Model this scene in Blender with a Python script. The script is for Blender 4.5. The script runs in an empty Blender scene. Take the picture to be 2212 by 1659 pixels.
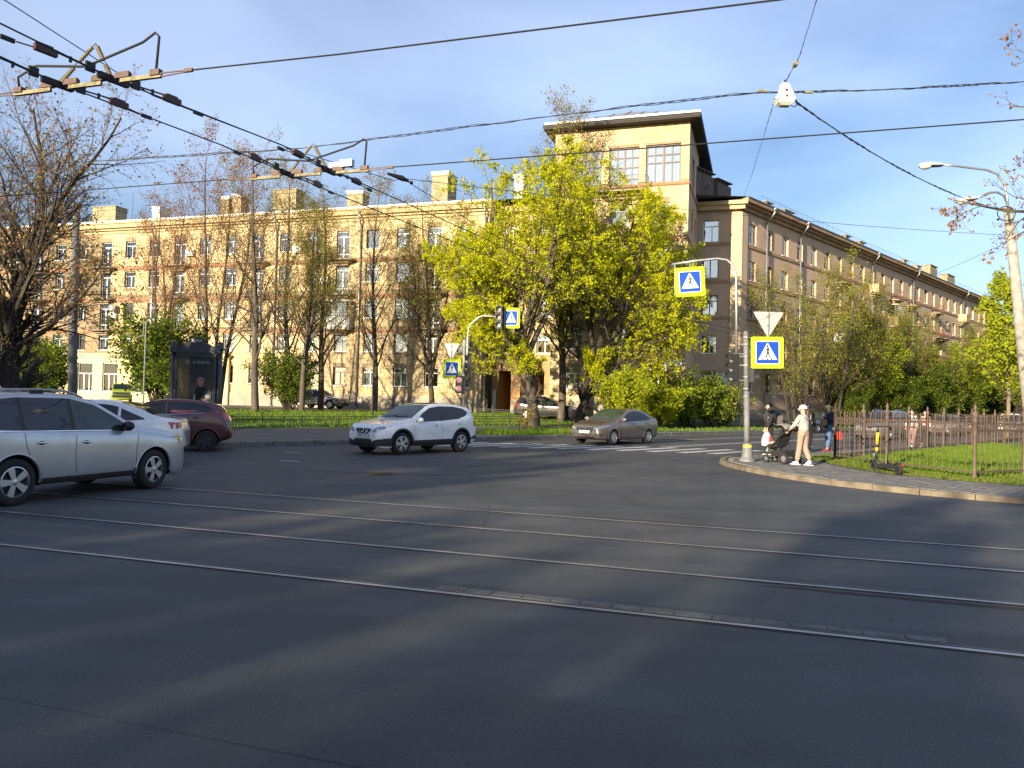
import bpy, bmesh, math, random
import numpy as np
from mathutils import Vector, Matrix

# ------------------------------------------------------------------ camera, sky, sun, exposure
scene = bpy.context.scene
COL = scene.collection
R = math.radians

cam_d = bpy.data.cameras.new('camera')
cam = bpy.data.objects.new('camera', cam_d); COL.objects.link(cam)
cam_d.sensor_width = 36.0
cam_d.lens = 36.0 * 1671.0 / 2212.0
cam_d.clip_start = 0.1
cam_d.clip_end = 6000.0
PITCH = math.atan(37 / 1671.0); ROLL = R(1.5)
_c, _s, _cp, _sp = math.cos(ROLL), math.sin(ROLL), math.cos(PITCH), math.sin(PITCH)
_rt = Vector((_c, -_s * _sp, _s * _cp)); _up = Vector((-_s, -_c * _sp, _c * _cp)); _bk = Vector((0, -_cp, -_sp))
cam.matrix_world = Matrix(((_rt.x, _up.x, _bk.x, 0), (_rt.y, _up.y, _bk.y, 0), (_rt.z, _up.z, _bk.z, 1.65), (0, 0, 0, 1)))
scene.camera = cam

SUN_AZ, SUN_EL = R(36.0), R(14.0)        # light travels 36 deg right of +Y
world = bpy.data.worlds.new('World'); scene.world = world; world.use_nodes = True
wn, wl = world.node_tree.nodes, world.node_tree.links
for n in list(wn): wn.remove(n)
w_out = wn.new('ShaderNodeOutputWorld'); w_bg = wn.new('ShaderNodeBackground')
w_sky = wn.new('ShaderNodeTexSky'); w_sky.sky_type = 'NISHITA'; w_sky.sun_disc = False
w_sky.sun_elevation = SUN_EL; w_sky.sun_rotation = math.pi + SUN_AZ
w_sky.air_density = 1.15; w_sky.dust_density = 0.6; w_sky.ozone_density = 2.0; w_sky.altitude = 20
# thin cirrus: stretched noise on the view direction, brightening the sky as lit cloud
w_tc = wn.new('ShaderNodeTexCoord'); w_mp = wn.new('ShaderNodeMapping')
w_mp.inputs['Rotation'].default_value = (R(14), R(-22), R(35)); w_mp.inputs['Scale'].default_value = (1.0, 1.0, 2.3)
w_mp.inputs['Location'].default_value = (3.1, 0.7, 1.3)
w_n1 = wn.new('ShaderNodeTexNoise'); w_n1.inputs['Scale'].default_value = 1.0; w_n1.inputs['Detail'].default_value = 6; w_n1.inputs['Roughness'].default_value = 0.48
w_n1.inputs['Distortion'].default_value = 0.5
w_r1 = wn.new('ShaderNodeValToRGB'); w_r1.color_ramp.elements[0].position = 0.35; w_r1.color_ramp.elements[1].position = 0.61
w_mix = wn.new('ShaderNodeMixRGB'); w_mix.blend_type = 'MIX'
w_cl = wn.new('ShaderNodeMixRGB'); w_cl.blend_type = 'ADD'; w_cl.inputs[0].default_value = 1.0
w_cl.inputs[2].default_value = (3.6, 3.45, 3.4, 1)
w_sc = wn.new('ShaderNodeMath'); w_sc.operation = 'MULTIPLY'; w_sc.inputs[1].default_value = 0.85
wl.new(w_tc.outputs['Generated'], w_mp.inputs[0]); wl.new(w_mp.outputs[0], w_n1.inputs[0]); wl.new(w_n1.outputs[0], w_r1.inputs[0])
wl.new(w_r1.outputs[0], w_sc.inputs[0]); wl.new(w_sc.outputs[0], w_mix.inputs[0])
wl.new(w_sky.outputs[0], w_mix.inputs[1]); wl.new(w_sky.outputs[0], w_cl.inputs[1]); wl.new(w_cl.outputs[0], w_mix.inputs[2])
w_tint = wn.new('ShaderNodeMixRGB'); w_tint.blend_type = 'MULTIPLY'; w_tint.inputs[0].default_value = 1.0; w_tint.inputs[2].default_value = (0.86, 0.96, 1.18, 1)
wl.new(w_mix.outputs[0], w_tint.inputs[1]); wl.new(w_tint.outputs[0], w_bg.inputs[0]); w_bg.inputs[1].default_value = 0.054
wl.new(w_bg.outputs[0], w_out.inputs[0])

sun_d = bpy.data.lights.new('sun', 'SUN'); sun_d.energy = 5.0; sun_d.angle = R(0.55); sun_d.color = (1.0, 0.84, 0.59)
sun = bpy.data.objects.new('sun', sun_d); COL.objects.link(sun)
_sd = Vector((math.sin(SUN_AZ) * math.cos(SUN_EL), math.cos(SUN_AZ) * math.cos(SUN_EL), -math.sin(SUN_EL)))
sun.rotation_euler = _sd.to_track_quat('-Z', 'Y').to_euler(); sun.location = (-60, -80, 60)

vs = scene.view_settings
vs.view_transform = 'Standard'; vs.look = 'None'; vs.exposure = 1.4; vs.gamma = 1.0; vs.use_curve_mapping = False
scene.cycles.max_bounces = 6; scene.cycles.diffuse_bounces = 3; scene.cycles.glossy_bounces = 3
scene.cycles.transparent_max_bounces = 12; scene.cycles.transmission_bounces = 3
scene.cycles.caustics_reflective = False; scene.cycles.caustics_refractive = False
scene.cycles.sample_clamp_indirect = 4.0

# ------------------------------------------------------------------ materials
MATS = {}
def nmat(name):
    m = bpy.data.materials.new(name); m.use_nodes = True
    nt = m.node_tree; b = nt.nodes['Principled BSDF']
    return m, nt.nodes, nt.links, b
def mat(name, col, rough=0.6, metal=0.0, spec=0.5, var=0.0, vscale=3.0, col2=None, bump=0.0, bscale=60.0, coat=0.0, trans=0.0, stretch=None, detail=4, ramp=(0.35, 0.65)):
    if name in MATS: return MATS[name]
    m, N, L, b = nmat(name)
    b.inputs['Base Color'].default_value = (*col, 1); b.inputs['Roughness'].default_value = rough
    b.inputs['Metallic'].default_value = metal; b.inputs['Specular IOR Level'].default_value = spec
    if coat: b.inputs['Coat Weight'].default_value = coat; b.inputs['Coat Roughness'].default_value = 0.04
    tc = N.new('ShaderNodeTexCoord'); vec = tc.outputs['Object']
    if stretch:
        mp = N.new('ShaderNodeMapping'); mp.inputs['Scale'].default_value = stretch; L.new(vec, mp.inputs[0]); vec = mp.outputs[0]
    if var or col2:
        if col2 is None: col2 = tuple(c * (1 - var) for c in col)
        nz = N.new('ShaderNodeTexNoise'); nz.inputs['Scale'].default_value = vscale; nz.inputs['Detail'].default_value = detail
        nz.inputs['Roughness'].default_value = 0.6
        rp = N.new('ShaderNodeValToRGB'); rp.color_ramp.elements[0].position = ramp[0]; rp.color_ramp.elements[1].position = ramp[1]
        rp.color_ramp.elements[0].color = (*col, 1); rp.color_ramp.elements[1].color = (*col2, 1)
        L.new(vec, nz.inputs[0]); L.new(nz.outputs[0], rp.inputs[0]); L.new(rp.outputs[0], b.inputs['Base Color'])
    if bump:
        nb = N.new('ShaderNodeTexNoise'); nb.inputs['Scale'].default_value = bscale; nb.inputs['Detail'].default_value = 3
        bp = N.new('ShaderNodeBump'); bp.inputs['Strength'].default_value = bump; bp.inputs['Distance'].default_value = 0.02
        L.new(vec, nb.inputs[0]); L.new(nb.outputs[0], bp.inputs['Height']); L.new(bp.outputs[0], b.inputs['Normal'])
    MATS[name] = m
    return m
def leafmat(name, c1, c2, trans=0.45):
    m = bpy.data.materials.new(name); m.use_nodes = True; N, L = m.node_tree.nodes, m.node_tree.links
    for n in list(N): N.remove(n)
    out = N.new('ShaderNodeOutputMaterial'); df = N.new('ShaderNodeBsdfDiffuse'); tr = N.new('ShaderNodeBsdfTranslucent'); mx = N.new('ShaderNodeMixShader')
    mx.inputs[0].default_value = trans
    tc = N.new('ShaderNodeTexCoord'); nz = N.new('ShaderNodeTexNoise'); nz.inputs['Scale'].default_value = 1.1; nz.inputs['Detail'].default_value = 6; nz.inputs['Roughness'].default_value = 0.75
    rp = N.new('ShaderNodeValToRGB'); rp.color_ramp.elements[0].position = 0.38; rp.color_ramp.elements[1].position = 0.64
    rp.color_ramp.elements[0].color = (*c1, 1); rp.color_ramp.elements[1].color = (*c2, 1)
    L.new(tc.outputs['Object'], nz.inputs[0]); L.new(nz.outputs[0], rp.inputs[0])
    L.new(rp.outputs[0], df.inputs[0]); L.new(rp.outputs[0], tr.inputs[0]); L.new(df.outputs[0], mx.inputs[1]); L.new(tr.outputs[0], mx.inputs[2]); L.new(mx.outputs[0], out.inputs[0])
    MATS[name] = m; return m
def glassmat(name, tint, refl=0.22, rough=0.02, ior=1.5):
    # window glass: clear pane that both passes and mirrors light (fresnel)
    m = bpy.data.materials.new(name); m.use_nodes = True; N, L = m.node_tree.nodes, m.node_tree.links
    for n in list(N): N.remove(n)
    out = N.new('ShaderNodeOutputMaterial'); t = N.new('ShaderNodeBsdfTransparent'); g = N.new('ShaderNodeBsdfGlossy'); mx = N.new('ShaderNodeMixShader')
    t.inputs[0].default_value = (*tint, 1); g.inputs['Roughness'].default_value = rough; g.inputs[0].default_value = (0.95, 0.97, 1.0, 1)
    fr = N.new('ShaderNodeFresnel'); fr.inputs[0].default_value = ior
    ad = N.new('ShaderNodeMath'); ad.operation = 'ADD'; ad.inputs[1].default_value = refl; ad.use_clamp = True
    nz = N.new('ShaderNodeTexNoise'); nz.inputs['Scale'].default_value = 0.9; bp = N.new('ShaderNodeBump'); bp.inputs['Strength'].default_value = 0.12; bp.inputs['Distance'].default_value = 0.05
    geo = N.new('ShaderNodeNewGeometry')
    L.new(geo.outputs['Position'], nz.inputs[0]); L.new(nz.outputs[0], bp.inputs['Height']); L.new(bp.outputs[0], g.inputs['Normal'])
    L.new(fr.outputs[0], ad.inputs[0]); L.new(ad.outputs[0], mx.inputs[0]); L.new(t.outputs[0], mx.inputs[1]); L.new(g.outputs[0], mx.inputs[2]); L.new(mx.outputs[0], out.inputs[0])
    MATS[name] = m; return m
def emitmat(name, col, strength):
    m, N, L, b = nmat(name)
    b.inputs['Base Color'].default_value = (*[c * 0.3 for c in col], 1)
    b.inputs['Emission Color'].default_value = (*col, 1); b.inputs['Emission Strength'].default_value = strength
    MATS[name] = m; return m

def M(n): return MATS[n]
mat('paint_black_iron', (0.018, 0.017, 0.016), 0.55)
mat('dark_metal', (0.02, 0.02, 0.022), 0.5, 0.3)
mat('grey_metal', (0.30, 0.31, 0.32), 0.45, 0.6, var=0.3, vscale=8)
mat('galvanised', (0.42, 0.43, 0.44), 0.42, 0.75, var=0.25, vscale=12)
mat('pole_grey', (0.16, 0.165, 0.17), 0.6, 0.0, var=0.3, vscale=6, bump=0.1)
mat('concrete', (0.32, 0.30, 0.27), 0.9, var=0.35, vscale=5, bump=0.3, bscale=40)
mat('kerb_granite', (0.20, 0.185, 0.165), 0.85, var=0.45, vscale=4, bump=0.4, bscale=50)
mat('kerb_sandy', (0.20, 0.165, 0.12), 0.9, var=0.5, vscale=3, bump=0.4, bscale=50)
mat('white_frame', (0.78, 0.79, 0.78), 0.4, var=0.12, vscale=2)
mat('brown_frame', (0.12, 0.055, 0.032), 0.5, var=0.3, vscale=5)
mat('dark_frame', (0.035, 0.030, 0.028), 0.5)
mat('curtain_white', (0.72, 0.72, 0.70), 0.9, var=0.2, vscale=6, stretch=(6, 6, 0.4))
mat('curtain_cream', (0.55, 0.50, 0.38), 0.9, var=0.25, vscale=5, stretch=(6, 6, 0.4))
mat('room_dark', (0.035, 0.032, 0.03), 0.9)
mat('roof_metal', (0.33, 0.35, 0.36), 0.45, 0.5, var=0.25, vscale=1.5)
mat('gutter_white', (0.72, 0.72, 0.70), 0.5, var=0.2, vscale=2)
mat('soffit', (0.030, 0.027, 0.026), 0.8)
mat('rubber', (0.014, 0.014, 0.015), 0.85, bump=0.15, bscale=80)
mat('black_plastic', (0.018, 0.018, 0.019), 0.6)
mat('alloy', (0.55, 0.56, 0.58), 0.32, 0.85)
mat('chrome', (0.75, 0.76, 0.78), 0.12, 1.0)
mat('plate_white', (0.75, 0.75, 0.73), 0.5)
mat('ink', (0.012, 0.012, 0.012), 0.6)
mat('lamp_clear', (0.50, 0.54, 0.58), 0.06, 0.5, coat=1.0, col2=(0.04, 0.05, 0.06), vscale=11)
mat('lamp_red', (0.42, 0.02, 0.02), 0.15, coat=1.0)
mat('lamp_amber', (0.6, 0.2, 0.02), 0.2, coat=1.0)
mat('car_glass', (0.010, 0.012, 0.018), 0.03, 0.0, spec=0.55)
mat('car_glass_green', (0.035, 0.055, 0.048), 0.04, 0.0, spec=0.55, var=0.6, vscale=3)
mat('skin', (0.52, 0.33, 0.25), 0.55)
mat('sign_blue', (0.010, 0.06, 0.40), 0.75, spec=0.15)
mat('sign_white', (0.78, 0.78, 0.78), 0.8, spec=0.15, var=.12, vscale=6)
mat('sign_lime', (0.54, 0.78, 0.02), 0.75, spec=0.15, var=.12, vscale=5)
mat('sign_back', (0.46, 0.46, 0.45), 0.5, 0.4, var=0.15, vscale=6)
glassmat('window_glass', (0.82, 0.86, 0.86), 0.17)
glassmat('case_glass', (0.92, 0.94, 0.94), 0.0, ior=1.12)

# ------------------------------------------------------------------ mesh helpers
def np_mesh(name, V, F):
    V = np.asarray(V, np.float32).reshape(-1, 3); F = np.asarray(F, np.int32)
    me = bpy.data.meshes.new(name); k = F.shape[1]
    me.vertices.add(len(V)); me.vertices.foreach_set('co', V.ravel())
    me.loops.add(F.size); me.loops.foreach_set('vertex_index', F.ravel())
    me.polygons.add(len(F)); me.polygons.foreach_set('loop_start', np.arange(0, F.size, k, dtype=np.int32))
    me.update(calc_edges=True)
    return me
def tag(o, label=None, cat=None, group=None, kind=None):
    if label: o['label'] = label
    if cat: o['category'] = cat
    if group: o['group'] = group
    if kind: o['kind'] = kind
    return o
def link(name, me, m=None, parent=None, **kw):
    o = bpy.data.objects.new(name, me); COL.objects.link(o)
    if m is not None and me is not None and len(me.materials) == 0:
        me.materials.append(M(m) if isinstance(m, str) else m)
    if parent is not None: o.parent = parent
    return tag(o, **kw)
def empty(name, loc=(0, 0, 0), rz=0.0, **kw):
    o = bpy.data.objects.new(name, None); COL.objects.link(o); o.empty_display_size = 0.2
    o.location = loc; o.rotation_euler = (0, 0, rz)
    return tag(o, **kw)
def copy_tree(o, parent=None):
    c = o.copy(); COL.objects.link(c); c.parent = parent
    for ch in list(o.children): copy_tree(ch, c)
    return c

class MB:
    """collects shapes for ONE mesh object"""
    def __init__(s): s.v = []; s.f = []; s.mi = []; s.cur = 0; s.smooth = False
    def add(s, V, F):
        b = len(s.v); s.v.extend([tuple(map(float, p)) for p in V]); s.f.extend([tuple(i + b for i in f) for f in F]); s.mi.extend([s.cur] * len(F)); return s
    def box(s, c, d, rot=None):
        x, y, z = d[0] / 2, d[1] / 2, d[2] / 2
        V = [Vector((sx * x, sy * y, sz * z)) for sz in (-1, 1) for sy in (-1, 1) for sx in (-1, 1)]
        if rot is not None: V = [rot @ p for p in V]
        V = [(p.x + c[0], p.y + c[1], p.z + c[2]) for p in V]
        return s.add(V, [(0, 2, 3, 1), (4, 5, 7, 6), (0, 1, 5, 4), (2, 6, 7, 3), (0, 4, 6, 2), (1, 3, 7, 5)])
    def bx(s, x0, x1, y0, y1, z0, z1):
        return s.box(((x0 + x1) / 2, (y0 + y1) / 2, (z0 + z1) / 2), (abs(x1 - x0), abs(y1 - y0), abs(z1 - z0)))
    def tube(s, pts, r, n=6, cap=True):
        pts = [Vector(p) for p in pts]; rs = r if isinstance(r, (list, tuple)) else [r] * len(pts)
        V = []; F = []; prev = None
        for i, p in enumerate(pts):
            d = (pts[min(i + 1, len(pts) - 1)] - pts[max(i - 1, 0)])
            d = d.normalized() if d.length > 1e-9 else Vector((0, 0, 1))
            if prev is None:
                a = d.orthogonal().normalized()
            else:
                a = prev - d * prev.dot(d)
                a = a.normalized() if a.length > 1e-6 else d.orthogonal().normalized()
            prev = a; b = d.cross(a)
            for k in range(n):
                t = 2 * math.pi * k / n; V.append(p + (a * math.cos(t) + b * math.sin(t)) * rs[i])
        for i in range(len(pts) - 1):
            for k in range(n):
                k2 = (k + 1) % n; F.append((i * n + k, i * n + k2, (i + 1) * n + k2, (i + 1) * n + k))
        if cap:
            F.append(tuple(range(n - 1, -1, -1))); F.append(tuple((len(pts) - 1) * n + k for k in range(n)))
        return s.add(V, F)
    def lathe(s, prof, n=16, c=(0, 0, 0), axis='Z'):
        V = []; F = []
        for (r, h) in prof:
            for k in range(n):
                t = 2 * math.pi * k / n; a, b = r * math.cos(t), r * math.sin(t)
                V.append({'Z': (a, b, h), 'Y': (a, h, b), 'X': (h, a, b)}[axis])
        for i in range(len(prof) - 1):
            for k in range(n):
                k2 = (k + 1) % n; F.append((i * n + k, i * n + k2, (i + 1) * n + k2, (i + 1) * n + k))
        V = [(p[0] + c[0], p[1] + c[1], p[2] + c[2]) for p in V]
        return s.add(V, F)
    def disc(s, c, r, axis='Y', n=16, off=0.0):
        V = []
        for k in range(n):
            t = 2 * math.pi * k / n; a, b = r * math.cos(t), r * math.sin(t)
            V.append({'Z': (c[0] + a, c[1] + b, c[2]), 'Y': (c[0] + a, c[1], c[2] + b), 'X': (c[0], c[1] + a, c[2] + b)}[axis])
        return s.add(V, [tuple(range(n))])
    def prism(s, poly, y0, y1):
        """polygon given in (x,z), extruded along y"""
        n = len(poly); V = [(x, y0, z) for x, z in poly] + [(x, y1, z) for x, z in poly]
        F = [tuple(range(n)), tuple(range(2 * n - 1, n - 1, -1))] + [(i, n + i, n + (i + 1) % n, (i + 1) % n) for i in range(n)]
        return s.add(V, F)
    def prism_z(s, poly, z0, z1):
        n = len(poly); V = [(x, y, z0) for x, y in poly] + [(x, y, z1) for x, y in poly]
        F = [tuple(range(n - 1, -1, -1)), tuple(range(n, 2 * n))] + [(i, (i + 1) % n, n + (i + 1) % n, n + i) for i in range(n)]
        return s.add(V, F)
    def quad(s, a, b, c, d): return s.add([a, b, c, d], [(0, 1, 2, 3)])
    def ball(s, c, r, n=10, m=7, sc=(1, 1, 1)):
        V = []; F = []
        for j in range(m + 1):
            ph = math.pi * j / m
            for k in range(n):
                t = 2 * math.pi * k / n
                V.append((c[0] + r * sc[0] * math.sin(ph) * math.cos(t), c[1] + r * sc[1] * math.sin(ph) * math.sin(t), c[2] - r * sc[2] * math.cos(ph)))
        for j in range(m):
            for k in range(n):
                k2 = (k + 1) % n; F.append((j * n + k, j * n + k2, (j + 1) * n + k2, (j + 1) * n + k))
        return s.add(V, F)
    def mesh(s, name, mats=None, smooth=None):
        me = bpy.data.meshes.new(name); me.from_pydata(s.v, [], s.f)
        if mats:
            for mm in mats: me.materials.append(M(mm) if isinstance(mm, str) else mm)
            if len(mats) > 1: me.polygons.foreach_set('material_index', s.mi)
        if smooth if smooth is not None else s.smooth:
            me.polygons.foreach_set('use_smooth', [True] * len(me.polygons))
        me.update(); return me
    def obj(s, name, m, parent=None, smooth=None, **kw):
        mats = m if isinstance(m, (list, tuple)) else [m]
        return link(name, s.mesh(name, mats, smooth), None, parent, **kw)

TMP = bpy.data.scenes.new('workbench')      # scratch scene so that modifiers and text evaluate quickly; removed at the end
def tmp_graph():
    with bpy.context.temp_override(scene=TMP, view_layer=TMP.view_layers[0]): return bpy.context.evaluated_depsgraph_get()
def text_mesh(txt, size, extrude=0.001, bold=False):
    cu = bpy.data.curves.new('lettering', 'FONT'); cu.body = txt; cu.size = size; cu.align_x = 'CENTER'; cu.align_y = 'CENTER'; cu.extrude = extrude
    cu.resolution_u = 3
    if bold: cu.offset = size * 0.02
    o = bpy.data.objects.new('lettering', cu); TMP.collection.objects.link(o)
    dg = tmp_graph(); me = bpy.data.meshes.new_from_object(o.evaluated_get(dg))
    bpy.data.objects.remove(o); bpy.data.curves.remove(cu)
    return me
def text_obj(name, txt, size, m, parent, loc, rot=(math.pi / 2, 0, 0), sx=1.0, bold=False, shear=0.0):
    me = text_mesh(txt, size, bold=bold); me.materials.clear()
    if shear:
        co = np.zeros(len(me.vertices) * 3, np.float32); me.vertices.foreach_get('co', co); co = co.reshape(-1, 3); co[:, 0] += shear * co[:, 1]; me.vertices.foreach_set('co', co.ravel())
    o = link(name, me, m, parent); o.location = loc; o.rotation_euler = rot; o.scale = (sx, 1, 1)
    return o
# ------------------------------------------------------------------ ground, roads, pavements
def asphalt(name, base, warm, patch=0.5):
    m, N, L, b = nmat(name); MATS[name] = m
    geo = N.new('ShaderNodeNewGeometry'); P = geo.outputs['Position']
    def noise(sc, det, rough=0.6):
        n = N.new('ShaderNodeTexNoise'); n.inputs['Scale'].default_value = sc; n.inputs['Detail'].default_value = det; n.inputs['Roughness'].default_value = rough; L.new(P, n.inputs[0]); return n.outputs[0]
    big = noise(0.16, 4); mid = noise(1.3, 5); fine = noise(70, 2)
    r1 = N.new('ShaderNodeValToRGB'); r1.color_ramp.elements[0].position = 0.35; r1.color_ramp.elements[1].position = 0.68
    r1.color_ramp.elements[0].color = (*base, 1); r1.color_ramp.elements[1].color = (*warm, 1); L.new(big, r1.inputs[0])
    mx = N.new('ShaderNodeMixRGB'); mx.blend_type = 'OVERLAY'; mx.inputs[0].default_value = 0.55; L.new(r1.outputs[0], mx.inputs[1]); L.new(mid, mx.inputs[2])
    mx2 = N.new('ShaderNodeMixRGB'); mx2.blend_type = 'OVERLAY'; mx2.inputs[0].default_value = 0.8; L.new(mx.outputs[0], mx2.inputs[1]); L.new(fine, mx2.inputs[2])
    # hairline cracks
    vo = N.new('ShaderNodeTexVoronoi'); vo.feature = 'DISTANCE_TO_EDGE'; vo.inputs['Scale'].default_value = 0.23
    wp = N.new('ShaderNodeMixRGB'); wp.inputs[0].default_value = 0.12; nzc = N.new('ShaderNodeTexNoise'); nzc.inputs['Scale'].default_value = 0.9; nzc.inputs['Detail'].default_value = 5
    L.new(P, nzc.inputs[0]); L.new(P, wp.inputs[1]); L.new(nzc.outputs['Color'], wp.inputs[2]); L.new(wp.outputs[0], vo.inputs['Vector'])
    cr = N.new('ShaderNodeMath'); cr.operation = 'LESS_THAN'; cr.inputs[1].default_value = 0.0011; L.new(vo.outputs['Distance'], cr.inputs[0])
    gate = N.new('ShaderNodeMath'); gate.operation = 'GREATER_THAN'; gate.inputs[1].default_value = 0.53; L.new(big, gate.inputs[0])
    cm = N.new('ShaderNodeMath'); cm.operation = 'MULTIPLY'; L.new(cr.outputs[0], cm.inputs[0]); L.new(gate.outputs[0], cm.inputs[1])
    mx3 = N.new('ShaderNodeMixRGB'); mx3.inputs[2].default_value = (0.028, 0.028, 0.028, 1); L.new(cm.outputs[0], mx3.inputs[0]); L.new(mx2.outputs[0], mx3.inputs[1])
    L.new(mx3.outputs[0], b.inputs['Base Color'])
    mpS = N.new('ShaderNodeMapping'); mpS.inputs['Rotation'].default_value = (0, 0, R(17.8)); mpS.inputs['Scale'].default_value = (0.05, 1.5, 1)
    nzS = N.new('ShaderNodeTexNoise'); nzS.inputs['Scale'].default_value = 1.0; nzS.inputs['Detail'].default_value = 5; rS = N.new('ShaderNodeMapRange'); rS.inputs[1].default_value = .3; rS.inputs[2].default_value = .7; rS.inputs[3].default_value = .82; rS.inputs[4].default_value = 1.14
    mS = N.new('ShaderNodeMixRGB'); mS.blend_type = 'MULTIPLY'; mS.inputs[0].default_value = 1
    L.new(P, mpS.inputs[0]); L.new(mpS.outputs[0], nzS.inputs[0]); L.new(nzS.outputs[0], rS.inputs[0]); L.new(mx3.outputs[0], mS.inputs[1]); L.new(rS.outputs[0], mS.inputs[2]); L.new(mS.outputs[0], b.inputs['Base Color'])
    rr = N.new('ShaderNodeMapRange'); rr.inputs[3].default_value = 0.58; rr.inputs[4].default_value = 0.85; L.new(mid, rr.inputs[0]); L.new(rr.outputs[0], b.inputs['Roughness'])
    bp = N.new('ShaderNodeBump'); bp.inputs['Strength'].default_value = 0.45; bp.inputs['Distance'].default_value = 0.012
    L.new(fine, bp.inputs['Height']); L.new(bp.outputs[0], b.inputs['Normal'])
    b.inputs['Specular IOR Level'].default_value = 0.35
    return m
asphalt('asphalt', (0.048, 0.052, 0.059), (0.074, 0.075, 0.077))
asphalt('asphalt_patch', (0.047, 0.050, 0.054), (0.066, 0.067, 0.068))
asphalt('asphalt_worn', (0.080, 0.080, 0.080), (0.060, 0.062, 0.066))
asphalt('asphalt_pavement', (0.105, 0.100, 0.095), (0.135, 0.125, 0.115))
mat('soil', (0.075, 0.055, 0.035), 0.95, col2=(0.04, 0.06, 0.02), vscale=0.5)
mat('lawn', (0.060, 0.115, 0.018), 0.9, col2=(0.095, 0.13, 0.026), vscale=1.2, bump=0.5, bscale=25)
mat('lawn_verge', (0.062, 0.085, 0.018), 0.9, col2=(0.13, 0.095, 0.05), vscale=1.5, bump=0.5, bscale=25)
mat('road_paint', (0.50, 0.50, 0.48), 0.75, col2=(0.20, 0.20, 0.20), vscale=6, ramp=(0.42, 0.72), bump=0.2)
mat('rail_steel', (0.46, 0.46, 0.46), 0.42, 0.55, var=0.45, vscale=1.3)
mat('rail_groove', (0.035, 0.024, 0.016), 0.9, var=0.5, vscale=6)
mat('stone_slab', (0.135, 0.132, 0.125), 0.85, var=0.4, vscale=5, bump=0.3)
mat('paver', (0.155, 0.15, 0.145), 0.85, var=0.35, vscale=2.2, bump=0.25)
mat('paver_joint', (0.07, 0.065, 0.055), 0.95)
mat('pebble', (0.17, 0.16, 0.15), 0.9, var=0.4, vscale=30)

D2 = np.array([0.676, 0.737]); N2 = np.array([-0.737, 0.676]); K0 = np.array([-1.6, 31.5])
BL = np.array([-0.952, 0.306])
CC = K0 - 11.0 * D2                        # far street corner
TR = np.array([0.952, -0.306]); TN = np.array([0.306, 0.952])   # tram direction / normal away from camera
def kp(t, off): return K0 + t * D2 + off * N2
def ab(a, b): return CC + a * D2 + b * BL
def sst(x): x = min(max(x, 0.0), 1.0); return x * x * (3 - 2 * x)
def zfar(x, y):
    d = np.array([x, y]) - CC
    det = D2[0] * BL[1] - D2[1] * BL[0]
    a = (d[0] * BL[1] - d[1] * BL[0]) / det; b = (D2[0] * d[1] - D2[1] * d[0]) / det
    e = 0.909 * min(a, b)
    return 0.13 + 0.50 * sst((e - 4.0) / 18.0)

def sheet(name, poly, z, m, **kw):
    me = bpy.data.meshes.new(name); me.from_pydata([(p[0], p[1], z) for p in poly], [], [tuple(range(len(poly)))]); me.update()
    return link(name, me, m, **kw)

sheet('ground', [(-2500, -2500), (2500, -2500), (2500, 2500), (-2500, 2500)], -0.06, 'soil', kind='structure')
# carriageway, finely enough cut only where it matters
rp = [ab(-0.05, -0.05), ab(240, -0.05), (220, 60), (220, -160), (-200, -160), (-200, 60), ab(-0.05, 200)]
sheet('road', [tuple(p) for p in rp], 0.0, 'asphalt', kind='structure')

# far pavement along the right-hand street, path and lawn
def abgrid(name, a0, a1, na, b0, b1, nb, m, dz=0.0, **kw):
    V = []; F = []
    for i in range(na + 1):
        for j in range(nb + 1):
            p = ab(a0 + (a1 - a0) * (i / na) ** 1.4, b0 + (b1 - b0) * (j / nb) ** 1.4); V.append((p[0], p[1], zfar(p[0], p[1]) + dz))
    for i in range(na):
        for j in range(nb):
            k = i * (nb + 1) + j; F.append((k, k + nb + 1, k + nb + 2, k + 1))
    me = bpy.data.meshes.new(name); me.from_pydata(V, [], F); me.update(); return link(name, me, m, **kw)
abgrid('pavement', 0.08, 230, 40, 0.08, 190, 40, 'asphalt_pavement', 0.0, kind='structure')
abgrid('lawn', 4.2, 28.5, 20, 8.6, 120, 40, 'lawn', 0.006, kind='structure')
abgrid('lawn', 28.5, 60, 16, 8.6, 22, 12, 'lawn', 0.006, kind='structure')
abgrid('lawn', 29.5, 220, 60, 0.3, 7.9, 8, 'lawn', 0.010, kind='structure')
gs = abgrid('lawn', 14.6, 26.6, 10, 0.32, 3.3, 4, 'lawn', 0.012, kind='structure')
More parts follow.
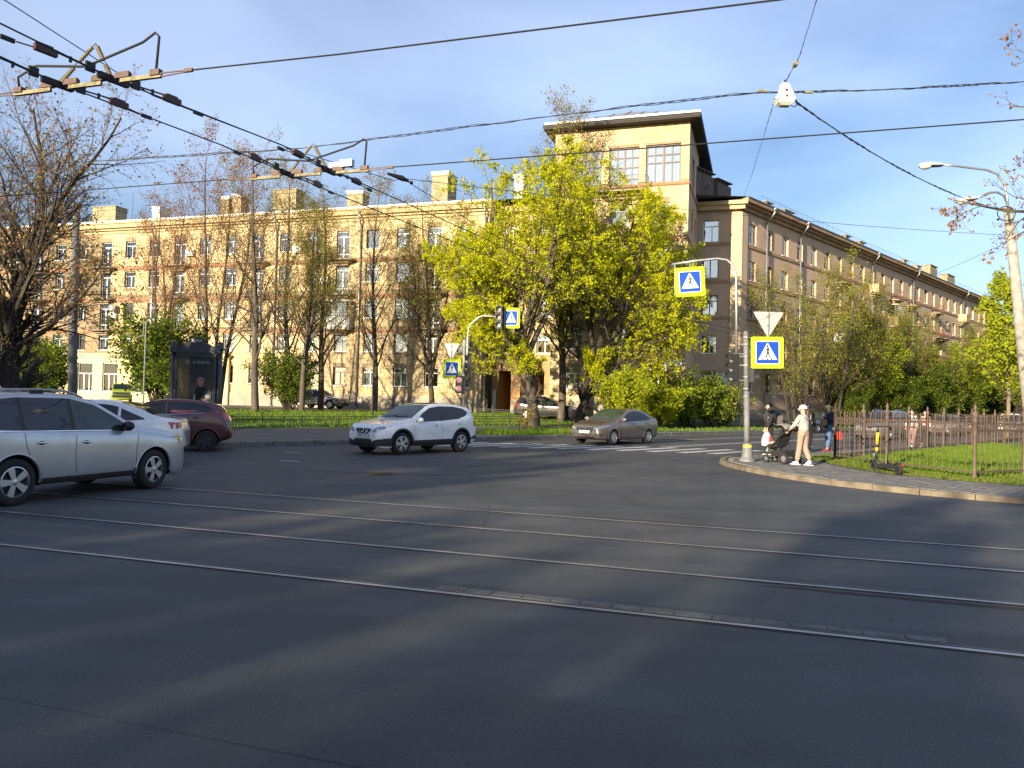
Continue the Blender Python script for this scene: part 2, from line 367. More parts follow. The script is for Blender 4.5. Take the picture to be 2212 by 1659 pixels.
# courtyard drive in front of the left wing
def kerb(name, pts, m, label_kind, h0, top, step, wid=0.16, seed=1):
    """kerb of single stones along a polyline; road side is on the right of the direction of travel"""
    rnd = random.Random(seed)
    root = empty(name, (pts[0][0], pts[0][1], 0), kind='structure')
    P = [np.array(p, float) for p in pts]; L = [0]
    for a, b in zip(P, P[1:]): L.append(L[-1] + np.linalg.norm(b - a))
    def at(s):
        for i in range(len(P) - 1):
            if s <= L[i + 1] or i == len(P) - 2:
                return P[i] + (P[i + 1] - P[i]) * ((s - L[i]) / (L[i + 1] - L[i]))
    s = 0.0
    while s < L[-1] - 0.2:
        l = step * rnd.uniform(0.85, 1.15); a, b = at(s + 0.008), at(min(s + l - 0.008, L[-1])); d = (b - a); ln = np.linalg.norm(d)
        if ln < 0.05: break
        d /= ln; nrm = np.array([-d[1], d[0]]); jz = rnd.uniform(-0.008, 0.010); jo = rnd.uniform(-0.008, 0.008)
        mb = MB(); o = np.array([pts[0][0], pts[0][1]])
        q = [a + nrm * jo - o, b + nrm * jo - o, b + nrm * (wid + jo) - o, a + nrm * (wid + jo) - o]
        q2 = [a + nrm * (jo + 0.02) - o, b + nrm * (jo + 0.02) - o, q[2], q[3]]
        zt = top + jz
        V = [(p[0], p[1], h0) for p in q] + [(p[0], p[1], zt - 0.025) for p in q] + [(p[0], p[1], zt) for p in q2]
        mb.add(V, [(0, 1, 5, 4), (1, 2, 6, 5), (2, 3, 7, 6), (3, 0, 4, 7), (4, 5, 9, 8), (5, 6, 10, 9), (6, 7, 11, 10), (7, 4, 8, 11), (8, 9, 10, 11)])
        mb.obj('kerb_stone', m, root)
        s += l
    return root
kerb('kerb', [tuple(kp(-11.0, 0)), tuple(kp(75, 0))], 'kerb_granite', '', -0.05, 0.158, 1.05, seed=3)
kerb('kerb', [tuple(ab(0, 14)), tuple(ab(0, 0.25))], 'kerb_granite', '', -0.05, 0.158, 1.05, seed=4)

# near corner: curved kerb, paving, fenced lawn
KC = [tuple(kp(80, -11)), tuple(kp(40, -11)), tuple(kp(10, -11)), tuple(kp(4, -11)), (7.35, 25.0), (6.45, 23.7), (6.05, 22.4), (5.95, 21.2), (6.04, 20.0), (6.22, 19.0), (6.5, 18.0), (6.95, 16.9), (7.6, 15.95), (8.4, 15.1), (9.4, 14.3), (11.5, 13.1), (14, 12.1), (18, 10.7), (60, -2.8)]
rootk = kerb('kerb', KC[2:], 'kerb_sandy', '', -0.05, 0.115, 0.95, seed=9)
corner_poly = [tuple(np.array(p) + 0) for p in KC] + [(150, -10), (150, 160)]
# the pavement sheet sits 12 cm inside the kerb edge
def inset(poly, d):
    out = []
    for i, p in enumerate(poly):
        a = np.array(poly[max(i - 1, 0)]); b = np.array(poly[min(i + 1, len(poly) - 1)]); t = (b - a) / np.linalg.norm(b - a)
        out.append(tuple(np.array(p) + d * np.array([-t[1], t[0]])))
    return out
pav = inset(KC, 0.10) + [(150, -10), (150, 160)]
corner_pav = sheet('pavement', pav, 0.092, 'paver_joint', kind='structure')
verge = [(9.3, 24.6), (9.18, 23.0), (9.1, 21.2), (9.16, 19.9), (9.46, 18.75), (10.1, 17.8), (11.1, 16.9), (14.5, 15.2), (60, 0.5), (140, -5), (140, 150), tuple(kp(78, -13.3))]
sheet('lawn', verge, 0.104, 'lawn_verge', kind='structure')
FC = [np.array(p) for p in ((9.87, 23.55), (10.2, 21.0), (10.85, 18.1), (12.8, 19.3), (17.5, 22.3))]
inner = [tuple(FC[0] + (0.1, -0.2)), tuple(FC[1] + (0.15, 0)), tuple(FC[2] + (0.2, 0.3)), tuple(FC[3]), (17.6, 22.2), (40, 20), (120, 60), (110, 128), tuple(kp(75, -14.1))]
sheet('lawn', inner, 0.110, 'lawn', kind='structure')

def inside(poly, x, y):
    c = False; j = len(poly) - 1
    for i in range(len(poly)):
        xi, yi = poly[i]; xj, yj = poly[j]
        if (yi > y) != (yj > y) and x < (xj - xi) * (y - yi) / (yj - yi) + xi: c = not c
        j = i
    return c
def inside_np(poly, X, Y):
    c = np.zeros(len(X), bool); j = len(poly) - 1
    for i in range(len(poly)):
        xi, yi = poly[i]; xj, yj = poly[j]
        t = ((yi > Y) != (yj > Y)) & (X < (xj - xi) * (Y - yi) / (yj - yi + 1e-12) + xi); c ^= t; j = i
    return c
# paving slabs of the corner: the nearest three hundred single, the rest joined
rnd = random.Random(5); slabs = []
pkerb = inset(KC, 0.17) + [(150, -10), (150, 160)]
ang = math.atan2(0.737, 0.676); ca, sa = math.cos(ang), math.sin(ang)
for i in range(-70, 80):
    for j in range(-70, 70):
        u = i * 0.205; v = j * 0.205
        x = 8.2 + ca * u - sa * v; y = 19.5 + sa * u + ca * v
        if y > 34 or y < 12 or x > 15: continue
        ok = all(inside(pkerb, x + ca * du - sa * dv, y + sa * du + ca * dv) and not inside(verge, x + ca * du - sa * dv, y + sa * du + ca * dv) for du, dv in ((0.1, 0.1), (-0.1, 0.1), (0.1, -0.1), (-0.1, -0.1)))
        if ok: slabs.append((x, y))
slabs.sort(key=lambda p: p[0] ** 2 + p[1] ** 2)
sm = MB(); sm.box((0, 0, 0), (0.198, 0.198, 0.03)); slab_me = sm.mesh('paving_slab', ['paver'])
rest = MB()
for k, (x, y) in enumerate(slabs):
    z = 0.092 + rnd.uniform(-0.001, 0.004)
    if k < 300:
        o = link('paving_slab', slab_me, None, corner_pav); o.location = (x, y, z); o.rotation_euler = (rnd.uniform(-.006, .006), rnd.uniform(-.006, .006), ang)
    else:
        rest.box((x, y, z), (0.198, 0.198, 0.03), Matrix.Rotation(ang, 3, 'Z'))
rest.obj('paving_slabs', 'paver', corner_pav, kind='stuff')

# painted markings (4 mm above the asphalt)
def stripe(name, p, q, w, label=None, parent=None, z=0.004):
    p, q = np.array(p), np.array(q); d = (q - p) / np.linalg.norm(q - p); n = np.array([-d[1], d[0]]) * w / 2
    return sheet(name, [tuple(p - n), tuple(q - n), tuple(q + n), tuple(p + n)], z, 'road_paint')
zeb = empty('zebra_crossing', (2, 28.5, 0), kind='structure')
for k in range(-5, 7):
    st = np.array([0.66 + 1.05 * k, 27.5 - 0.15 * max(0, k - 2)])
    o = stripe('crossing_stripe', st, st + 3.9 * D2, 0.40); o.parent = zeb; o.matrix_parent_inverse = zeb.matrix_world.inverted() if False else Matrix.Translation((-2, -28.5, 0))
lm = empty('lane_markings', (0, 0, 0), kind='structure')
for a, b, off, w in ((6, 90, -3.4, 0.15), (4.5, 90, -6.1, 0.12), (4.5, 90, -6.4, 0.12), (12, 90, -0.45, 0.1)):
    o = stripe('painted_line', kp(a, off), kp(b, off), w); o.parent = lm
for (x, y, l) in ((-6.3, 22.4, 0.55), (-5.5, 19.4, 0.55)):
    o = stripe('painted_line', (x - l / 2 * .95, y + l / 2 * .3), (x + l / 2 * .95, y - l / 2 * .3), 0.12); o.parent = lm
o = stripe('painted_line', (12.6, 33.2), (13.3, 34.0), 0.12); o.parent = lm

# tram rails: head, open groove, broken asphalt lip
def rail(nd, label, bright):
    T0 = -48.0; T1 = 60.0
    def pt(t, o): p = TR * t + TN * (nd + o); return (float(p[0]), float(p[1]))
    c = pt(0, 0); root = empty('tram_rail', (c[0], c[1], 0), label=label, cat='tram rail')
    def strip(name, o0, o1, z, m, wob=0.0, seed=0, t0=T0, t1=T1, step=1.2):
        rr = random.Random(seed); n = max(2, int((t1 - t0) / step)); V = []; F = []
        for i in range(n + 1):
            t = t0 + (t1 - t0) * i / n
            a, b = pt(t, o0 - rr.uniform(0, wob)), pt(t, o1 + rr.uniform(0, wob)); V += [(a[0] - c[0], a[1] - c[1], z), (b[0] - c[0], b[1] - c[1], z)]
            if i: k = 2 * i; F.append((k - 2, k, k + 1, k - 1))
        me = bpy.data.meshes.new(name); me.from_pydata(V, [], F); me.update(); return link(name, me, m, root)
    strip('asphalt_lip', -0.050, 0.070, 0.003, 'rail_groove', 0.02, int(nd * 10), step=0.35)
    strip('rail_head', -0.028, 0.026, 0.007, 'rail_steel')
    strip('guard_lip', 0.062, 0.069, 0.006, 'rail_steel')
    return root, pt
ra, _ = rail(10.90, 'steel tram rail closest to the white crossover with broken asphalt lip', 1)
rb, _ = rail(9.40, 'steel tram rail second from the white crossover, shining and set in asphalt', 1)
rc, _ = rail(7.78, 'steel tram rail third from the white crossover, pale and wide', 1)
rd, ptd = rail(6.15, 'steel tram rail edged by a row of grey stone slabs', 1)
rnd = random.Random(8); t = -2.65
srow = empty('slab_row', (0, 6.4, 0), label='row of small grey stone slabs laid along the tram rail', cat='stone slabs')
while t < 1.2:
    l = rnd.uniform(0.24, 0.30)
    mb = MB(); ps = [ptd(t, 0.105), ptd(t + l - 0.012, 0.105), ptd(t + l - 0.012 + rnd.uniform(-.01, .01), 0.225), ptd(t + rnd.uniform(-.01, .01), 0.225)]
    mb.prism_z([(p[0], p[1] - 6.4) for p in ps], -0.02, 0.0055 + rnd.uniform(-0.002, 0.002)); mb.obj('stone_slab', 'stone_slab', srow); t += l
# worn holes in the asphalt, manhole and loose pebbles
def blob(name, c, rx, ry, rot, z, m, seed, **kw):
    rr = random.Random(seed); V = []
    for k in range(22):
        a = 2 * math.pi * k / 22; q = 1 + rr.uniform(-.22, .22); x, y = rx * q * math.cos(a), ry * q * math.sin(a)
        V.append((c[0] + x * math.cos(rot) - y * math.sin(rot), c[1] + x * math.sin(rot) + y * math.cos(rot)))
    return sheet(name, V, z, m, **kw)
mh = empty('manhole', (-2.8, 16.8, 0), label='sunken round manhole cover in a cracked asphalt patch', cat='manhole')
mb = MB(); mb.lathe([(0, 0.004), (0.30, 0.004), (0.33, 0.009), (0.36, 0.009), (0.37, 0.0)], 28)
for k in range(-3, 4): mb.bx(-0.26 + abs(k) * .03, 0.26 - abs(k) * .03, k * 0.075 - .012, k * 0.075 + .012, 0.004, 0.010)
mb.obj('cover', 'rail_groove', mh)
for k, (c, rx, ry, ro) in enumerate((((-0.9, 0.15), 0.75, 0.05, -.3), ((0.7, 0.1), 0.8, 0.045, -.15))):
    o = blob('asphalt_crack', c, rx, ry, ro, 0.0035, 'rail_groove', 30 + k); o.parent = mh
for k, (tt, nd, rx, ry) in enumerate(((-1.6, 11.1, .7, .07), (2.6, 11.0, .9, .06), (1.4, 7.6, 1.4, .055), (-0.5, 11.05, .5, .05))):
    p = TR * tt + TN * nd; o = blob('asphalt_hole', p, rx, ry, math.atan2(TR[1], TR[0]), 0.0025, 'rail_groove', 50 + k, kind='structure')
rnd = random.Random(3); pb = MB()
for k in range(46):
    x = rnd.uniform(-3, 6); y = rnd.uniform(12, 21) if k % 3 else rnd.uniform(5, 12); r = rnd.uniform(.004, .010); pb.ball((x, y, r * .6), r, 5, 4, (1.2, 1, .7))
for k, (x, y, w, l, a) in enumerate(((1.8, 13.6, 1.6, 5.2, -.31), (-4.5, 16.5, 2.2, 3.4, -.31), (4.6, 19.5, 1.2, 4.4, .83), (-1.0, 4.2, 1.1, 3.8, -.31), (-8.5, 15.5, 1.5, 5.0, -.31), (3.2, 24.2, 2.4, 3.0, .83))):
    c, s_ = math.cos(a), math.sin(a); rr_ = random.Random(k); P_ = [(l / 2, w / 2), (0, w / 2 + rr_.uniform(-.1, .1)), (-l / 2, w / 2), (-l / 2 + rr_.uniform(-.1, .1), 0), (-l / 2, -w / 2), (l * .1, -w / 2 + rr_.uniform(-.08, .08)), (l / 2, -w / 2)]
    sheet('road_patch', [(x + c * u - s_ * v, y + s_ * u + c * v) for u, v in P_], .0015, 'asphalt_patch', kind='structure')
for k, (nd, w, t0, t1) in enumerate(((8.6, 1.15, -14, 30), (7.0, .9, -20, 26), (10.1, .95, -16, 30))):
    rr_ = random.Random(90 + k); up = []; dn = []
    for i in range(45):
        t = t0 + (t1 - t0) * i / 44; up.append(TR * t + TN * (nd + w / 2 + rr_.uniform(-.10, .10))); dn.append(TR * t + TN * (nd - w / 2 + rr_.uniform(-.10, .10)))
    sheet('worn_track_bed', [tuple(map(float, p)) for p in up[::-1] + dn], .0008, 'asphalt_worn', kind='structure')
pb.obj('pebbles', 'pebble', None, kind='stuff', label='loose pebbles scattered over the asphalt', cat='pebbles')

# grass blades
def grass(name, poly_test, xs, ys, n, hmin, hmax, zf, m, seed, wid=0.012):
    rg = np.random.default_rng(seed)
    X = rg.uniform(xs[0], xs[1], n * 4); Y = rg.uniform(ys[0], ys[1], n * 4); k = poly_test(X, Y); X, Y = X[k][:n], Y[k][:n]; n = len(X)
    Z = zf(X, Y); H = rg.uniform(hmin, hmax, n) * (0.6 + 0.8 * (np.sin(X * 1.7) * np.cos(Y * 1.3) * .5 + .5)); A = rg.uniform(0, 2 * np.pi, n); Wd = wid * rg.uniform(.7, 1.5, n)
    bx, by = np.cos(A) * Wd, np.sin(A) * Wd; lx, ly = rg.normal(0, .35, n) * H, rg.normal(0, .35, n) * H
    V = np.stack([np.stack([X - bx, Y - by, Z], 1), np.stack([X + bx, Y + by, Z], 1), np.stack([X + lx, Y + ly, Z + H], 1)], 1).reshape(-1, 3)
    F = np.arange(3 * n).reshape(-1, 3)
    return link(name, np_mesh(name, V, F), m, None, kind='stuff')
leafmat('grass_blade', (0.105, 0.20, 0.020), (0.19, 0.27, 0.035), 0.42)
leafmat('grass_blade_dry', (0.09, 0.15, 0.02), (0.16, 0.17, 0.05), 0.3)
zc = lambda v: (lambda X, Y: np.full(len(X), v))
g1 = grass('grass', lambda X, Y: inside_np(inner, X, Y), (9.9, 24), (17.5, 42), 60000, .06, .17, zc(.105), 'grass_blade', 1, .016)
tag(g1, 'bright green grass of the lawn behind the iron fence', 'grass')
g2 = grass('grass', lambda X, Y: inside_np(verge, X, Y) & ~inside_np(inner, X, Y), (9.0, 15), (15, 26), 12000, .03, .11, zc(.1), 'grass_blade_dry', 2)
tag(g2, 'patchy verge grass between the paving and the iron fence', 'grass')
_zf = np.vectorize(zfar)
def abtest(a0, a1, b0, b1):
    det = D2[0] * BL[1] - D2[1] * BL[0]
    def f(X, Y):
        dx, dy = X - CC[0], Y - CC[1]; a = (dx * BL[1] - dy * BL[0]) / det; b = (D2[0] * dy - D2[1] * dx) / det
        return (a > a0) & (a < a1) & (b > b0) & (b < b1)
    return f
g3 = grass('grass', abtest(14.4, 26.8, .35, 3.3), (-4, 12), (30, 46), 9000, .10, .30, _zf, 'grass_blade', 3, .02)
tag(g3, 'tall grass tuft strip beside the kerb behind the brown sedan', 'grass')
g4 = grass('grass', abtest(4.3, 60, 8.7, 24), (-30, 28), (30, 72), 26000, .06, .16, _zf, 'grass_blade', 4, .03)
tag(g4, 'mown grass under the trees in front of the yellow building', 'grass')
g5 = grass('grass', abtest(29.6, 80, .4, 7.8), (8, 60), (42, 100), 9000, .06, .2, _zf, 'grass_blade', 5, .03)
tag(g5, 'grass strip along the kerb in front of the brown wing', 'grass')
# ------------------------------------------------------------------ the two apartment wings
def stone(name, c, c2):
    m, N, L, b = nmat(name); MATS[name] = m
    at = N.new('ShaderNodeAttribute'); at.attribute_name = 'tint'
    geo = N.new('ShaderNodeNewGeometry')
    nz = N.new('ShaderNodeTexNoise'); nz.inputs['Scale'].default_value = 0.45; nz.inputs['Detail'].default_value = 6; nz.inputs['Roughness'].default_value = 0.65
    rp = N.new('ShaderNodeValToRGB'); rp.color_ramp.elements[0].position = 0.36; rp.color_ramp.elements[1].position = 0.66
    rp.color_ramp.elements[0].color = (*c, 1); rp.color_ramp.elements[1].color = (*c2, 1)
    # rain streaks
    mp = N.new('ShaderNodeMapping'); mp.inputs['Scale'].default_value = (2.2, 2.2, 0.12); nz2 = N.new('ShaderNodeTexNoise'); nz2.inputs['Scale'].default_value = 1.0; nz2.inputs['Detail'].default_value = 5
    rs = N.new('ShaderNodeMapRange'); rs.inputs[1].default_value = 0.35; rs.inputs[2].default_value = 0.7; rs.inputs[3].default_value = 0.80; rs.inputs[4].default_value = 1.06
    L.new(geo.outputs['Position'], nz.inputs[0]); L.new(geo.outputs['Position'], mp.inputs[0]); L.new(mp.outputs[0], nz2.inputs[0]); L.new(nz2.outputs[0], rs.inputs[0])
    L.new(nz.outputs[0], rp.inputs[0])
    m1 = N.new('ShaderNodeMixRGB'); m1.blend_type = 'MULTIPLY'; m1.inputs[0].default_value = 1; L.new(rp.outputs[0], m1.inputs[1]); L.new(at.outputs['Color'], m1.inputs[2])
    m2 = N.new('ShaderNodeMixRGB'); m2.blend_type = 'MULTIPLY'; m2.inputs[0].default_value = 1; L.new(m1.outputs[0], m2.inputs[1]); L.new(rs.outputs[0], m2.inputs[2])
    L.new(m2.outputs[0], b.inputs['Base Color']); b.inputs['Roughness'].default_value = 0.9
    nb = N.new('ShaderNodeTexNoise'); nb.inputs['Scale'].default_value = 14; nb.inputs['Detail'].default_value = 4; bp = N.new('ShaderNodeBump'); bp.inputs['Strength'].default_value = 0.35; bp.inputs['Distance'].default_value = 0.03
    L.new(geo.outputs['Position'], nb.inputs[0]); L.new(nb.outputs[0], bp.inputs['Height']); L.new(bp.outputs[0], b.inputs['Normal'])
    return m
stone('stone_block', (0.58, 0.45, 0.25), (0.48, 0.36, 0.21))
mat('wall_joint', (0.30, 0.225, 0.135), 0.95, var=0.3, vscale=0.6)
mat('plinth', (0.34, 0.30, 0.24), 0.95, col2=(0.24, 0.21, 0.17), vscale=0.9, bump=0.4, bscale=12)
mat('band_red', (0.36, 0.17, 0.095), 0.85, var=0.25, vscale=1.5)
mat('cornice', (0.48, 0.36, 0.20), 0.9, var=0.2, vscale=0.8)
mat('yellow_render', (0.66, 0.56, 0.27), 0.85, var=0.1, vscale=0.7)
mat('yellow_ledge', (0.62, 0.53, 0.33), 0.85, var=0.15, vscale=0.7)
mat('arch_plaster', (0.40, 0.24, 0.11), 0.9, var=0.25, vscale=0.8)
mat('brown_render', (0.53, 0.365, 0.25), 0.95, col2=(0.36, 0.29, 0.235), vscale=0.33, bump=0.35, bscale=9, stretch=(1, 1, 0.7), detail=7, ramp=(0.5, 0.68))
mat('brown_trim', (0.42, 0.26, 0.16), 0.9, var=0.35, vscale=1.2)
mat('pale_trim', (0.56, 0.43, 0.25), 0.9, var=0.25, vscale=1.0)
mat('chimney_stone', (0.36, 0.30, 0.18), 0.95, var=0.35, vscale=1.5)
mat('chimney_brown', (0.16, 0.12, 0.10), 0.95, var=0.35, vscale=1.5)
mat('snow_white', (0.75, 0.75, 0.75), 0.7)
mat('steel_dark_blue', (0.10, 0.13, 0.17), 0.5, 0.4, var=0.2, vscale=1)
mat('balcony_slab', (0.33, 0.25, 0.17), 0.95, col2=(0.20, 0.16, 0.12), vscale=2)
mat('rust_iron', (0.14, 0.06, 0.04), 0.8, var=0.4, vscale=5)
mat('wood_boards', (0.16, 0.12, 0.08), 0.85, var=0.4, vscale=8, stretch=(9, 9, 0.6))

def grid_wall(x0, x1, z0, z1, openings, y=0.0, reveal=0.24, axis_pt=lambda x, y, z: (x, y, z)):
    """flat wall (facing -y) with rectangular openings and their reveals"""
    xs = sorted(set([x0, x1] + [v for o in openings for v in (o[0], o[1]) if x0 < v < x1])); zs = sorted(set([z0, z1] + [v for o in openings for v in (o[2], o[3]) if z0 < v < z1]))
    mb = MB()
    for a, b in zip(xs, xs[1:]):
        for c, d in zip(zs, zs[1:]):
            mx, mz = (a + b) / 2, (c + d) / 2
            if any(o[0] < mx < o[1] and o[2] < mz < o[3] for o in openings): continue
            mb.quad((a, y, c), (b, y, c), (b, y, d), (a, y, d))
    for (a, b, c, d) in openings:
        mb.quad((a, y, c), (a, y, d), (a, y + reveal, d), (a, y + reveal, c)); mb.quad((b, y, c), (b, y + reveal, c), (b, y + reveal, d), (b, y, d))
        mb.quad((a, y, d), (b, y, d), (b, y + reveal, d), (a, y + reveal, d)); mb.quad((a, y, c), (a, y + reveal, c), (b, y + reveal, c), (b, y, c))
    return mb

_win_cache = {}
def window(parent, x0, x1, z0, z1, y, style, rnd, sill=True, panes=True, curtain=None, reveal=0.17):
    """frame set back in its opening; transom above two leaves, glass panes as sub-parts, sill"""
    w, h = round(x1 - x0, 3), round(z1 - z0, 3); key = (w, h, style)
    if key not in _win_cache:
        f = MB(); t = 0.07; dp = 0.07; P = []
        def fr(a, b, c, d): f.bx(a, b, 0, dp, c, d)
        fr(0, w, 0, t); fr(0, w, h - t, h); fr(0, t, t, h - t); fr(w - t, w, t, h - t)
        if style in ('white', 'dark', 'brown'):
            tz = h * 0.72; mx = w * 0.5 if style != 'white' else w * 0.56
            fr(t, w - t, tz - .035, tz + .035); f.bx(mx - .04, mx + .04, -0.004, dp, t, tz - .035)
            P = [(t, w - t, tz + .035, h - t), (t, mx - .04, t, tz - .035), (mx + .04, w - t, t, tz - .035)]
        elif style == 'door':
            tz = h * 0.80; mx = w * 0.5
            fr(t, w - t, tz - .035, tz + .035); f.bx(mx - .05, mx + .05, -0.004, dp, t, tz - .035); fr(t, mx - .05, .45, .52); fr(mx + .05, w - t, .45, .52)
            P = [(t, w - t, tz + .035, h - t), (t, mx - .05, .52, tz - .035), (mx + .05, w - t, .52, tz - .035), (t, mx - .05, t, .45), (mx + .05, w - t, t, .45)]
        elif style == 'plain':
            mx = w * 0.5; f.bx(mx - .045, mx + .045, -0.004, dp, t, h - t); P = [(t, mx - .045, t, h - t), (mx + .045, w - t, t, h - t)]
        elif style in ('studio', 'studio_door'):
            mx = w * .5; f.bx(mx - .05, mx + .05, -.006, dp, t, h - t)
            zs = [t, h * .53, h * .74, h - t] if style == 'studio' else [t, h * .30 + .0, h * .56, h * .78, h - t]
            for zz in zs[1:-1]: f.bx(t, mx - .05, 0, dp, zz - .03, zz + .03); f.bx(mx + .05, w - t, 0, dp, zz - .03, zz + .03)
            for a, b in ((t, mx - .05), (mx + .05, w - t)):
                mm = (a + b) / 2
                f.bx(mm - .02, mm + .02, .01, dp - .01, t, h - t)
                for c, d in zip(zs, zs[1:]): P += [(a, mm - .02, c + .03, d - .03), (mm + .02, b, c + .03, d - .03)]
        elif style == 'shop':
            tz = h * .62; fr(t, w - t, tz - .04, tz + .04); mx1, mx2 = w * .38, w * .72
            f.bx(mx1 - .05, mx1 + .05, -.004, dp, t, tz - .04); f.bx(mx2 - .04, mx2 + .04, -.004, dp, t, tz - .04)
            P = [(t, w - t, tz + .04, h - t), (t, mx1 - .05, t, tz - .04), (mx1 + .05, mx2 - .04, t, tz - .04), (mx2 + .04, w - t, t, tz - .04)]
        fm = f.mesh('window', [{'white': 'white_frame', 'door': 'white_frame', 'plain': 'dark_frame', 'shop': 'white_frame', 'studio': 'brown_frame', 'studio_door': 'brown_frame', 'brown': 'brown_frame', 'dark': 'dark_frame'}[style]])
        pm = []
        for (a, b, c, d) in P:
            q = MB(); q.bx(a - .005, b + .005, .03, .042, c - .005, d + .005); pm.append(q.mesh('pane', ['window_glass']))
        s = MB(); s.bx(-.08, w + .08, -reveal - .10, -.002, -.05, -.003); sm_ = s.mesh('sill', ['white_frame' if style != 'studio' else 'band_red'])
        c1 = MB(); n = max(6, int(w / .09)); pr = random.Random(int(w * 100)); Vc = []
        for k in range(n + 1):
            xx = .05 + (w - .1) * k / n; yy = .16 + .035 * math.sin(k * 1.9) + pr.uniform(-.01, .01); Vc += [(xx, yy, .03), (xx, yy, h - .05)]
        c1.add(Vc, [(2 * k, 2 * k + 2, 2 * k + 3, 2 * k + 1) for k in range(n)])
        _win_cache[key] = (fm, pm, sm_, c1.mesh('curtain', ['curtain_white']), c1.mesh('curtain', ['curtain_cream']))
    fm, pm, sm_, c1, c2 = _win_cache[key]
    o = link('window', fm, None, parent); o.location = (x0, y + reveal, z0)
    for p in pm: link('pane', p, None, o)
    if sill: link('sill', sm_, None, o)
    r = rnd.random() if curtain is None else curtain
    if r < 0.42: link('curtain', c1, None, o)
    elif r < 0.52: link('curtain', c2, None, o)
    return o

def tint_attr(me, per_face_cols):
    a = me.color_attributes.new('tint', 'FLOAT_COLOR', 'CORNER'); n = len(me.loops)
    arr = np.ones((n, 4), np.float32); ls = np.zeros(len(me.polygons), np.int32); lt = np.zeros(len(me.polygons), np.int32)
    me.polygons.foreach_get('loop_start', ls); me.polygons.foreach_get('loop_total', lt)
    arr[:, :3] = np.repeat(np.asarray(per_face_cols, np.float32), lt, axis=0); a.data.foreach_set('color', arr.ravel())

def blocks(parent, x0, x1, z0, z1, openings, y, bl, bh, rnd, single_from=None, proud=0.022, gap=0.016, budget=300):
    """running-bond facing blocks, each with its own edges; clipped at the openings"""
    rects = []; z = z0; row = 0
    while z < z1 - .05:
        zz = min(z + bh, z1); cuts = sorted([(o[0], o[1]) for o in openings if o[2] < zz - .01 and o[3] > z + .01]); runs = []; a = x0
        for c in cuts:
            if c[0] > a + .02: runs.append((a, c[0]))
            a = max(a, c[1])
        if a < x1 - .02: runs.append((a, x1))
        for (ra_, rb_) in runs:
            x = ra_; k = math.floor((ra_ - x0) / bl) ; nx = x0 + (k + 1) * bl + (bl / 2 if row % 2 else 0)
            while nx - x < .12: nx += bl
            while x < rb_ - .02:
                e = nx if nx < rb_ - .12 else rb_
                e2 = e + 0.0
                rects.append((x, e2, z, zz)); x = e2; nx += bl * rnd.uniform(.75, 1.25)
        z = zz; row += 1
    def tone():
        t = rnd.gauss(1, .055); w = rnd.uniform(-.03, .03); return (t + w, t, t - w)
    def blk(mb, r, ox=0, oz=0):
        g = gap / 2; a, b, c, d = r[0] + g - ox, r[1] - g - ox, r[2] + g - oz, r[3] - g - oz; f = y - proud
        mb.add([(a, y, c), (b, y, c), (b, y, d), (a, y, d), (a + .006, f, c + .006), (b - .006, f, c + .006), (b - .006, f, d - .006), (a + .006, f, d - .006)],
               [(4, 5, 6, 7), (0, 1, 5, 4), (1, 2, 6, 5), (2, 3, 7, 6), (3, 0, 4, 7)])
    if single_from is not None:
        sing = sorted(rects, key=lambda r: -r[2])[:budget]; rest_ = sorted(rects, key=lambda r: -r[2])[budget:]
    else: sing, rest_ = [], rects
    for r in sing:
        mb = MB(); blk(mb, r, r[0], r[2]); me = mb.mesh('stone_block', ['stone_block']); tint_attr(me, [tone()] * len(me.polygons))
        o = link('stone_block', me, None, parent); o.location = (r[0], 0, r[2])
    mb = MB(); cols = []
    for r in rest_:
        blk(mb, r); c = tone(); cols += [c] * 5
    if rest_:
        me = mb.mesh('stone_blocks', ['stone_block']); tint_attr(me, cols); link('stone_blocks', me, None, parent, kind='stuff')

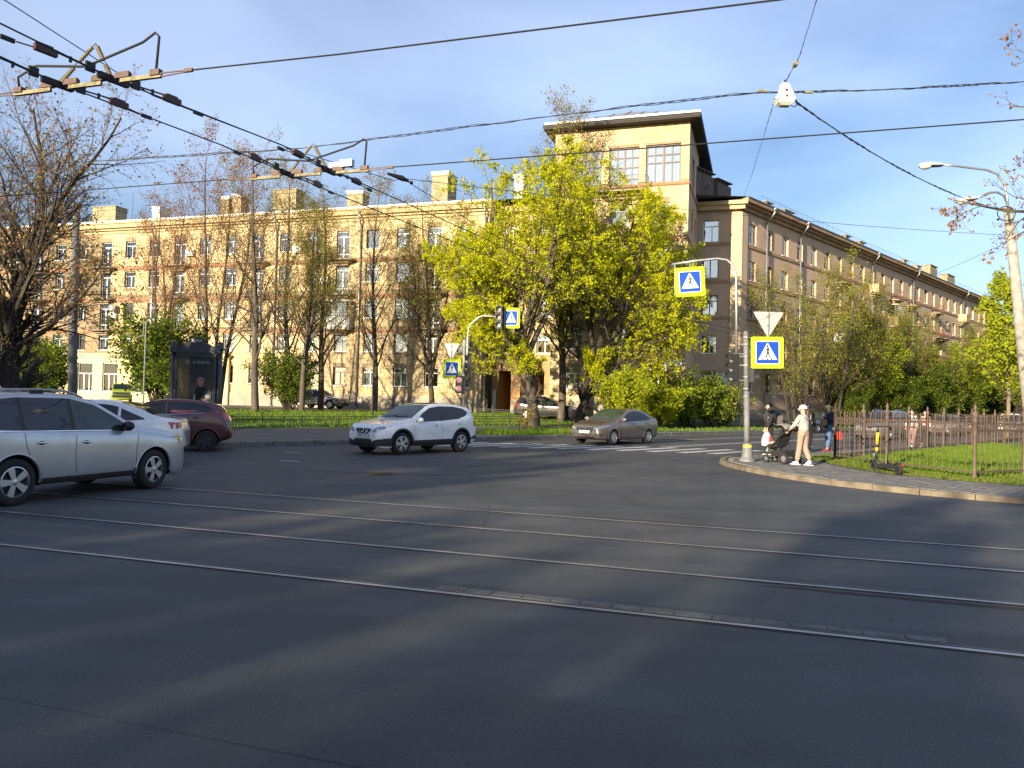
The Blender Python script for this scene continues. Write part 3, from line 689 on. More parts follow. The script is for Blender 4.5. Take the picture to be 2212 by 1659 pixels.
def balcony(parent, x, z, y, w=2.5, d=0.95, iron='paint_black_iron', rnd=random, laundry=False, curved=True, glazed=False, solid=False):
    s = MB(); n = 8
    s.prism_z([(x - w / 2, y), (x + w / 2, y), (x + w / 2, y - d * .72), (x + w / 2 - .28, y - d), (x - w / 2 + .28, y - d), (x - w / 2, y - d * .72)][::-1], z - .12, z)
    s.prism_z([(x - w / 2 + .25, y), (x + w / 2 - .25, y), (x + w / 2 - .35, y - d * .55), (x - w / 2 + .35, y - d * .55)][::-1], z - .32, z - .122)
    s.bx(x - w / 2 + .55, x + w / 2 - .55, y - d * .3, y, z - .52, z - .322)
    b = s.obj('balcony', 'balcony_slab', parent)
    r = MB(); path = [(x - w / 2 + .04, y), (x - w / 2 + .04, y - d * .70), (x - w / 2 + .29, y - d + .05), (x + w / 2 - .29, y - d + .05), (x + w / 2 - .04, y - d * .70), (x + w / 2 - .04, y)]
    for p, q in zip(path, path[1:]):
        for zz in (z + .08, z + .98): r.tube([(p[0], p[1], zz), (q[0], q[1], zz)], .018, 4)
        L_ = math.hypot(q[0] - p[0], q[1] - p[1]); k = max(1, int(L_ / .13))
        for i in range(k):
            f = i / k; r.tube([(p[0] + (q[0] - p[0]) * f, p[1] + (q[1] - p[1]) * f, z), (p[0] + (q[0] - p[0]) * f, p[1] + (q[1] - p[1]) * f, z + 1.0)], .010, 4, False)
    r.obj('railing', iron, b)
    if solid:
        g = MB()
        for p, q in zip(path, path[1:]): g.quad((p[0], p[1] + .01, z + .05), (q[0], q[1] + .01, z + .05), (q[0], q[1] + .01, z + .97), (p[0], p[1] + .01, z + .97))
        g.obj('screen_panel', solid if isinstance(solid, str) else 'wood_boards', b)
    if glazed:
        g = MB(); gp = MB()
        for p, q in zip(path, path[1:]):
            g.quad((p[0], p[1], z + .0), (q[0], q[1], z), (q[0], q[1], z + 1.0), (p[0], p[1], z + 1.0))
            L_ = math.hypot(q[0] - p[0], q[1] - p[1]); k = max(1, int(L_ / .5))
            for i in range(k + 1):
                f = i / k; g.tube([(p[0] + (q[0] - p[0]) * f, p[1] + (q[1] - p[1]) * f, z + 1), (p[0] + (q[0] - p[0]) * f, p[1] + (q[1] - p[1]) * f, z + 2.4)], .03, 4)
            g.tube([(p[0], p[1], z + 2.4), (q[0], q[1], z + 2.4)], .05, 4); g.tube([(p[0], p[1], z + 1.0), (q[0], q[1], z + 1.0)], .04, 4)
            gp.quad((p[0], p[1] + .012, z + 1.02), (q[0], q[1] + .012, z + 1.02), (q[0], q[1] + .012, z + 2.38), (p[0], p[1] + .012, z + 2.38))
        g.prism_z([(p[0], p[1]) for p in path][::-1], z + 2.42, z + 2.48)
        g.obj('glazing_frame', 'white_frame' if not solid else 'pale_trim', b); gp.obj('glazing', 'window_glass', b)
    return b

def downpipe(parent, x, y, z0, z1, m='galvanised', hopper=True, out=0.55):
    p = MB(); p.tube([(x, y - .16, z0 + .25), (x, y - .16, z1 - 1.1)], .075, 8); p.tube([(x, y - .16, z1 - 1.1), (x + .02, y - out, z1 - .35), (x + .02, y - out, z1 - .12)], .075, 8)
    p.tube([(x, y - .16, z0 + .25), (x, y - .34, z0 + .08)], .075, 8)
    if hopper: p.lathe([(.08, z1 - .22), (.17, z1 - .08), (.19, z1 + .06), (.15, z1 + .06)], 10, (x + .02, y - out, 0))
    for zz in np.arange(z0 + 1.5, z1 - 1.2, 1.6): p.lathe([(.076, -.03), (.09, -.03), (.09, .03), (.076, .03)], 8, (x, y - .16, float(zz)))
    return p.obj('downpipe', m, parent, smooth=True)

def ac_unit(parent, x, y, z):
    a = MB(); a.bx(x - .4, x + .4, y - .34, y - .06, z, z + .55); o = a.obj('air_conditioner', 'white_frame', parent)
    g = MB(); g.lathe([(0, 0), (.2, 0), (.22, -.012), (.235, 0)], 16, (x - .1, y - .345, z + .28), 'Y'); g.obj('fan_grille', 'grey_metal', o)
    b = MB(); b.bx(x - .32, x - .28, y - .3, y, z - .05, z - .002); b.bx(x + .28, x + .32, y - .3, y, z - .05, z - .002); b.obj('bracket', 'grey_metal', o)

P0 = (-2.54, 63.7, 0.0)
A_F = R(17.8)
LW = empty('apartment_building', P0, -A_F, label='yellow stone apartment building with tall corner tower and passage arches', cat='building')
rnd = random.Random(11)
ROWS = [(2.65, 4.27), (5.60, 7.19), (8.54, 10.16), (11.67, 13.26), (14.60, 16.21)]
FLOOR = [1.9, 4.95, 7.55, 10.6, 13.65]
XL, XR = -62.0, 0.35
cols = [-1.6 - 2.915 * k for k in range(0, 21)]
balc_cols = set(range(1, 21, 3))
ops = []; wins = []
for k, x in enumerate(cols):
    for r, (a, b) in enumerate(ROWS):
        hw = 0.62
        if k in balc_cols and r >= 2: ops.append((x - .62, x + .62, FLOOR[r] + .05, b)); wins.append((ops[-1], 'door'))
        elif r == 0 and 11 <= k <= 16: continue
        else: ops.append((x - hw, x + hw, a, b)); wins.append((ops[-1], 'white' if rnd.random() < .85 else 'brown'))
grid_wall(XL, XR, 0.0, 17.3, ops).obj('wall', 'wall_joint', LW)
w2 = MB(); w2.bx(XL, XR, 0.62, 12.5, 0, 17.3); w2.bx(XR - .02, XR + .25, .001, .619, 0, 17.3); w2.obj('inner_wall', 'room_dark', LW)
for o_, st in wins: window(LW, *o_, 0.0, st, rnd, sill=(st != 'door'))
blocks(LW, XL + 22, XR, 1.78, 17.1, ops + [(-46.2, -24.5, 0, 5.2)] + [(XL, XR, z - .02, z + .12) for z in (7.40, 10.48, 13.58)], 0.0, .82, .40, rnd)
pl = MB(); pl.bx(XL, XR + .03, -.10, .0, 0, 1.72); pl.bx(XL, XR + .03, -.07, .0, 1.722, 1.80); pl.obj('plinth', 'plinth', LW)
for z in (7.44, 10.52, 13.62):
    b = MB(); b.bx(XL, XR + .02, -.075, .0, z - .10, z + .06); b.bx(XL, XR + .02, -.05, .0, z - .16, z - .102); b.obj('string_course', 'band_red', LW)
c = MB(); c.bx(XL, XR + .1, -.10, .3, 17.02, 17.28); c.bx(XL, XR + .2, -.30, .3, 17.282, 17.48); c.bx(XL, XR + .3, -.55, .3, 17.482, 17.86); c.bx(XL, XR + .35, -.66, .3, 17.862, 17.98); c.obj('cornice', 'cornice', LW)
g = MB(); g.bx(XL, XR + .35, -.72, -.5, 17.985, 18.13); g.obj('gutter', 'gutter_white', LW)
rf = MB(); rf.quad((XL, -.6, 18.05), (6.9, -.6, 18.05), (6.9, 6.2, 19.6), (XL, 6.2, 19.6)); rf.quad((XL, 6.2, 19.6), (6.9, 6.2, 19.6), (6.9, 13, 18.0), (XL, 13, 18.0))
for x in np.arange(XL + .5, 6.5, 1.2): rf.bx(x, x + .03, 0, .03, 18.06, 18.065)
ROOF = rf.obj('roof', 'roof_metal', LW)
ch = [(-36.0, 3.2, .9, 1.5, 19.8, 'gutter_white'), (-42.8, 3.4, 3.0, 1.5, 20.2, 'chimney_stone'), (-27.9, 3.2, .9, 1.2, 20.4, 'chimney_stone'), (-26.4, 3.0, 1.0, 1.2, 20.5, 'chimney_stone'), (-21.0, 3.0, 2.5, 1.4, 20.6, 'chimney_stone'), (-13.5, 2.8, 1.6, 1.2, 20.0, 'chimney_stone'), (-4.9, 2.6, 1.5, 2.0, 21.0, 'chimney_stone'), (2.2, 2.6, .8, 1.3, 20.4, 'gutter_white')]
for (x, y, w, d, zt, m) in ch:
    q = MB(); q.bx(x - w / 2, x + w / 2, y - d / 2, y + d / 2, 18.2, zt); q.bx(x - w / 2 - .07, x + w / 2 + .07, y - d / 2 - .07, y + d / 2 + .07, zt, zt + .14); o = q.obj('chimney', m, ROOF)
    q = MB(); q.bx(x - w / 2 - .02, x + w / 2 + .02, y - d / 2 - .02, y + d / 2 + .02, zt + .142, zt + .32); q.bx(x - w / 2 - .1, x + w / 2 + .1, y - d / 2 - .1, y + d / 2 + .1, zt + .322, zt + .40); q.obj('chimney_cap', 'gutter_white', o) if False else q.obj('chimney_cap', 'snow_white' if w < 2 else 'chimney_stone', ROOF)
ar = MB()
for x in np.arange(-60, 6, 1.6): ar.tube([(x, -.2, 18.1), (x, -.2, 18.75)], .012, 4, False)
for zz in (18.4, 18.74): ar.tube([(-60, -.2, zz), (6, -.2, zz)], .010, 4, False)
ar.tube([(-38.5, 2, 18.5), (-38.5, 2, 21.6)], .02, 4); ar.obj('roof_railing', 'dark_metal', ROOF)
for k in sorted(balc_cols):
    if k > 18: continue
    for r in (2, 3, 4):
        if (k, r) == (4, 2): balcony(LW, cols[k], FLOOR[r], -.02, rnd=rnd, glazed=True)
        else: balcony(LW, cols[k], FLOOR[r], -.02, rnd=rnd)
for x in (-11.45, -20.0, -33.7, -43.0, 0.1): downpipe(LW, x, -.02, 0.6, 17.7)
ac_unit(LW, cols[13] + 1.25 - 0.0, -.02, 8.6)
for k_, z_ in ((2, 8.4), (5, 11.6), (9, 5.5), (10, 14.5), (6, 14.4)): ac_unit(LW, cols[k_] + 1.35, -.02, z_)
d = MB(); d.lathe([(0, -.16), (.25, -.12), (.42, 0), (.43, .0), (.26, -.10), (0, -.14)], 18, (cols[13] + 1.35, -.55, 9.65), 'Y'); d.tube([(cols[13] + 1.35, -.6, 9.65), (cols[13] + 1.75, -.02, 9.6)], .02, 5); d.obj('satellite_dish', 'grey_metal', LW)
# yellow rendered ground floor with shop windows
so = []
for x in (-41.35, -38.25, -34.6, -31.2, -28.0): so.append((x - .95, x + .95, 1.55, 4.35))
an = grid_wall(-46.0, -24.6, 0, 5.0, so, y=-.32, reveal=.3).obj('shop_front', 'yellow_render', LW)
q = MB(); q.bx(-46.0, -45.7, -.318, -.002, 0, 5.0); q.bx(-24.9, -24.6, -.318, -.002, 0, 5.0); q.bx(-46, -24.6, -.06, -.02, 0, 5.0); q.obj('shop_side', 'yellow_render', LW)
q = MB(); q.bx(-46.2, -24.4, -.62, -.0, 5.08, 5.22); q.bx(-46.1, -24.5, -.48, -.0, 4.90, 5.078); q.obj('shop_ledge', 'yellow_ledge', LW)
for o_ in so: window(LW, *o_, -.32, 'shop', rnd, curtain=.3, reveal=.15)

# passage bay between wing and tower (set back 1 m), three openings
bo = [(1.15, 2.25, .5, 4.15), (3.05, 5.1, .5, 4.15), (5.7, 6.75, .5, 4.15)]; bw = []
for x in (2.0, 5.0):
    for r in (1, 2, 3, 4): bw.append((x - .62, x + .62, ROWS[r][0], ROWS[r][1]))
grid_wall(.35, 6.9, 0, 17.3, bo + bw, y=1.0, reveal=.3).obj('wall', 'arch_plaster', LW)
for o_ in bw: window(LW, *o_, 1.0, 'white', rnd)
q = MB(); q.bx(.3, 6.9, 1.02 + .61, 12, 4.6, 17.3); q.bx(.3, 1.1, 1.35, 8, 0, 4.3); q.bx(5.15, 5.65, 1.35, 8, 0, 4.3); q.bx(2.3, 3.0, 1.35, 8, 0, 4.3); q.bx(.3, 6.9, 8.0, 8.2, 0, 4.6); q.obj('passage', 'arch_plaster', LW)
blocks(LW, .4, 6.88, 4.9, 17.1, bw, 1.0, .82, .40, rnd)
q = MB(); q.bx(.32, 6.9, .5, 1.3, 17.3, 17.9); q.obj('cornice', 'cornice', LW)
q = MB(); q.bx(2.3, 3.0, .88, .998, 0, 1.7); q.bx(5.12, 5.68, .88, .998, 0, 1.7); q.obj('plinth', 'plinth', LW)
q = MB(); q.bx(.75, 1.1, .6, .95, .5, 2.6); q.obj('cable_cabinet', 'grey_metal', LW)

# tower
TX0, TX1, TY, TZ = 6.9, 16.8, -4.0, 21.95
top = [(7.95, 10.45, 17.68, 20.4), (11.02, 13.22, 17.10, 20.4), (13.70, 16.20, 17.68, 20.45)]
tw = []
for x in (8.7, 11.9, 14.85):
    for r, (a, b) in enumerate(ROWS):
        hw = .62; tw.append((x - hw, x + hw, a, b))
grid_wall(TX0, TX1, 0, TZ, top + tw, y=TY).obj('tower_wall', 'wall_joint', LW)
for o_, st in zip(top, ('studio', 'studio_door', 'studio')): window(LW, *o_, TY, st, rnd, sill=False, curtain=.1, reveal=.12)
for o_ in tw: window(LW, *o_, TY, 'white', rnd)
blocks(LW, TX0, TX1, 1.78, TZ - .02, top + tw + [(TX0, TX1, z - .02, z + .12) for z in (7.40, 10.48, 13.58, 17.52)], TY, .82, .40, rnd, single_from=15.0)
q = MB(); q.bx(TX0 - .02, TX1 + .03, TY - .10, TY, 0, 1.72); q.bx(TX0 - .02, TX1 + .03, TY - .07, TY, 1.722, 1.80); q.obj('plinth', 'plinth', LW)
for z in (7.44, 10.52, 13.62, 17.56):
    b = MB(); b.bx(TX0, TX1 + .06, TY - .075, TY, z - .10, z + .06); b.bx(TX1 + .001, TX1 + .06, TY + .001, 4.15, z - .10, z + .06); b.obj('string_course', 'band_red', LW)
sd = grid_wall(0, 8.3, 0, TZ, [(2.6, 3.6, a, b) for a, b in ROWS] + [(5.4, 6.4, a, b) for a, b in ROWS] + [(2.4, 4.4, 18, 20.3)], y=0)
sd.v = [(TX1 - y, TY + x, z) for (x, y, z) in sd.v]; sd.obj('tower_side_wall', 'brown_render', LW)
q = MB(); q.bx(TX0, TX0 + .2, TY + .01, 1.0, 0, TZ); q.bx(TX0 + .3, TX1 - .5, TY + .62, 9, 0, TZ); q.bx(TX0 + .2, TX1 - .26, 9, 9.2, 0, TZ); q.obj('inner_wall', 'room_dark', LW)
EX0, EX1, EY0, EY1 = 6.15, 17.55, TY - .80, 9.9
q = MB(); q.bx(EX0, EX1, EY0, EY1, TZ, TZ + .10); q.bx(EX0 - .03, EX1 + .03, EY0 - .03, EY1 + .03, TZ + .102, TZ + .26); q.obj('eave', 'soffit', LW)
zr, rx = TZ + 2.75, (EX0 + EX1) / 2
q = MB(); A_, B_, C_, D_, E_, F_ = (EX0 - .05, EY0 - .05, TZ + .30), (EX1 + .05, EY0 - .05, TZ + .30), (EX1 + .05, EY1, TZ + .30), (EX0 - .05, EY1, TZ + .30), (rx, EY0 + 5.2, zr), (rx, EY1 - 5.2, zr)
q.add([A_, B_, C_, D_, E_, F_], [(0, 1, 4), (1, 2, 5, 4), (2, 3, 5), (3, 0, 4, 5), (3, 2, 1, 0)])
TROOF = q.obj('tower_roof', 'roof_metal', LW)
for k in range(1, 10):
    xa = EX0 + (EX1 - EX0) * k / 10; f = min(abs(xa - EX0), abs(EX1 - xa)) / ((EX1 - EX0) / 2)
    s_ = MB(); s_.tube([(xa, EY0, TZ + .33), (xa, EY0 + 5.2 * f, TZ + .33 + (zr - TZ - .3) * f)], .03, 4); s_.obj('roof_seam', 'steel_dark_blue', TROOF)
n = 14
for k in range(n):
    s_ = MB(); xa = EX0 + (EX1 - EX0) * k / n; s_.bx(xa + .01, xa + (EX1 - EX0) / n - .01, EY0 + .25, EY0 + .30, TZ + .36, TZ + .58); s_.obj('snow_guard_plate', 'gutter_white', TROOF)
bq = balcony(LW, 12.1, 17.05, TY - .02, w=3.8, d=1.1)
ac_unit(LW, 13.6, TY - .02, 15.0)
for x in (10.2, 13.35): downpipe(LW, x, TY - .02, .6, 8.0, hopper=False) if False else None
t_ = MB(); t_.tube([(TX1 + .02, 3.2, 19.0), (TX1 + .75, 3.2, 19.0), (TX1 + .85, 3.1, 19.35)], .03, 5); t_.lathe([(.14, -.02), (.16, 0), (.14, .02)], 10, (TX1 + .6, 3.15, 19.12), 'Y'); t_.obj('antenna_bracket', 'dark_metal', LW)
q = MB(); q.bx(15.1, 16.6, TY - .06, TY - .03, 4.45, 4.85); q.obj('address_plate', 'sign_white', LW)
q = MB(); q.bx(15.16, 16.54, TY - .064, TY - .0605, 4.50, 4.80); q.obj('plate_lettering_band', 'sign_blue', LW) if False else None

# right-hand wing: link wall parallel to the left wing, then the long wing at 44.5 degrees
RW = empty('apartment_building', (17.99, 61.53, 0), R(90 - 44.5), label='long brown rendered apartment wing with downpipes and iron balconies', cat='building')
# link wall, built in the frame of LW then moved into RW space
Mlw = Matrix.Translation(P0) @ Matrix.Rotation(-A_F, 4, 'Z'); Mrw = Matrix.Translation((17.99, 61.53, 0)) @ Matrix.Rotation(R(45.5), 4, 'Z')
LK = Mrw.inverted() @ Mlw
def lk(mb): mb.v = [tuple(LK @ Vector(v)) for v in mb.v]; return mb
LY = 4.2
lro = [(3.05, 4.54), (5.9, 7.4), (8.95, 10.6), (12.0, 13.6), (14.93, 16.70)]
lo = [(17.22, 18.5, a, b) for a, b in lro]
lk(grid_wall(16.4, 20.24, 0, 17.4, lo, y=LY)).obj('wall', 'brown_render', RW)
for i, o_ in enumerate(lo):
    ww = window(RW, *o_, LY, ('white', 'white', 'dark', 'plain', 'white')[i], rnd, curtain=.9 if i != 2 else .1)
    ww.matrix_parent_inverse = Matrix.Identity(4); lc = Vector((o_[0], LY + .17, o_[2])); ww.location = LK @ lc; ww.rotation_euler = (0, 0, -A_F - R(45.5))
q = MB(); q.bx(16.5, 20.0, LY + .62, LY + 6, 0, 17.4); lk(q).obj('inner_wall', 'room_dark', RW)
for z in (8.83, 11.74, 14.78): q = MB(); q.bx(16.5, 20.2, LY - .09, LY, z - .16, z + .10); lk(q).obj('string_course', 'brown_trim', RW)
q = MB(); q.bx(19.46, 20.32, LY - .14, LY - .002, 0, 17.2); lk(q).obj('pilaster', 'pale_trim', RW)
q = MB(); q.bx(19.40, 20.42, LY - .22, LY - .002, 0, 1.6); q.bx(16.6, 19.4, LY - .12, LY - .002, 0, 1.5); lk(q).obj('plinth', 'plinth', RW)
q = MB(); q.bx(16.3, 20.5, LY - .5, LY + .2, 17.42, 17.75); q.bx(16.3, 20.7, LY - .75, LY + .2, 17.752, 18.05); lk(q).obj('cornice', 'pale_trim', RW)
q = MB(); q.bx(16.72, 17.05, LY - .05, LY - .003, 2.6, 4.4); q.obj('notice_board', 'sign_white', RW) if False else None
q = MB(); q.bx(18.62, 19.4, LY - .05, LY - .003, 3.2, 4.35); lk(q).obj('notice_board', 'sign_white', RW)
# wing proper: local x along the wing, -y faces the street
WL = 80.0
wc = [1.95 + 2.96 * k for k in range(26)]
rro = [(2.9, 4.5), (5.85, 7.45), (8.9, 10.5), (11.95, 13.55), (14.9, 16.6)]
fl2 = [2.0, 5.0, 7.95, 11.0, 13.98]
wb = {(6, 4), (6, 3), (9, 4), (11, 4), (11, 3), (13, 4), (13, 3), (16, 4), (16, 3), (20, 4), (20, 3), (9, 3), (6, 2), (11, 2), (17, 3), (24, 4)}
wo = []; wst = []
for k, x in enumerate(wc):
    for r, (a, b) in enumerate(rro):
        if (k, r) in wb: wo.append((x - .55, x + .55, fl2[r] + .05, b)); wst.append('door')
        else: wo.append((x - .6, x + .6, a, b)); wst.append(rnd.choice(['white', 'white', 'white', 'dark', 'brown']))
grid_wall(0, WL, 0, 17.4, wo).obj('wall', 'brown_render', RW)
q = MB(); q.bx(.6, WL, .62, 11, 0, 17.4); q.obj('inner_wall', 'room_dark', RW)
q = MB(); q.quad((WL, 0, 0), (WL, 12, 0), (WL, 12, 17.4), (WL, 0, 17.4)); q.obj('end_wall', 'brown_render', RW)
for o_, st in zip(wo, wst): window(RW, *o_, 0, st, rnd, sill=(st != 'door'))
q = MB(); q.bx(-.1, WL, -.12, -.0, 0, 1.5); q.obj('plinth', 'plinth', RW)
for z in (8.83, 11.74, 14.72): q = MB(); q.bx(0, WL, -.09, -.0, z - .14, z + .10); q.obj('string_course', 'brown_trim', RW)
q = MB(); q.bx(-.14, .85, -.14, -.002, 0, 17.2); q.obj('pilaster', 'brown_render', RW)
q = MB(); q.bx(-.2, WL, -.25, .3, 17.42, 17.70); q.bx(-.3, WL + .1, -.50, .3, 17.702, 17.92); q.bx(-.4, WL + .2, -.80, .3, 17.922, 18.22); q.obj('cornice', 'brown_trim', RW)
q = MB(); q.bx(-.4, WL + .2, -.86, .3, 18.222, 18.30); q.obj('gutter', 'steel_dark_blue', RW)
q = MB(); q.quad((-.4, -.7, 18.31), (WL, -.7, 18.31), (WL, 6, 19.9), (3.0, 6, 19.9)); q.quad((3.0, 6, 19.9), (WL, 6, 19.9), (WL, 12.5, 18.3), (-6, 12.5, 18.3)); q.add([(-.4, -.7, 18.31), (3.0, 6, 19.9), (-6, 12.5, 18.3), (-5.2, 3.2, 18.15)], [(0, 1, 2, 3)])
R2 = q.obj('roof', 'steel_dark_blue', RW)
rr_ = MB()
for x in np.arange(2.2, WL, 1.1): rr_.tube([(x, -.55, 18.3), (x, -.55, 18.95)], .012, 4, False)
for x in np.arange(2.2, WL, .28): rr_.tube([(x, -.55, 18.45), (x, -.55, 18.92)], .006, 3, False)
for zz in (18.45, 18.93): rr_.tube([(2.2, -.55, zz), (WL, -.55, zz)], .012, 4, False)
rr_.obj('roof_railing', 'steel_dark_blue', R2)
for (x, y, w, d, zt, m) in [(-2.0, 2.6, 2.6, 1.0, 20.2, 'chimney_brown'), (.6, 2.4, 2.2, 1.0, 19.9, 'chimney_brown'), (8.0, 2.0, 1.2, .8, 19.6, 'chimney_stone'), (12.0, 2.0, 2.0, .8, 19.6, 'chimney_stone'), (26, 2, 1.3, .8, 19.7, 'chimney_stone'), (30, 2, 1.6, .8, 19.7, 'chimney_stone'), (44, 2, 1.3, .8, 19.8, 'chimney_stone'), (49, 2, 1.6, .8, 19.8, 'chimney_stone'), (58, 3, 3.0, 1, 21.2, 'chimney_stone'), (66, 3, 3.6, 1, 21.0, 'chimney_stone')]:
    q = MB(); q.bx(x - w / 2, x + w / 2, y - d / 2, y + d / 2, 18.3, zt); q.obj('chimney', m, R2)
    q = MB(); nn = max(2, int(w / .45))
    for i in range(nn): q.bx(x - w / 2 + i * w / nn + .03, x - w / 2 + i * w / nn + .12, y - d / 2, y + d / 2, zt + .002, zt + .25)
    q.bx(x - w / 2 - .1, x + w / 2 + .1, y - d / 2 - .1, y + d / 2 + .1, zt + .252, zt + .33); q.obj('chimney_cap', m, R2)
for x in (4.1, 10.6, 28.0, 41.2, 61.8, 75.6): downpipe(RW, x, -.02, .3, 18.2, out=.78)
for (k, r) in sorted(wb):
    gl = (k, r) in ((11, 3), (6, 2)); sol = {(9, 4): 'pale_trim', (20, 4): 'yellow_render', (11, 3): 'wood_boards'}.get((k, r), False)
    balcony(RW, wc[k], fl2[r], -.02, w=2.3, d=1.0, iron='rust_iron', rnd=rnd, glazed=gl, solid=sol)
# ------------------------------------------------------------------ trees and shrubs
mat('bark_grey', (0.105, 0.085, 0.062), 0.95, col2=(0.055, 0.045, 0.035), vscale=5, stretch=(1, 1, 0.25), bump=0.8, bscale=14)
mat('bark_dark', (0.045, 0.037, 0.030), 0.95, col2=(0.025, 0.021, 0.018), vscale=5, stretch=(1, 1, 0.25), bump=0.8, bscale=14)
mat('bark_pale', (0.20, 0.17, 0.11), 0.95, var=0.4, vscale=6, stretch=(1, 1, 0.3), bump=0.6, bscale=14)
mat('twig', (0.10, 0.075, 0.048), 0.95, var=0.3, vscale=3)
mat('twig_dark', (0.060, 0.046, 0.036), 0.95)
leafmat('leaf_maple', (0.41, 0.44, 0.012), (0.56, 0.55, 0.020), 0.5)
leafmat('leaf_young', (0.22, 0.27, 0.018), (0.34, 0.37, 0.025), 0.42)
leafmat('leaf_green', (0.065, 0.105, 0.018), (0.115, 0.16, 0.028), 0.38)
leafmat('leaf_dark', (0.030, 0.065, 0.010), (0.055, 0.095, 0.014), 0.3)
leafmat('leaf_bud', (0.24, 0.16, 0.055), (0.30, 0.25, 0.05), 0.35)
leafmat('leaf_key', (0.30, 0.15, 0.06), (0.22, 0.10, 0.04), 0.35)
leafmat('leaf_olive', (0.17, 0.16, 0.03), (0.25, 0.26, 0.03), 0.4)

def frusta(S, k):
    """S rows: x0 y0 z0 x1 y1 z1 r0 r1 -> quads"""
    if len(S) == 0: return np.zeros((0, 3)), np.zeros((0, 4), int)
    S = np.asarray(S); a, b = S[:, :3], S[:, 3:6]; d = b - a; d /= (np.linalg.norm(d, axis=1, keepdims=True) + 1e-9)
    ref = np.where(np.abs(d[:, 2:3]) < .9, np.array([[0, 0, 1.]]), np.array([[1., 0, 0]])); u = np.cross(d, ref); u /= np.linalg.norm(u, axis=1, keepdims=True); v = np.cross(d, u)
    V = []
    for P, rr in ((a, S[:, 6:7]), (b, S[:, 7:8])):
        for i in range(k):
            t = 2 * np.pi * i / k; V.append(P + (u * np.cos(t) + v * np.sin(t)) * rr)
    V = np.stack(V, 1).reshape(-1, 3); n = len(S); base = (np.arange(n) * 2 * k)[:, None]
    F = np.concatenate([np.stack([base[:, 0] + i, base[:, 0] + (i + 1) % k, base[:, 0] + k + (i + 1) % k, base[:, 0] + k + i], 1) for i in range(k)])
    return V, F
def join_np(parts):
    V = []; F = []; b = 0
    for v, f in parts:
        V.append(v); F.append(f + b); b += len(v)
    return np.concatenate(V), np.concatenate(F)
def nrm(v): return v / (math.sqrt(v[0] * v[0] + v[1] * v[1] + v[2] * v[2]) + 1e-9)
def grow(rg, p, d, L, r, lvl, spec, segs, tips, limit=None):
    sp = spec[lvl]; ns = sp['seg']; pts = [p]; ds = [d]; rs = [r]
    for i in range(ns):
        d = nrm(d + rg.normal(0, sp['wob'], 3) + np.array([0, 0, sp['up']])); p = p + d * (L / ns); pts.append(p); ds.append(d)
        rs.append(max(r * (1 - (1 - sp.get('end', .35)) * (i + 1) / ns), .003))
        segs.append((lvl, *pts[-2], *p, rs[-2], rs[-1]))
    if lvl + 1 >= len(spec):
        tips.append((*p, *d)); 
        if ns > 1: tips.append((*pts[-2], *ds[-2]))
        return
    n = sp['n']; f0 = sp['f0']; az = rg.uniform(0, 6.28)
    for k in range(n):
        f = f0 + (1 - f0) * (k + rg.uniform(0, .9)) / n; f = min(f, 1.0); x = f * ns; i = min(int(x), ns - 1); q = pts[i] + (pts[i + 1] - pts[i]) * (x - i); dd = ds[i + 1]
        az += 2.4 + rg.uniform(-.5, .5); a = math.radians(rg.uniform(*sp['ang']))
        u = nrm(np.cross(dd, (0.3, 0.2, 1.0) if abs(dd[2]) < .95 else (1.0, 0, 0))); v = np.cross(dd, u)
        nd = nrm(dd * math.cos(a) + (u * math.cos(az) + v * math.sin(az)) * math.sin(a) + np.array(sp.get('bias', (0, 0, 0))))
        l2 = L * sp['ratio'] * (1 - sp.get('taper', .5) * (f - f0) / (1 - f0 + 1e-6)) * rg.uniform(.75, 1.2)
        r2 = min((rs[i] + (rs[i + 1] - rs[i]) * (x - i)) * sp.get('rr', .55), r * .8)
        grow(rg, q, nd, l2, r2, lvl + 1, spec, segs, tips)
    if sp.get('apex', True): tips.append((*p, *d))
def leaves_np(rg, T, n, size, spread, flat=0.0, jit=.35):
    T = np.repeat(np.asarray(T)[:, :3], n, 0); m = len(T); C = T + rg.normal(0, spread, (m, 3))
    s = size * rg.uniform(1 - jit, 1 + jit, (m, 1)); a = rg.normal(0, 1, (m, 3)); a[:, 2] *= (1 - flat); a /= np.linalg.norm(a, axis=1, keepdims=True); b = rg.normal(0, 1, (m, 3)); b -= (b * a).sum(1, keepdims=True) * a; b /= np.linalg.norm(b, axis=1, keepdims=True)
    V = np.stack([C - a * s * .5, C + b * s * .42, C + a * s * .55, C - b * s * .42], 1).reshape(-1, 3); F = np.arange(4 * m).reshape(-1, 4)
    return V, F
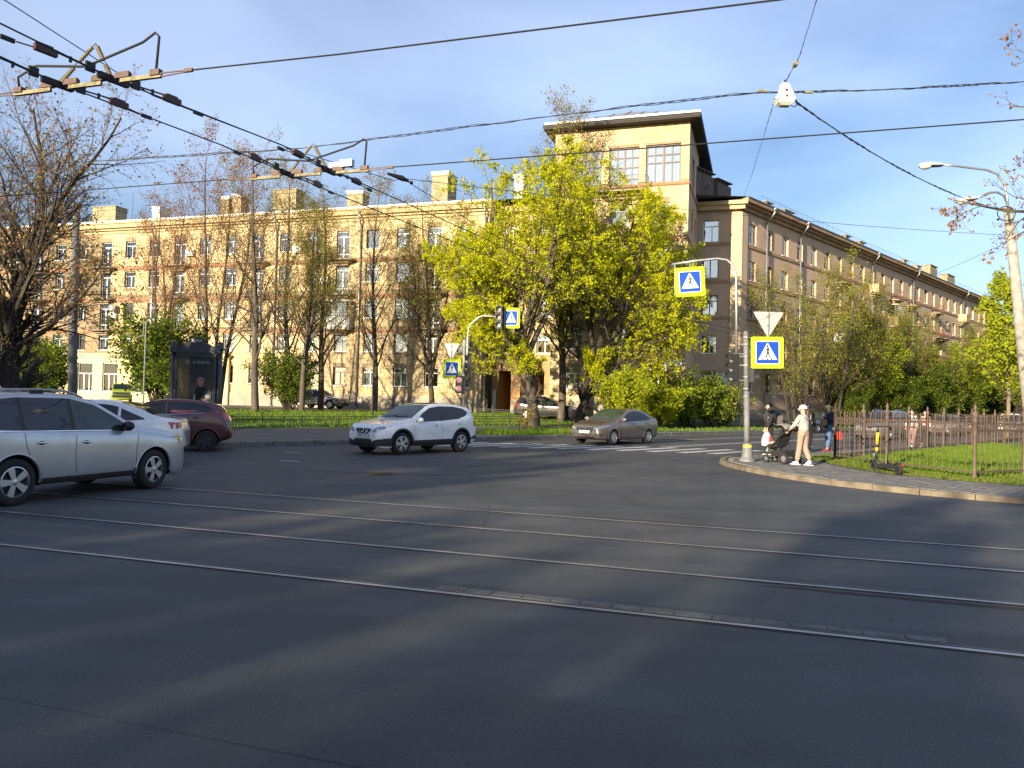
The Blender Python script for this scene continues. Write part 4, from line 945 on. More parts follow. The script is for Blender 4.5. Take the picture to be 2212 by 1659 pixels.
def tree_meshes(seed, spec, L, r, d0=(0, 0, 1), stems=None, leaf=None, tip_filter=None):
    rg = np.random.default_rng(seed); segs = []; tips = []
    spine = []
    for i_, (p, d, l, rr_) in enumerate(stems or [((0, 0, 0), d0, L, r)]):
        if i_ and p[2] > .5 and spine:                  # limbs start on the trunk itself
            z_ = min(p[2], spine[-1][2] - .05); sg = next(s_ for s_ in spine if s_[2] >= z_ - 1e-6) if z_ <= spine[-1][2] else spine[-1]
            k_ = spine.index(sg); a_ = spine[max(k_ - 1, 0)]; f_ = 0 if sg[2] == a_[2] else (z_ - a_[2]) / (sg[2] - a_[2]); p = (a_[0] + (sg[0] - a_[0]) * f_, a_[1] + (sg[1] - a_[1]) * f_, z_)
        n0 = len(segs)
        grow(rg, np.array(p, float), nrm(np.array(d, float)), l, rr_, 0, spec, segs, tips)
        if i_ == 0: spine = [(0., 0., 0.)] + [tuple(t_[4:7]) for t_ in segs[n0:] if t_[0] == 0]
    low = [s_ for s_ in (stems or []) if abs(s_[0][2]) < 1e-6]
    if len(low) > 1:                      # shared root collar
        for s_ in low: segs.append((0, 0, 0, -.04, s_[0][0], s_[0][1], .06, s_[3] * 1.3, s_[3]))
    A = np.array(segs); lv = A[:, 0]; S = A[:, 1:]
    th = S[:, 6] > .045
    V, F = join_np([frusta(S[lv == 0], 9)] if not len(S[(lv > 0) & th]) else [frusta(S[lv == 0], 9), frusta(S[(lv > 0) & th], 6)])
    # root flare
    tr = np_mesh('trunk', V, F); tr.polygons.foreach_set('use_smooth', [True] * len(tr.polygons))
    th2 = S[~th & (lv > 0)]; br = np_mesh('branches', *frusta(th2, 3)) if len(th2) else None
    lf = []
    T = np.array(tips)
    if tip_filter is not None: T = T[tip_filter(T, rg)]
    for (n, size, spread, m, frac) in (leaf or []):
        TT = T[rg.random(len(T)) < frac]; me = np_mesh('crown', *leaves_np(rg, TT, n, size, spread)); me.materials.append(M(m)); lf.append(me)
    return tr, br, lf
def plant(name, meshes, loc, rz=0, sc=1.0, bark='bark_grey', twig='twig', label=None, cat='tree', group=None, scz=None, bare=False):
    tr, br, lf = meshes
    root = empty(name, loc, rz, label=label, cat=cat, group=group)
    for me, nm, m in ((tr, 'trunk', bark), (br, 'branches', twig)):
        if me is None: continue
        o = link(nm, me, m, root)
    for me in lf: link('crown' , me, None, root)
    root.scale = (sc, sc, scz or sc)
    return root

# --- tall street trees, still nearly bare
def tall_spec(n1=32, n2=10, n3=7, a1=(28, 55), up=.05):
    return [dict(seg=14, wob=.035, up=.05, n=n1, f0=.17, ang=a1, ratio=.36, taper=.62, rr=.40, end=.10),
            dict(seg=6, wob=.11, up=.07, n=n2, f0=.18, ang=(25, 55), ratio=.42, taper=.5, rr=.5, end=.2),
            dict(seg=4, wob=.14, up=.06, n=n3, f0=.15, ang=(25, 60), ratio=.45, taper=.4, rr=.55, end=.3),
            dict(seg=2, wob=.18, up=.05)]
bareA = tree_meshes(21, tall_spec(), 16.0, .24, leaf=[(2, .075, .10, 'leaf_bud', .55)])
bareB = tree_meshes(22, tall_spec(34, 10, 7, (22, 45)), 16.5, .22, (0.06, 0, 1), leaf=[(2, .08, .10, 'leaf_bud', .6), (1, .08, .12, 'leaf_olive', .5)])
forks = [((0, 0, 0), (-.05, 0, 1), 15.0, .21), ((.1, .05, 2.6), (.26, .05, 1), 11.5, .15), ((-.05, 0, 3.0), (-.34, .1, 1), 10.0, .13)]
bareC = tree_meshes(23, tall_spec(24, 10, 7), 15, .2, stems=forks, leaf=[(2, .085, .12, 'leaf_olive', .6), (1, .08, .1, 'leaf_bud', .4)])
forks2 = [((-.35, 0, 0), (-.10, 0, 1), 15.5, .16), ((.3, .1, 0), (.08, .05, 1), 15.0, .15), ((.0, -.2, 0), (.02, -.06, 1), 14.0, .13)]
bareD = tree_meshes(24, tall_spec(20, 9, 7, (20, 42)), 15, .2, stems=forks2, leaf=[(2, .085, .1, 'leaf_key', .6)])
G_ST = 'nearly bare street trees on the lawn before the yellow building'
def zg(x, y): return zfar(x, y) - 0.05
for (me, x, y, rz, sc, lb) in ((bareD, -19.6, 51.0, .4, 1.08, 'bare tree of three slender stems with brown keys behind the advertising light box'),
                               (bareA, -15.2, 46.0, 1.9, .98, 'bare tree with straight trunk just right of the advertising light box'),
                               (bareB, -16.6, 57.0, 3.0, 1.02, 'slim bare tree standing behind the small leafy bush near the building'),
                               (bareC, -13.4, 49.5, 5.1, .90, 'bare tree beside the low leafy bush on the lawn'),
                               (bareA, -14.3, 58.0, 4.0, 1.0, 'bare straight-trunked tree in front of the parked grey estate car'),
                               (bareB, -9.9, 56.0, 2.2, .97, 'bare tree behind the thin dark lamp post on the lawn'),
                               (bareC, -5.9, 57.5, 0.0, 1.06, 'bare tree whose trunk forks low, behind the left-hand traffic light'),
                               (bareD, -24.5, 54.0, 2.2, .95, 'bare many-stemmed tree rising over the dark green bush'),
                               (bareB, 3.45, 53.6, 1.0, 1.27, 'very tall bare tree rising behind the yellow-green maples')):
    plant('street_tree', me, (x, y, zg(x, y)), rz, sc, label=lb, group=G_ST)
# --- the two maples in fresh leaf
mspec = [dict(seg=4, wob=.05, up=.02, n=0, f0=.5, ang=(20, 40), ratio=.5, end=.8),
         ]
def maple_spec(n1=9):
    return [dict(seg=10, wob=.08, up=.03, n=n1 + 5, f0=.18, ang=(30, 62), ratio=.42, taper=.50, rr=.50, end=.15),
            dict(seg=5, wob=.13, up=.06, n=8, f0=.2, ang=(25, 60), ratio=.45, taper=.45, rr=.5, end=.25),
            dict(seg=3, wob=.16, up=.08, n=6, f0=.2, ang=(25, 60), ratio=.5, taper=.4, rr=.55, end=.3),
            dict(seg=2, wob=.2, up=.08)]
sA = [((0, 0, 0), (-.02, 0, 1), 5.2, .42), ((-.05, 0, 3.4), (-.34, -.05, .9), 8.8, .20), ((0, .1, 4.6), (-.02, .1, 1), 11.4, .21), ((.1, 0, 3.8), (.40, .05, .95), 9.5, .20), ((0, -.1, 4.4), (.14, -.28, 1), 10.2, .17), ((-.1, 0, 2.7), (-.85, .25, .62), 6.6, .14), ((0, .1, 4.0), (-.12, .35, .9), 9.5, .16), ((-.1, 0, 3.6), (-.62, -.2, .8), 7.8, .13), ((.0, 0, 4.8), (.22, .15, 1), 11.5, .15), ((.1, .1, 4.4), (.34, -.05, 1), 11.5, .16), ((-.1, .1, 3.0), (-.7, .1, .95), 7.5, .12)]
sB = [((0, 0, 0), (.02, 0, 1), 4.6, .40), ((0, 0, 2.6), (-.34, -.1, 1), 9.5, .17), ((.05, 0, 4.0), (.16, .1, 1), 11.5, .19), ((.1, 0, 3.0), (.72, -.1, .75), 10.0, .17), ((.1, 0, 2.2), (1.0, -.1, .42), 9.0, .15), ((0, -.1, 3.6), (.45, -.25, .9), 10.5, .16), ((0, .1, 3.8), (-.05, .35, 1), 11.0, .15), ((.1, 0, 2.8), (.9, .3, .55), 7.5, .12), ((-.05, 0, 3.9), (-.12, -.1, 1), 12.0, .15), ((.0, 0, 4.0), (.34, .1, 1), 11.0, .15)]
mapA = tree_meshes(31, maple_spec(9), 12, .3, stems=sA, leaf=[(9, .115, .085, 'leaf_maple', .46), (6, .11, .10, 'leaf_young', .14)], tip_filter=lambda T, rg: (T[:, 2] > 3.2))
mapB = tree_meshes(32, maple_spec(9), 12, .3, stems=sB, leaf=[(9, .115, .085, 'leaf_maple', .46), (6, .11, .10, 'leaf_young', .16)], tip_filter=lambda T, rg: (T[:, 2] > 3.0))
plant('maple_tree', mapA, (1.36, 46.0, zg(1.36, 46.0)), 0, 1.0, bark='bark_grey', twig='twig', label='large maple with yellow-green young leaves and pale forked trunk behind the brown sedan', group='maples in fresh leaf')
plant('maple_tree', mapB, (4.5, 51.0, zg(4.5, 51.0)), 0, 1.02, bark='bark_dark', twig='twig', label='maple with dark trunk and long low limb reaching toward the brown wing', group='maples in fresh leaf')

# --- old spreading tree at the left and its like at the right edge
def spread_spec():
    return [dict(seg=9, wob=.10, up=.03, n=15, f0=.15, ang=(26, 55), ratio=.46, taper=.45, rr=.5, end=.18),
            dict(seg=6, wob=.14, up=.04, n=10, f0=.15, ang=(25, 60), ratio=.46, taper=.4, rr=.5, end=.25),
            dict(seg=4, wob=.2, up=.03, n=6, f0=.15, ang=(25, 60), ratio=.5, taper=.4, rr=.55, end=.3),
            dict(seg=3, wob=.25, up=.08)]
sO = [((0, 0, 0), (.05, 0, 1), 4.6, .46), ((.1, 0, 3.2), (.42, .05, .95), 6.0, .15), ((.15, 0, 3.9), (.10, .1, 1), 7.6, .17), ((.1, 0, 2.9), (.8, .1, .52), 4.6, .09), ((0, 0, 3.6), (-.25, -.1, 1), 7.4, .15), ((.1, 0, 3.5), (.55, -.3, .85), 5.2, .11), ((0, 0, 3.4), (-.2, .4, .9), 6.2, .13), ((.1, 0, 4.2), (.25, -.1, 1), 7.0, .13), ((.1, 0, 2.6), (.7, -.2, .7), 4.4, .08)]
oldT = tree_meshes(41, spread_spec(), 8, .3, stems=sO, leaf=[(1, .075, .05, 'leaf_key', .26), (1, .07, .06, 'leaf_olive', .16)])
plant('old_tree', oldT, (-14.0, 22.0, 0.1), 0, .88, bark='bark_dark', twig='twig_dark', label='old dark gnarled tree with spreading bare limbs beside the thick grey pole', cat='tree')
sE = [((0, 0, 0), (0, 0, 1), 6.5, .24), ((0, 0, 3.2), (-.55, -.1, .75), 5.0, .10), ((0, 0, 4.2), (-.45, .2, .9), 5.6, .11), ((0, 0, 5.2), (-.30, -.1, 1), 6.2, .12), ((0, 0, 5.8), (-.5, .1, .8), 4.8, .09), ((0, 0, 3.8), (.6, .2, .8), 5.0, .14), ((0, 0, 4.6), (-.65, .2, .6), 4.2, .07)]
edT = tree_meshes(42, [dict(seg=8, wob=.16, up=.01, n=8, f0=.2, ang=(28, 60), ratio=.40, taper=.4, rr=.5, end=.15), dict(seg=5, wob=.22, up=.02, n=5, f0=.2, ang=(25, 60), ratio=.46, taper=.4, rr=.55, end=.3), dict(seg=4, wob=.28, up=.06, n=4, f0=.2, ang=(25, 60), ratio=.45, taper=.3, rr=.6, end=.4), dict(seg=2, wob=.3, up=.1)], 8, .3, stems=sE, leaf=[(3, .055, .03, 'leaf_key', .5)])
plant('bare_tree', edT, (12.35, 16.4, 0.1), 0, 1.0, bark='bark_grey', twig='twig', label='bare tree with reddish buds beside the concrete lamp post', cat='tree')

# --- trees along the brown wing: fine olive twigs, some already green
def bushy_spec(n1=16):
    return [dict(seg=9, wob=.07, up=.06, n=n1, f0=.12, ang=(18, 46), ratio=.45, taper=.55, rr=.5, end=.12), dict(seg=5, wob=.12, up=.10, n=9, f0=.15, ang=(22, 50), ratio=.45, taper=.4, rr=.5, end=.25), dict(seg=3, wob=.15, up=.08, n=6, f0=.15, ang=(25, 55), ratio=.5, taper=.4, rr=.55, end=.3), dict(seg=2, wob=.2, up=.06)]
st = [((-.5, 0, 0), (-.22, .05, 1), 10.5, .12), ((0, .1, 0), (0, .1, 1), 12.0, .14), ((.4, 0, 0), (.2, -.05, 1), 11.0, .12), ((.1, -.3, 0), (.05, -.25, 1), 9.5, .1)]
bushy = tree_meshes(51, bushy_spec(14), 11, .15, stems=st, leaf=[(2, .10, .14, 'leaf_olive', .7), (1, .11, .15, 'leaf_young', .25)])
st2 = [((-.3, 0, 0), (-.15, .05, 1), 9.0, .14), ((.3, .1, 0), (.18, .1, 1), 9.5, .13), ((0, -.2, 0), (.0, -.2, 1), 8.0, .1)]
greeny = tree_meshes(52, bushy_spec(14), 10, .15, stems=st2, leaf=[(7, .16, .2, 'leaf_young', .6), (6, .16, .2, 'leaf_green', .5)])
darkb = tree_meshes(53, bushy_spec(13), 8, .12, stems=[((-.4, 0, 0), (-.4, .1, 1), 5.5, .10), ((.3, 0, 0), (.4, -.1, 1), 5.5, .10), ((0, .2, 0), (0, .2, 1), 6.0, .1), ((0, -.2, 0), (.05, -.4, 1), 5.0, .09)], leaf=[(6, .15, .24, 'leaf_dark', .7), (4, .14, .22, 'leaf_olive', .45)])
young = tree_meshes(54, [dict(seg=10, wob=.04, up=.05, n=26, f0=.22, ang=(30, 62), ratio=.34, taper=.66, rr=.42, end=.12), dict(seg=4, wob=.12, up=.12, n=7, f0=.15, ang=(25, 55), ratio=.45, taper=.4, rr=.5, end=.25), dict(seg=3, wob=.16, up=.1, n=4, f0=.15, ang=(25, 55), ratio=.5, rr=.55, end=.3), dict(seg=2, wob=.2, up=.06)], 9.0, .13, leaf=[(5, .17, .12, 'leaf_young', .75)])
tw_ = np.array([math.sin(R(44.5)), math.cos(R(44.5))]); nw_ = np.array([math.cos(R(44.5)), -math.sin(R(44.5))]); w0 = np.array([17.99, 61.53])
G_W = 'trees along the brown wing'
for (me, s_, off, rz, sc, lb) in ((bushy, 3.5, 3.2, .3, .98, 'thin-twigged olive tree closest to the pale corner pilaster'), (bushy, 9.0, 3.6, 2.2, 1.08, 'many-stemmed olive tree by the first downpipes of the brown wing'), (bushy, 14.5, 3.4, 4.0, 1.0, 'dense olive twiggy tree behind the triangular sign back'), (greeny, 19, 3.0, 1.0, .92, 'leafy green tree under the first balcony of the brown wing'),
                                (bushy, 27, 3.6, 5.0, .92, 'olive tree in front of the third downpipe of the brown wing'), (bushy, 35, 3.4, .9, .98, 'olive tree in front of the glazed balcony'), (greeny, 43, 3.2, 3.0, .85, 'young green tree by the fourth downpipe of the brown wing'), (bushy, 51, 3.4, 2.0, .98, 'olive tree toward the far part of the brown wing'), (greeny, 60, 3.2, 5.0, 1.0, 'green tree in front of the last balcony of the brown wing'), (greeny, 70, 3.0, .3, 1.1, 'green tree at the far end of the brown wing'), (greeny, 84, 1.0, 1.3, 1.2, 'green tree standing just past the end of the brown wing'), (greeny, 95, 4.0, 2.6, 1.2, 'green tree well beyond the brown wing along the street')):
    p = w0 + tw_ * s_ + nw_ * off; plant('street_tree', me, (p[0], p[1], .1), rz, sc, bark='bark_dark', twig='twig', label=lb, group=G_W)
for (s_, off, rz, sc, lb) in ((11, 4.2, 0, .62, 'dark shrub between the twiggy trees at the near part of the brown wing'), (22, 4.6, 1, .85, 'dark green shrub in front of the brown wing behind the dark blue sedan'), (30, 4.8, 2, .95, 'round dark shrub in front of the brown wing behind the grey van'), (37, 4.4, 4, 1.0, 'round dark shrub beside the street below the glazed balcony'), (45, 4.6, 5, .95, 'dark shrub beside the street near the fourth downpipe'), (54, 4.6, 3, 1.0, 'dark shrub far along the street before the brown wing'), (64, 4.5, 2, 1.0, 'farthest dark shrub along the brown wing')):
    p = w0 + tw_ * s_ + nw_ * off; plant('shrub', darkb, (p[0], p[1], .1), rz, sc, bark='bark_dark', twig='twig_dark', label=lb, cat='shrub', group='shrubs along the brown wing')
plant('young_tree', young, (29.2, 45.5, .1), 0.5, 1.0, bark='bark_pale', twig='twig', label='young light green tree with pale slender trunk behind the iron fence', cat='tree')
# trees on the far side of the right street, closing the view
for (x, y, rz, sc, lb) in ((60, 92, 0, 1.15, 'green tree behind the far end of the fenced lawn'), (66, 86, 2, 1.1, 'green tree furthest right behind the fenced lawn'), (78, 118, 3, 1.4, 'tall green tree closing the end of the street'), (90, 112, 5, 1.4, 'tall green tree beyond the parked white van')):
    plant('street_tree', greeny, (x, y, 0.0), rz, sc, bark='bark_dark', twig='twig', label=lb, group='trees at the end of the street')

# --- shrubs
def shrub_mesh(seed, n, h, spread, leaf, r=.03):
    rg = np.random.default_rng(seed); stems = []
    for k in range(n):
        a = rg.uniform(0, 6.28); t = rg.uniform(.1, 1) * spread; stems.append(((math.cos(a) * .35 * t, math.sin(a) * .35 * t, 0), (math.cos(a) * t * .6, math.sin(a) * t * .6, 1), h * rg.uniform(.6, 1.05), r))
    spec = [dict(seg=6, wob=.10, up=.03, n=9, f0=.15, ang=(20, 55), ratio=.35, taper=.4, rr=.55, end=.25), dict(seg=3, wob=.15, up=.05, n=5, f0=.2, ang=(25, 60), ratio=.5, rr=.6, end=.4), dict(seg=2, wob=.2, up=.05)]
    return tree_meshes(seed + 7, spec, h, r, stems=stems, leaf=leaf)
sh_green = shrub_mesh(61, 22, 5.6, 1.0, [(7, .17, .2, 'leaf_green', .8), (3, .16, .2, 'leaf_young', .4)], .05)
sh_light = shrub_mesh(62, 24, 3.4, 1.0, [(6, .11, .12, 'leaf_young', .8), (3, .11, .12, 'leaf_maple', .5)], .03)
sh_mid = shrub_mesh(63, 22, 3.2, .9, [(4, .12, .14, 'leaf_green', .55), (4, .11, .14, 'leaf_young', .5)], .03)
def shrub(me, x, y, rz, sc, lb, z=None): plant('shrub', me, (x, y, zg(x, y) if z is None else z), rz, sc, bark='bark_dark', twig='twig_dark', label=lb, cat='shrub', group='leafy shrubs before the yellow building')
shrub(sh_green, -22.6, 49.5, 0, 1.0, 'big dark green leafy bush left of the advertising light box')
shrub(sh_green, -20.0, 48.0, 2, .62, 'low leafy bush next to the base of the light box')
shrub(sh_green, -14.8, 51.5, 1, .68, 'small green bush on the lawn between bare trunks')
shrub(sh_green, -28.5, 47.0, 1, .66, 'green bush under the old dark tree at its left side')
shrub(sh_green, -31.5, 50.0, 3, .75, 'green bush farthest from the light box under the old dark tree')
shrub(sh_light, 7.6, 49.5, 0, 1.05, 'sunlit yellow-green bush right behind the brown sedan')
shrub(sh_light, 9.6, 50.5, 2, .8, 'smaller sunlit bush behind the rear of the brown sedan')
shrub(sh_mid, 12.3, 53.6, 1, 1.15, 'green bush at the foot of the tower corner')
shrub(sh_mid, 14.2, 55.2, 3, 1.1, 'green bush in front of the recessed wall beside the tower')
shrub(sh_mid, 15.6, 57.3, 4, .85, 'small green bush next to the pale corner pilaster')
sap = shrub_mesh(64, 5, 1.5, .5, [(2, .06, .05, 'leaf_bud', .5)], .018)
plant('sapling', sap, (0.55, 36.6, .13), 0, 1, bark='twig', twig='twig', label='thin leafless saplings in the tall grass by the kerb', cat='sapling')

# --- street trees across the tramway behind and left of the viewer (their crowns shade the roadway)
shade = tree_meshes(71, bushy_spec(12), 12, .2, stems=[((0, 0, 0), (0, 0, 1), 11.0, .26), ((0, 0, 2.2), (.4, .1, .9), 8.0, .14), ((0, 0, 2.6), (-.4, -.1, .9), 8.0, .14), ((0, 0, 2.4), (.05, .45, .9), 7.5, .13)], leaf=[(4, .20, .2, 'leaf_young', .55)])
SH0 = np.array([-24.0, -14.0]); SHT = np.array([.809, -.588]); rnd = random.Random(77)
for k in range(-6, 6):
    for row in (0, 1, 2):
        if row == 2 and not -2 <= k <= 4: continue
        if row == 2: q_ = (k * 4.0 + .6, 12.0, .88)
        elif row == 0 and k >= 0: q_ = (k * 5.6 + rnd.uniform(-.6, .6), 0.0, (.86, .62, .88, .66, .9, .8)[k % 6])
        elif row == 0: q_ = (k * 4.2 + rnd.uniform(-.8, .8), 0.0, rnd.uniform(1.0, 1.1))
        elif k >= -1: q_ = (k * 4.0 + 2.2, 6.0, .76)
        else: q_ = (k * 4.4 + 2.2, 5.0, .95)
        p = SH0 + SHT * q_[0] - np.array([.588, .809]) * q_[1]
        plant('avenue_tree', shade, (p[0], p[1], 0.0), rnd.uniform(0, 6), q_[2], bark='bark_grey', twig='twig', label='leafing avenue tree on the near side of the tram street', group='avenue trees on the near side of the tram street')
# ------------------------------------------------------------------ signs, lights, poles, fences, light box
def rrect(x0, x1, z0, z1, r, n=4):
    P = []
    for cx, cz, a0 in ((x1 - r, z1 - r, 0), (x0 + r, z1 - r, 90), (x0 + r, z0 + r, 180), (x1 - r, z0 + r, 270)):
        for k in range(n + 1):
            a = R(a0 + 90 * k / n); P.append((cx + r * math.cos(a), cz + r * math.sin(a)))
    return P
def crossing_sign(parent, c, w, rz=0.0, tilt=0.0, label=None, h=None):
    """square pedestrian-crossing sign facing local -y, c = centre"""
    h = h or w
    o = MB(); o.prism(rrect(-w / 2, w / 2, -h / 2, h / 2, .05), 0, .02); board = o.obj('crossing_sign', 'sign_lime', parent, label=label); board.location = c; board.rotation_euler = (0, tilt, rz)
    def lay(name, polys, y, m):
        q = MB()
        for p in polys: q.add([(x, y, z) for x, z in p], [tuple(range(len(p)))])
        return q.obj(name, m, board)
    s = w * .37; t = h * .37
    lay('white_border', [rrect(-s, s, -t, t, .03)], -.006, 'sign_white'); s *= .93; t *= .93
    lay('blue_field', [rrect(-s, s, -t, t, .02)], -.012, 'sign_blue')
    a = s * .84
    lay('white_triangle', [[(-a, -t * .66), (a, -t * .66), (a * .05, t * .86), (-a * .05, t * .86)]], -.018, 'sign_white')
    u = s / .5
    def L_(p, q, w1, w2):
        dx, dz = q[0] - p[0], q[1] - p[1]; l = math.hypot(dx, dz); nx, nz = -dz / l, dx / l
        return [(p[0] + nx * w1, p[1] + nz * w1), (p[0] - nx * w1, p[1] - nz * w1), (q[0] - nx * w2, q[1] - nz * w2), (q[0] + nx * w2, q[1] + nz * w2)]
    pic = [[(.0 * u + .05 * u * math.cos(k), .275 * u + .05 * u * math.sin(k)) for k in np.linspace(0, 6.283, 13)[:-1]]]
    for p, q, w1, w2 in (((.012, .14), (.005, -.02), .034, .030), ((.0, -.01), (-.035, -.13), .026, .02), ((-.035, -.125), (-.075, -.26), .02, .017), ((.01, -.01), (.05, -.12), .026, .02), ((.05, -.115), (.10, -.25), .02, .017), ((.0, .125), (-.06, .06), .017, .013), ((-.06, .06), (-.085, -.01), .013, .011), ((.03, .125), (.075, .08), .017, .013), ((.075, .08), (.075, .0), .013, .011)):
        pic.append(L_((p[0] * 1.3 * u, (p[1] * 1.22 + .035) * u), (q[0] * 1.3 * u, (q[1] * 1.22 + .035) * u), w1 * 1.25 * u, w2 * 1.25 * u))
    lay('walking_figure', pic, -.024, 'ink')
    lay('crossing_bars', [[((x - .03) * u, -.31 * u), ((x + .02) * u, -.31 * u), ((x + .045) * u, -.25 * u), ((x - .005) * u, -.25 * u)] for x in (-.22, -.015, .17)], -.024, 'ink')
    for sx in (-1, 1):
        for sz in (-1, 1): q = MB(); q.lathe([(0, -.006), (.008, -.006), (.012, 0)], 6, (sx * w * .43, 0, sz * h * .43), 'Y'); q.obj('bolt', 'dark_metal', board)
    return board
def yield_back(parent, top, w, h, m='sign_back'):
    """back of a triangular sign, point down"""
    x, y, z = top; q = MB(); r = .03
    q.prism([(-w / 2, -r), (-w / 2 + r, 0), (w / 2 - r, 0), (w / 2, -r), (r * .7, -h), (-r * .7, -h)][::-1], 0, .012); o = q.obj('give_way_sign_back', m, parent); o.location = top
    q = MB(); q.bx(-.012, .012, -.03, -.001, -h * .98, -.02); q.obj('mounting_rail', 'grey_metal', o)
    q = MB()
    for zz in (-h * .2, -h * .55): q.bx(-.04, -.014, -.012, -.001, zz - .03, zz + .03); q.bx(.014, .04, -.012, -.001, zz - .03, zz + .03)
    q.obj('clip', 'grey_metal', o); return o
def head3(parent, c, rz, w=.30, h=1.05, d=.16, lit=None):
    q = MB(); q.prism(rrect(-w / 2, w / 2, -h / 2, h / 2, .03), 0, d); o = q.obj('signal_head', 'black_plastic', parent, smooth=False); o.location = c; o.rotation_euler = (0, 0, rz)
    for i, zz in enumerate((h / 3, 0, -h / 3)):
        q = MB(); q.lathe([(0, -.02), (.08, -.015), (.112, 0)], 18, (0, -.003, zz), 'Y'); q.obj('lens', ('lens_grey', 'lens_grey', 'lens_pale')[i], o, smooth=True)
        q = MB(); n = 12; V = []
        for k in range(n + 1):
            a = R(-20 + 220 * k / n); V += [(.125 * math.cos(a), -.002, zz + .125 * math.sin(a)), (.12 * math.cos(a), -.15, zz + .12 * math.sin(a) - .0)]
        q.add(V, [(2 * k, 2 * k + 1, 2 * k + 3, 2 * k + 2) for k in range(n)]); q.obj('visor', 'black_plastic', o)
    return o
mat('lens_grey', (0.34, 0.32, 0.31), 0.35, var=0.2, vscale=20); mat('lens_pale', (0.36, 0.40, 0.37), 0.35, var=0.2, vscale=20)
emitmat('red_led', (1.0, 0.06, 0.08), 1.6)
mat('yellow_sticker', (0.75, 0.45, 0.02), 0.5)

# right-hand sign pole on the paved corner
PX, PY, PZ = 6.78, 22.15, .10
SP = empty('sign_pole', (PX, PY, PZ), label='grey signal pole with crossing signs and a flared base on the paved corner', cat='sign pole')
q = MB(); q.tube([(0, 0, .02), (-.06, 0, 2.0)], [.085, .082], 14); q.tube([(-.06, 0, 2.0), (-.11, 0, 3.66)], [.076, .072], 14); q.lathe([(.0, 3.74), (.06, 3.72), (.075, 3.66)], 12, (-.11, 0, 0)); q.obj('pole', 'pole_grey', SP, smooth=True)
q = MB(); q.lathe([(.23, 0), (.235, .06), (.19, .09), (.165, .14), (.12, .50), (.10, .53), (.09, .53)], 20); q.obj('base', 'pole_grey', SP, smooth=True)
q = MB(); q.lathe([(.128, .40), (.132, .40), (.126, .48), (.122, .48)], 20); q.obj('sticker', 'yellow_sticker', SP)
for zz in (1.86, 2.08, 2.42, 2.75, 3.0, 3.35, 3.55):
    q = MB(); q.lathe([(.08, -.02), (.095, -.02), (.095, .02), (.08, .02)], 12, (-.03 - zz * .022, 0, zz)); q.obj('clamp', 'grey_metal', SP)
arm = [(-.36, 0, 2.62), (-.40, 0, 4.6), (-.42, .02, 5.35), (-.50, .04, 5.62), (-.68, .06, 5.78), (-.95, .10, 5.82), (-1.5, .18, 5.76), (-2.22, .30, 5.65)]
q = MB(); q.tube(arm, .037, 10); q.obj('outreach_arm', 'galvanised', SP, smooth=True)
for zz in (2.75, 3.0, 3.35): q = MB(); q.bx(-.38, -.09, -.015, .015, zz - .02, zz + .02); q.obj('arm_bracket', 'grey_metal', SP)
s1 = crossing_sign(SP, (-1.72, .12, 5.13), .84, rz=R(-8), tilt=R(-4.2))
q = MB()
for x in (-2.15, -1.29): q.tube([(x, .20, 5.66 + (x + 2.15) * .13), (x, .16, 4.72 + (x + 2.15) * .06)], .014, 5)
q.tube([(-1.72, .18, 5.72), (-1.72, .16, 5.5)], .016, 5); q.obj('hanger', 'grey_metal', SP)
s2 = crossing_sign(SP, (.50, -.05, 3.13), .95, rz=R(4), tilt=R(-1.6), h=.90)
q = MB()
for zz in (2.70, 3.14, 3.55): q.tube([(-.1, -.02, zz), (.95, -.01, zz + .02)], .014, 5)
q.obj('sign_bracket', 'grey_metal', SP)
yield_back(SP, (.52, -.03, 4.30), .86, .72)
h = head3(SP, (-.50, .05, 2.68), R(-78), h=.78); h2 = head3(SP, (.16, .10, 2.75), R(80), h=1.0)
q = MB(); q.bx(-.45, -.08, .0, .03, 3.06, 3.09); q.bx(-.45, -.08, .0, .03, 2.30, 2.33); q.obj('head_bracket', 'grey_metal', SP)

# left-hand traffic light at the far kerb
TLp = (-2.17, 35.2, .13)
TL = empty('traffic_light', TLp, label='traffic light with outreach arm, unlit three-lens head and crossing signs at the far kerb', cat='traffic light')
q = MB(); q.tube([(0, 0, 0), (-.05, 0, 4.25)], [.085, .07], 12); q.lathe([(.16, 0), (.16, .05), (.10, .12), (.09, .35), (.085, .35)], 14); q.obj('pole', 'concrete', TL, smooth=True)
q = MB(); q.tube([(.09, -.05, 2.6), (.10, -.05, 4.6), (.16, -.05, 4.9), (.55, -.1, 5.28), (.75, -.1, 5.36), (1.45, -.12, 5.34)], .035, 8); q.obj('outreach_arm', 'gutter_white', TL, smooth=True)
h = head3(TL, (1.50, -.22, 5.30), R(-6), w=.30, h=1.06)
q = MB(); q.bx(1.66, 1.74, -.12, .12, 4.75, 5.85); q.obj('side_shield', 'black_plastic', TL)
crossing_sign(TL, (2.06, -.05, 5.30), .80, rz=R(-14), h=.92)
yield_back(TL, (-.62, -.02, 4.07), .70, .70, 'gutter_white')
crossing_sign(TL, (-.58, -.05, 2.92), .80, rz=R(2), h=.86)
q = MB()
for zz in (2.7, 3.15): q.bx(-.95, .02, -.01, .01, zz - .015, zz + .015)
q.obj('sign_bracket', 'grey_metal', TL)
q = MB(); q.prism(rrect(.13, .30, 2.55, 3.62, .03), -.3, -.02); sb = q.obj('signal_head_side', 'black_plastic', TL)
q = MB()
for zz in (2.75, 3.1, 3.45): q.tube([(.13, -.16, zz), (.0, -.16, zz - .02)], [.11, .115], 12)
q.obj('visor', 'black_plastic', sb)
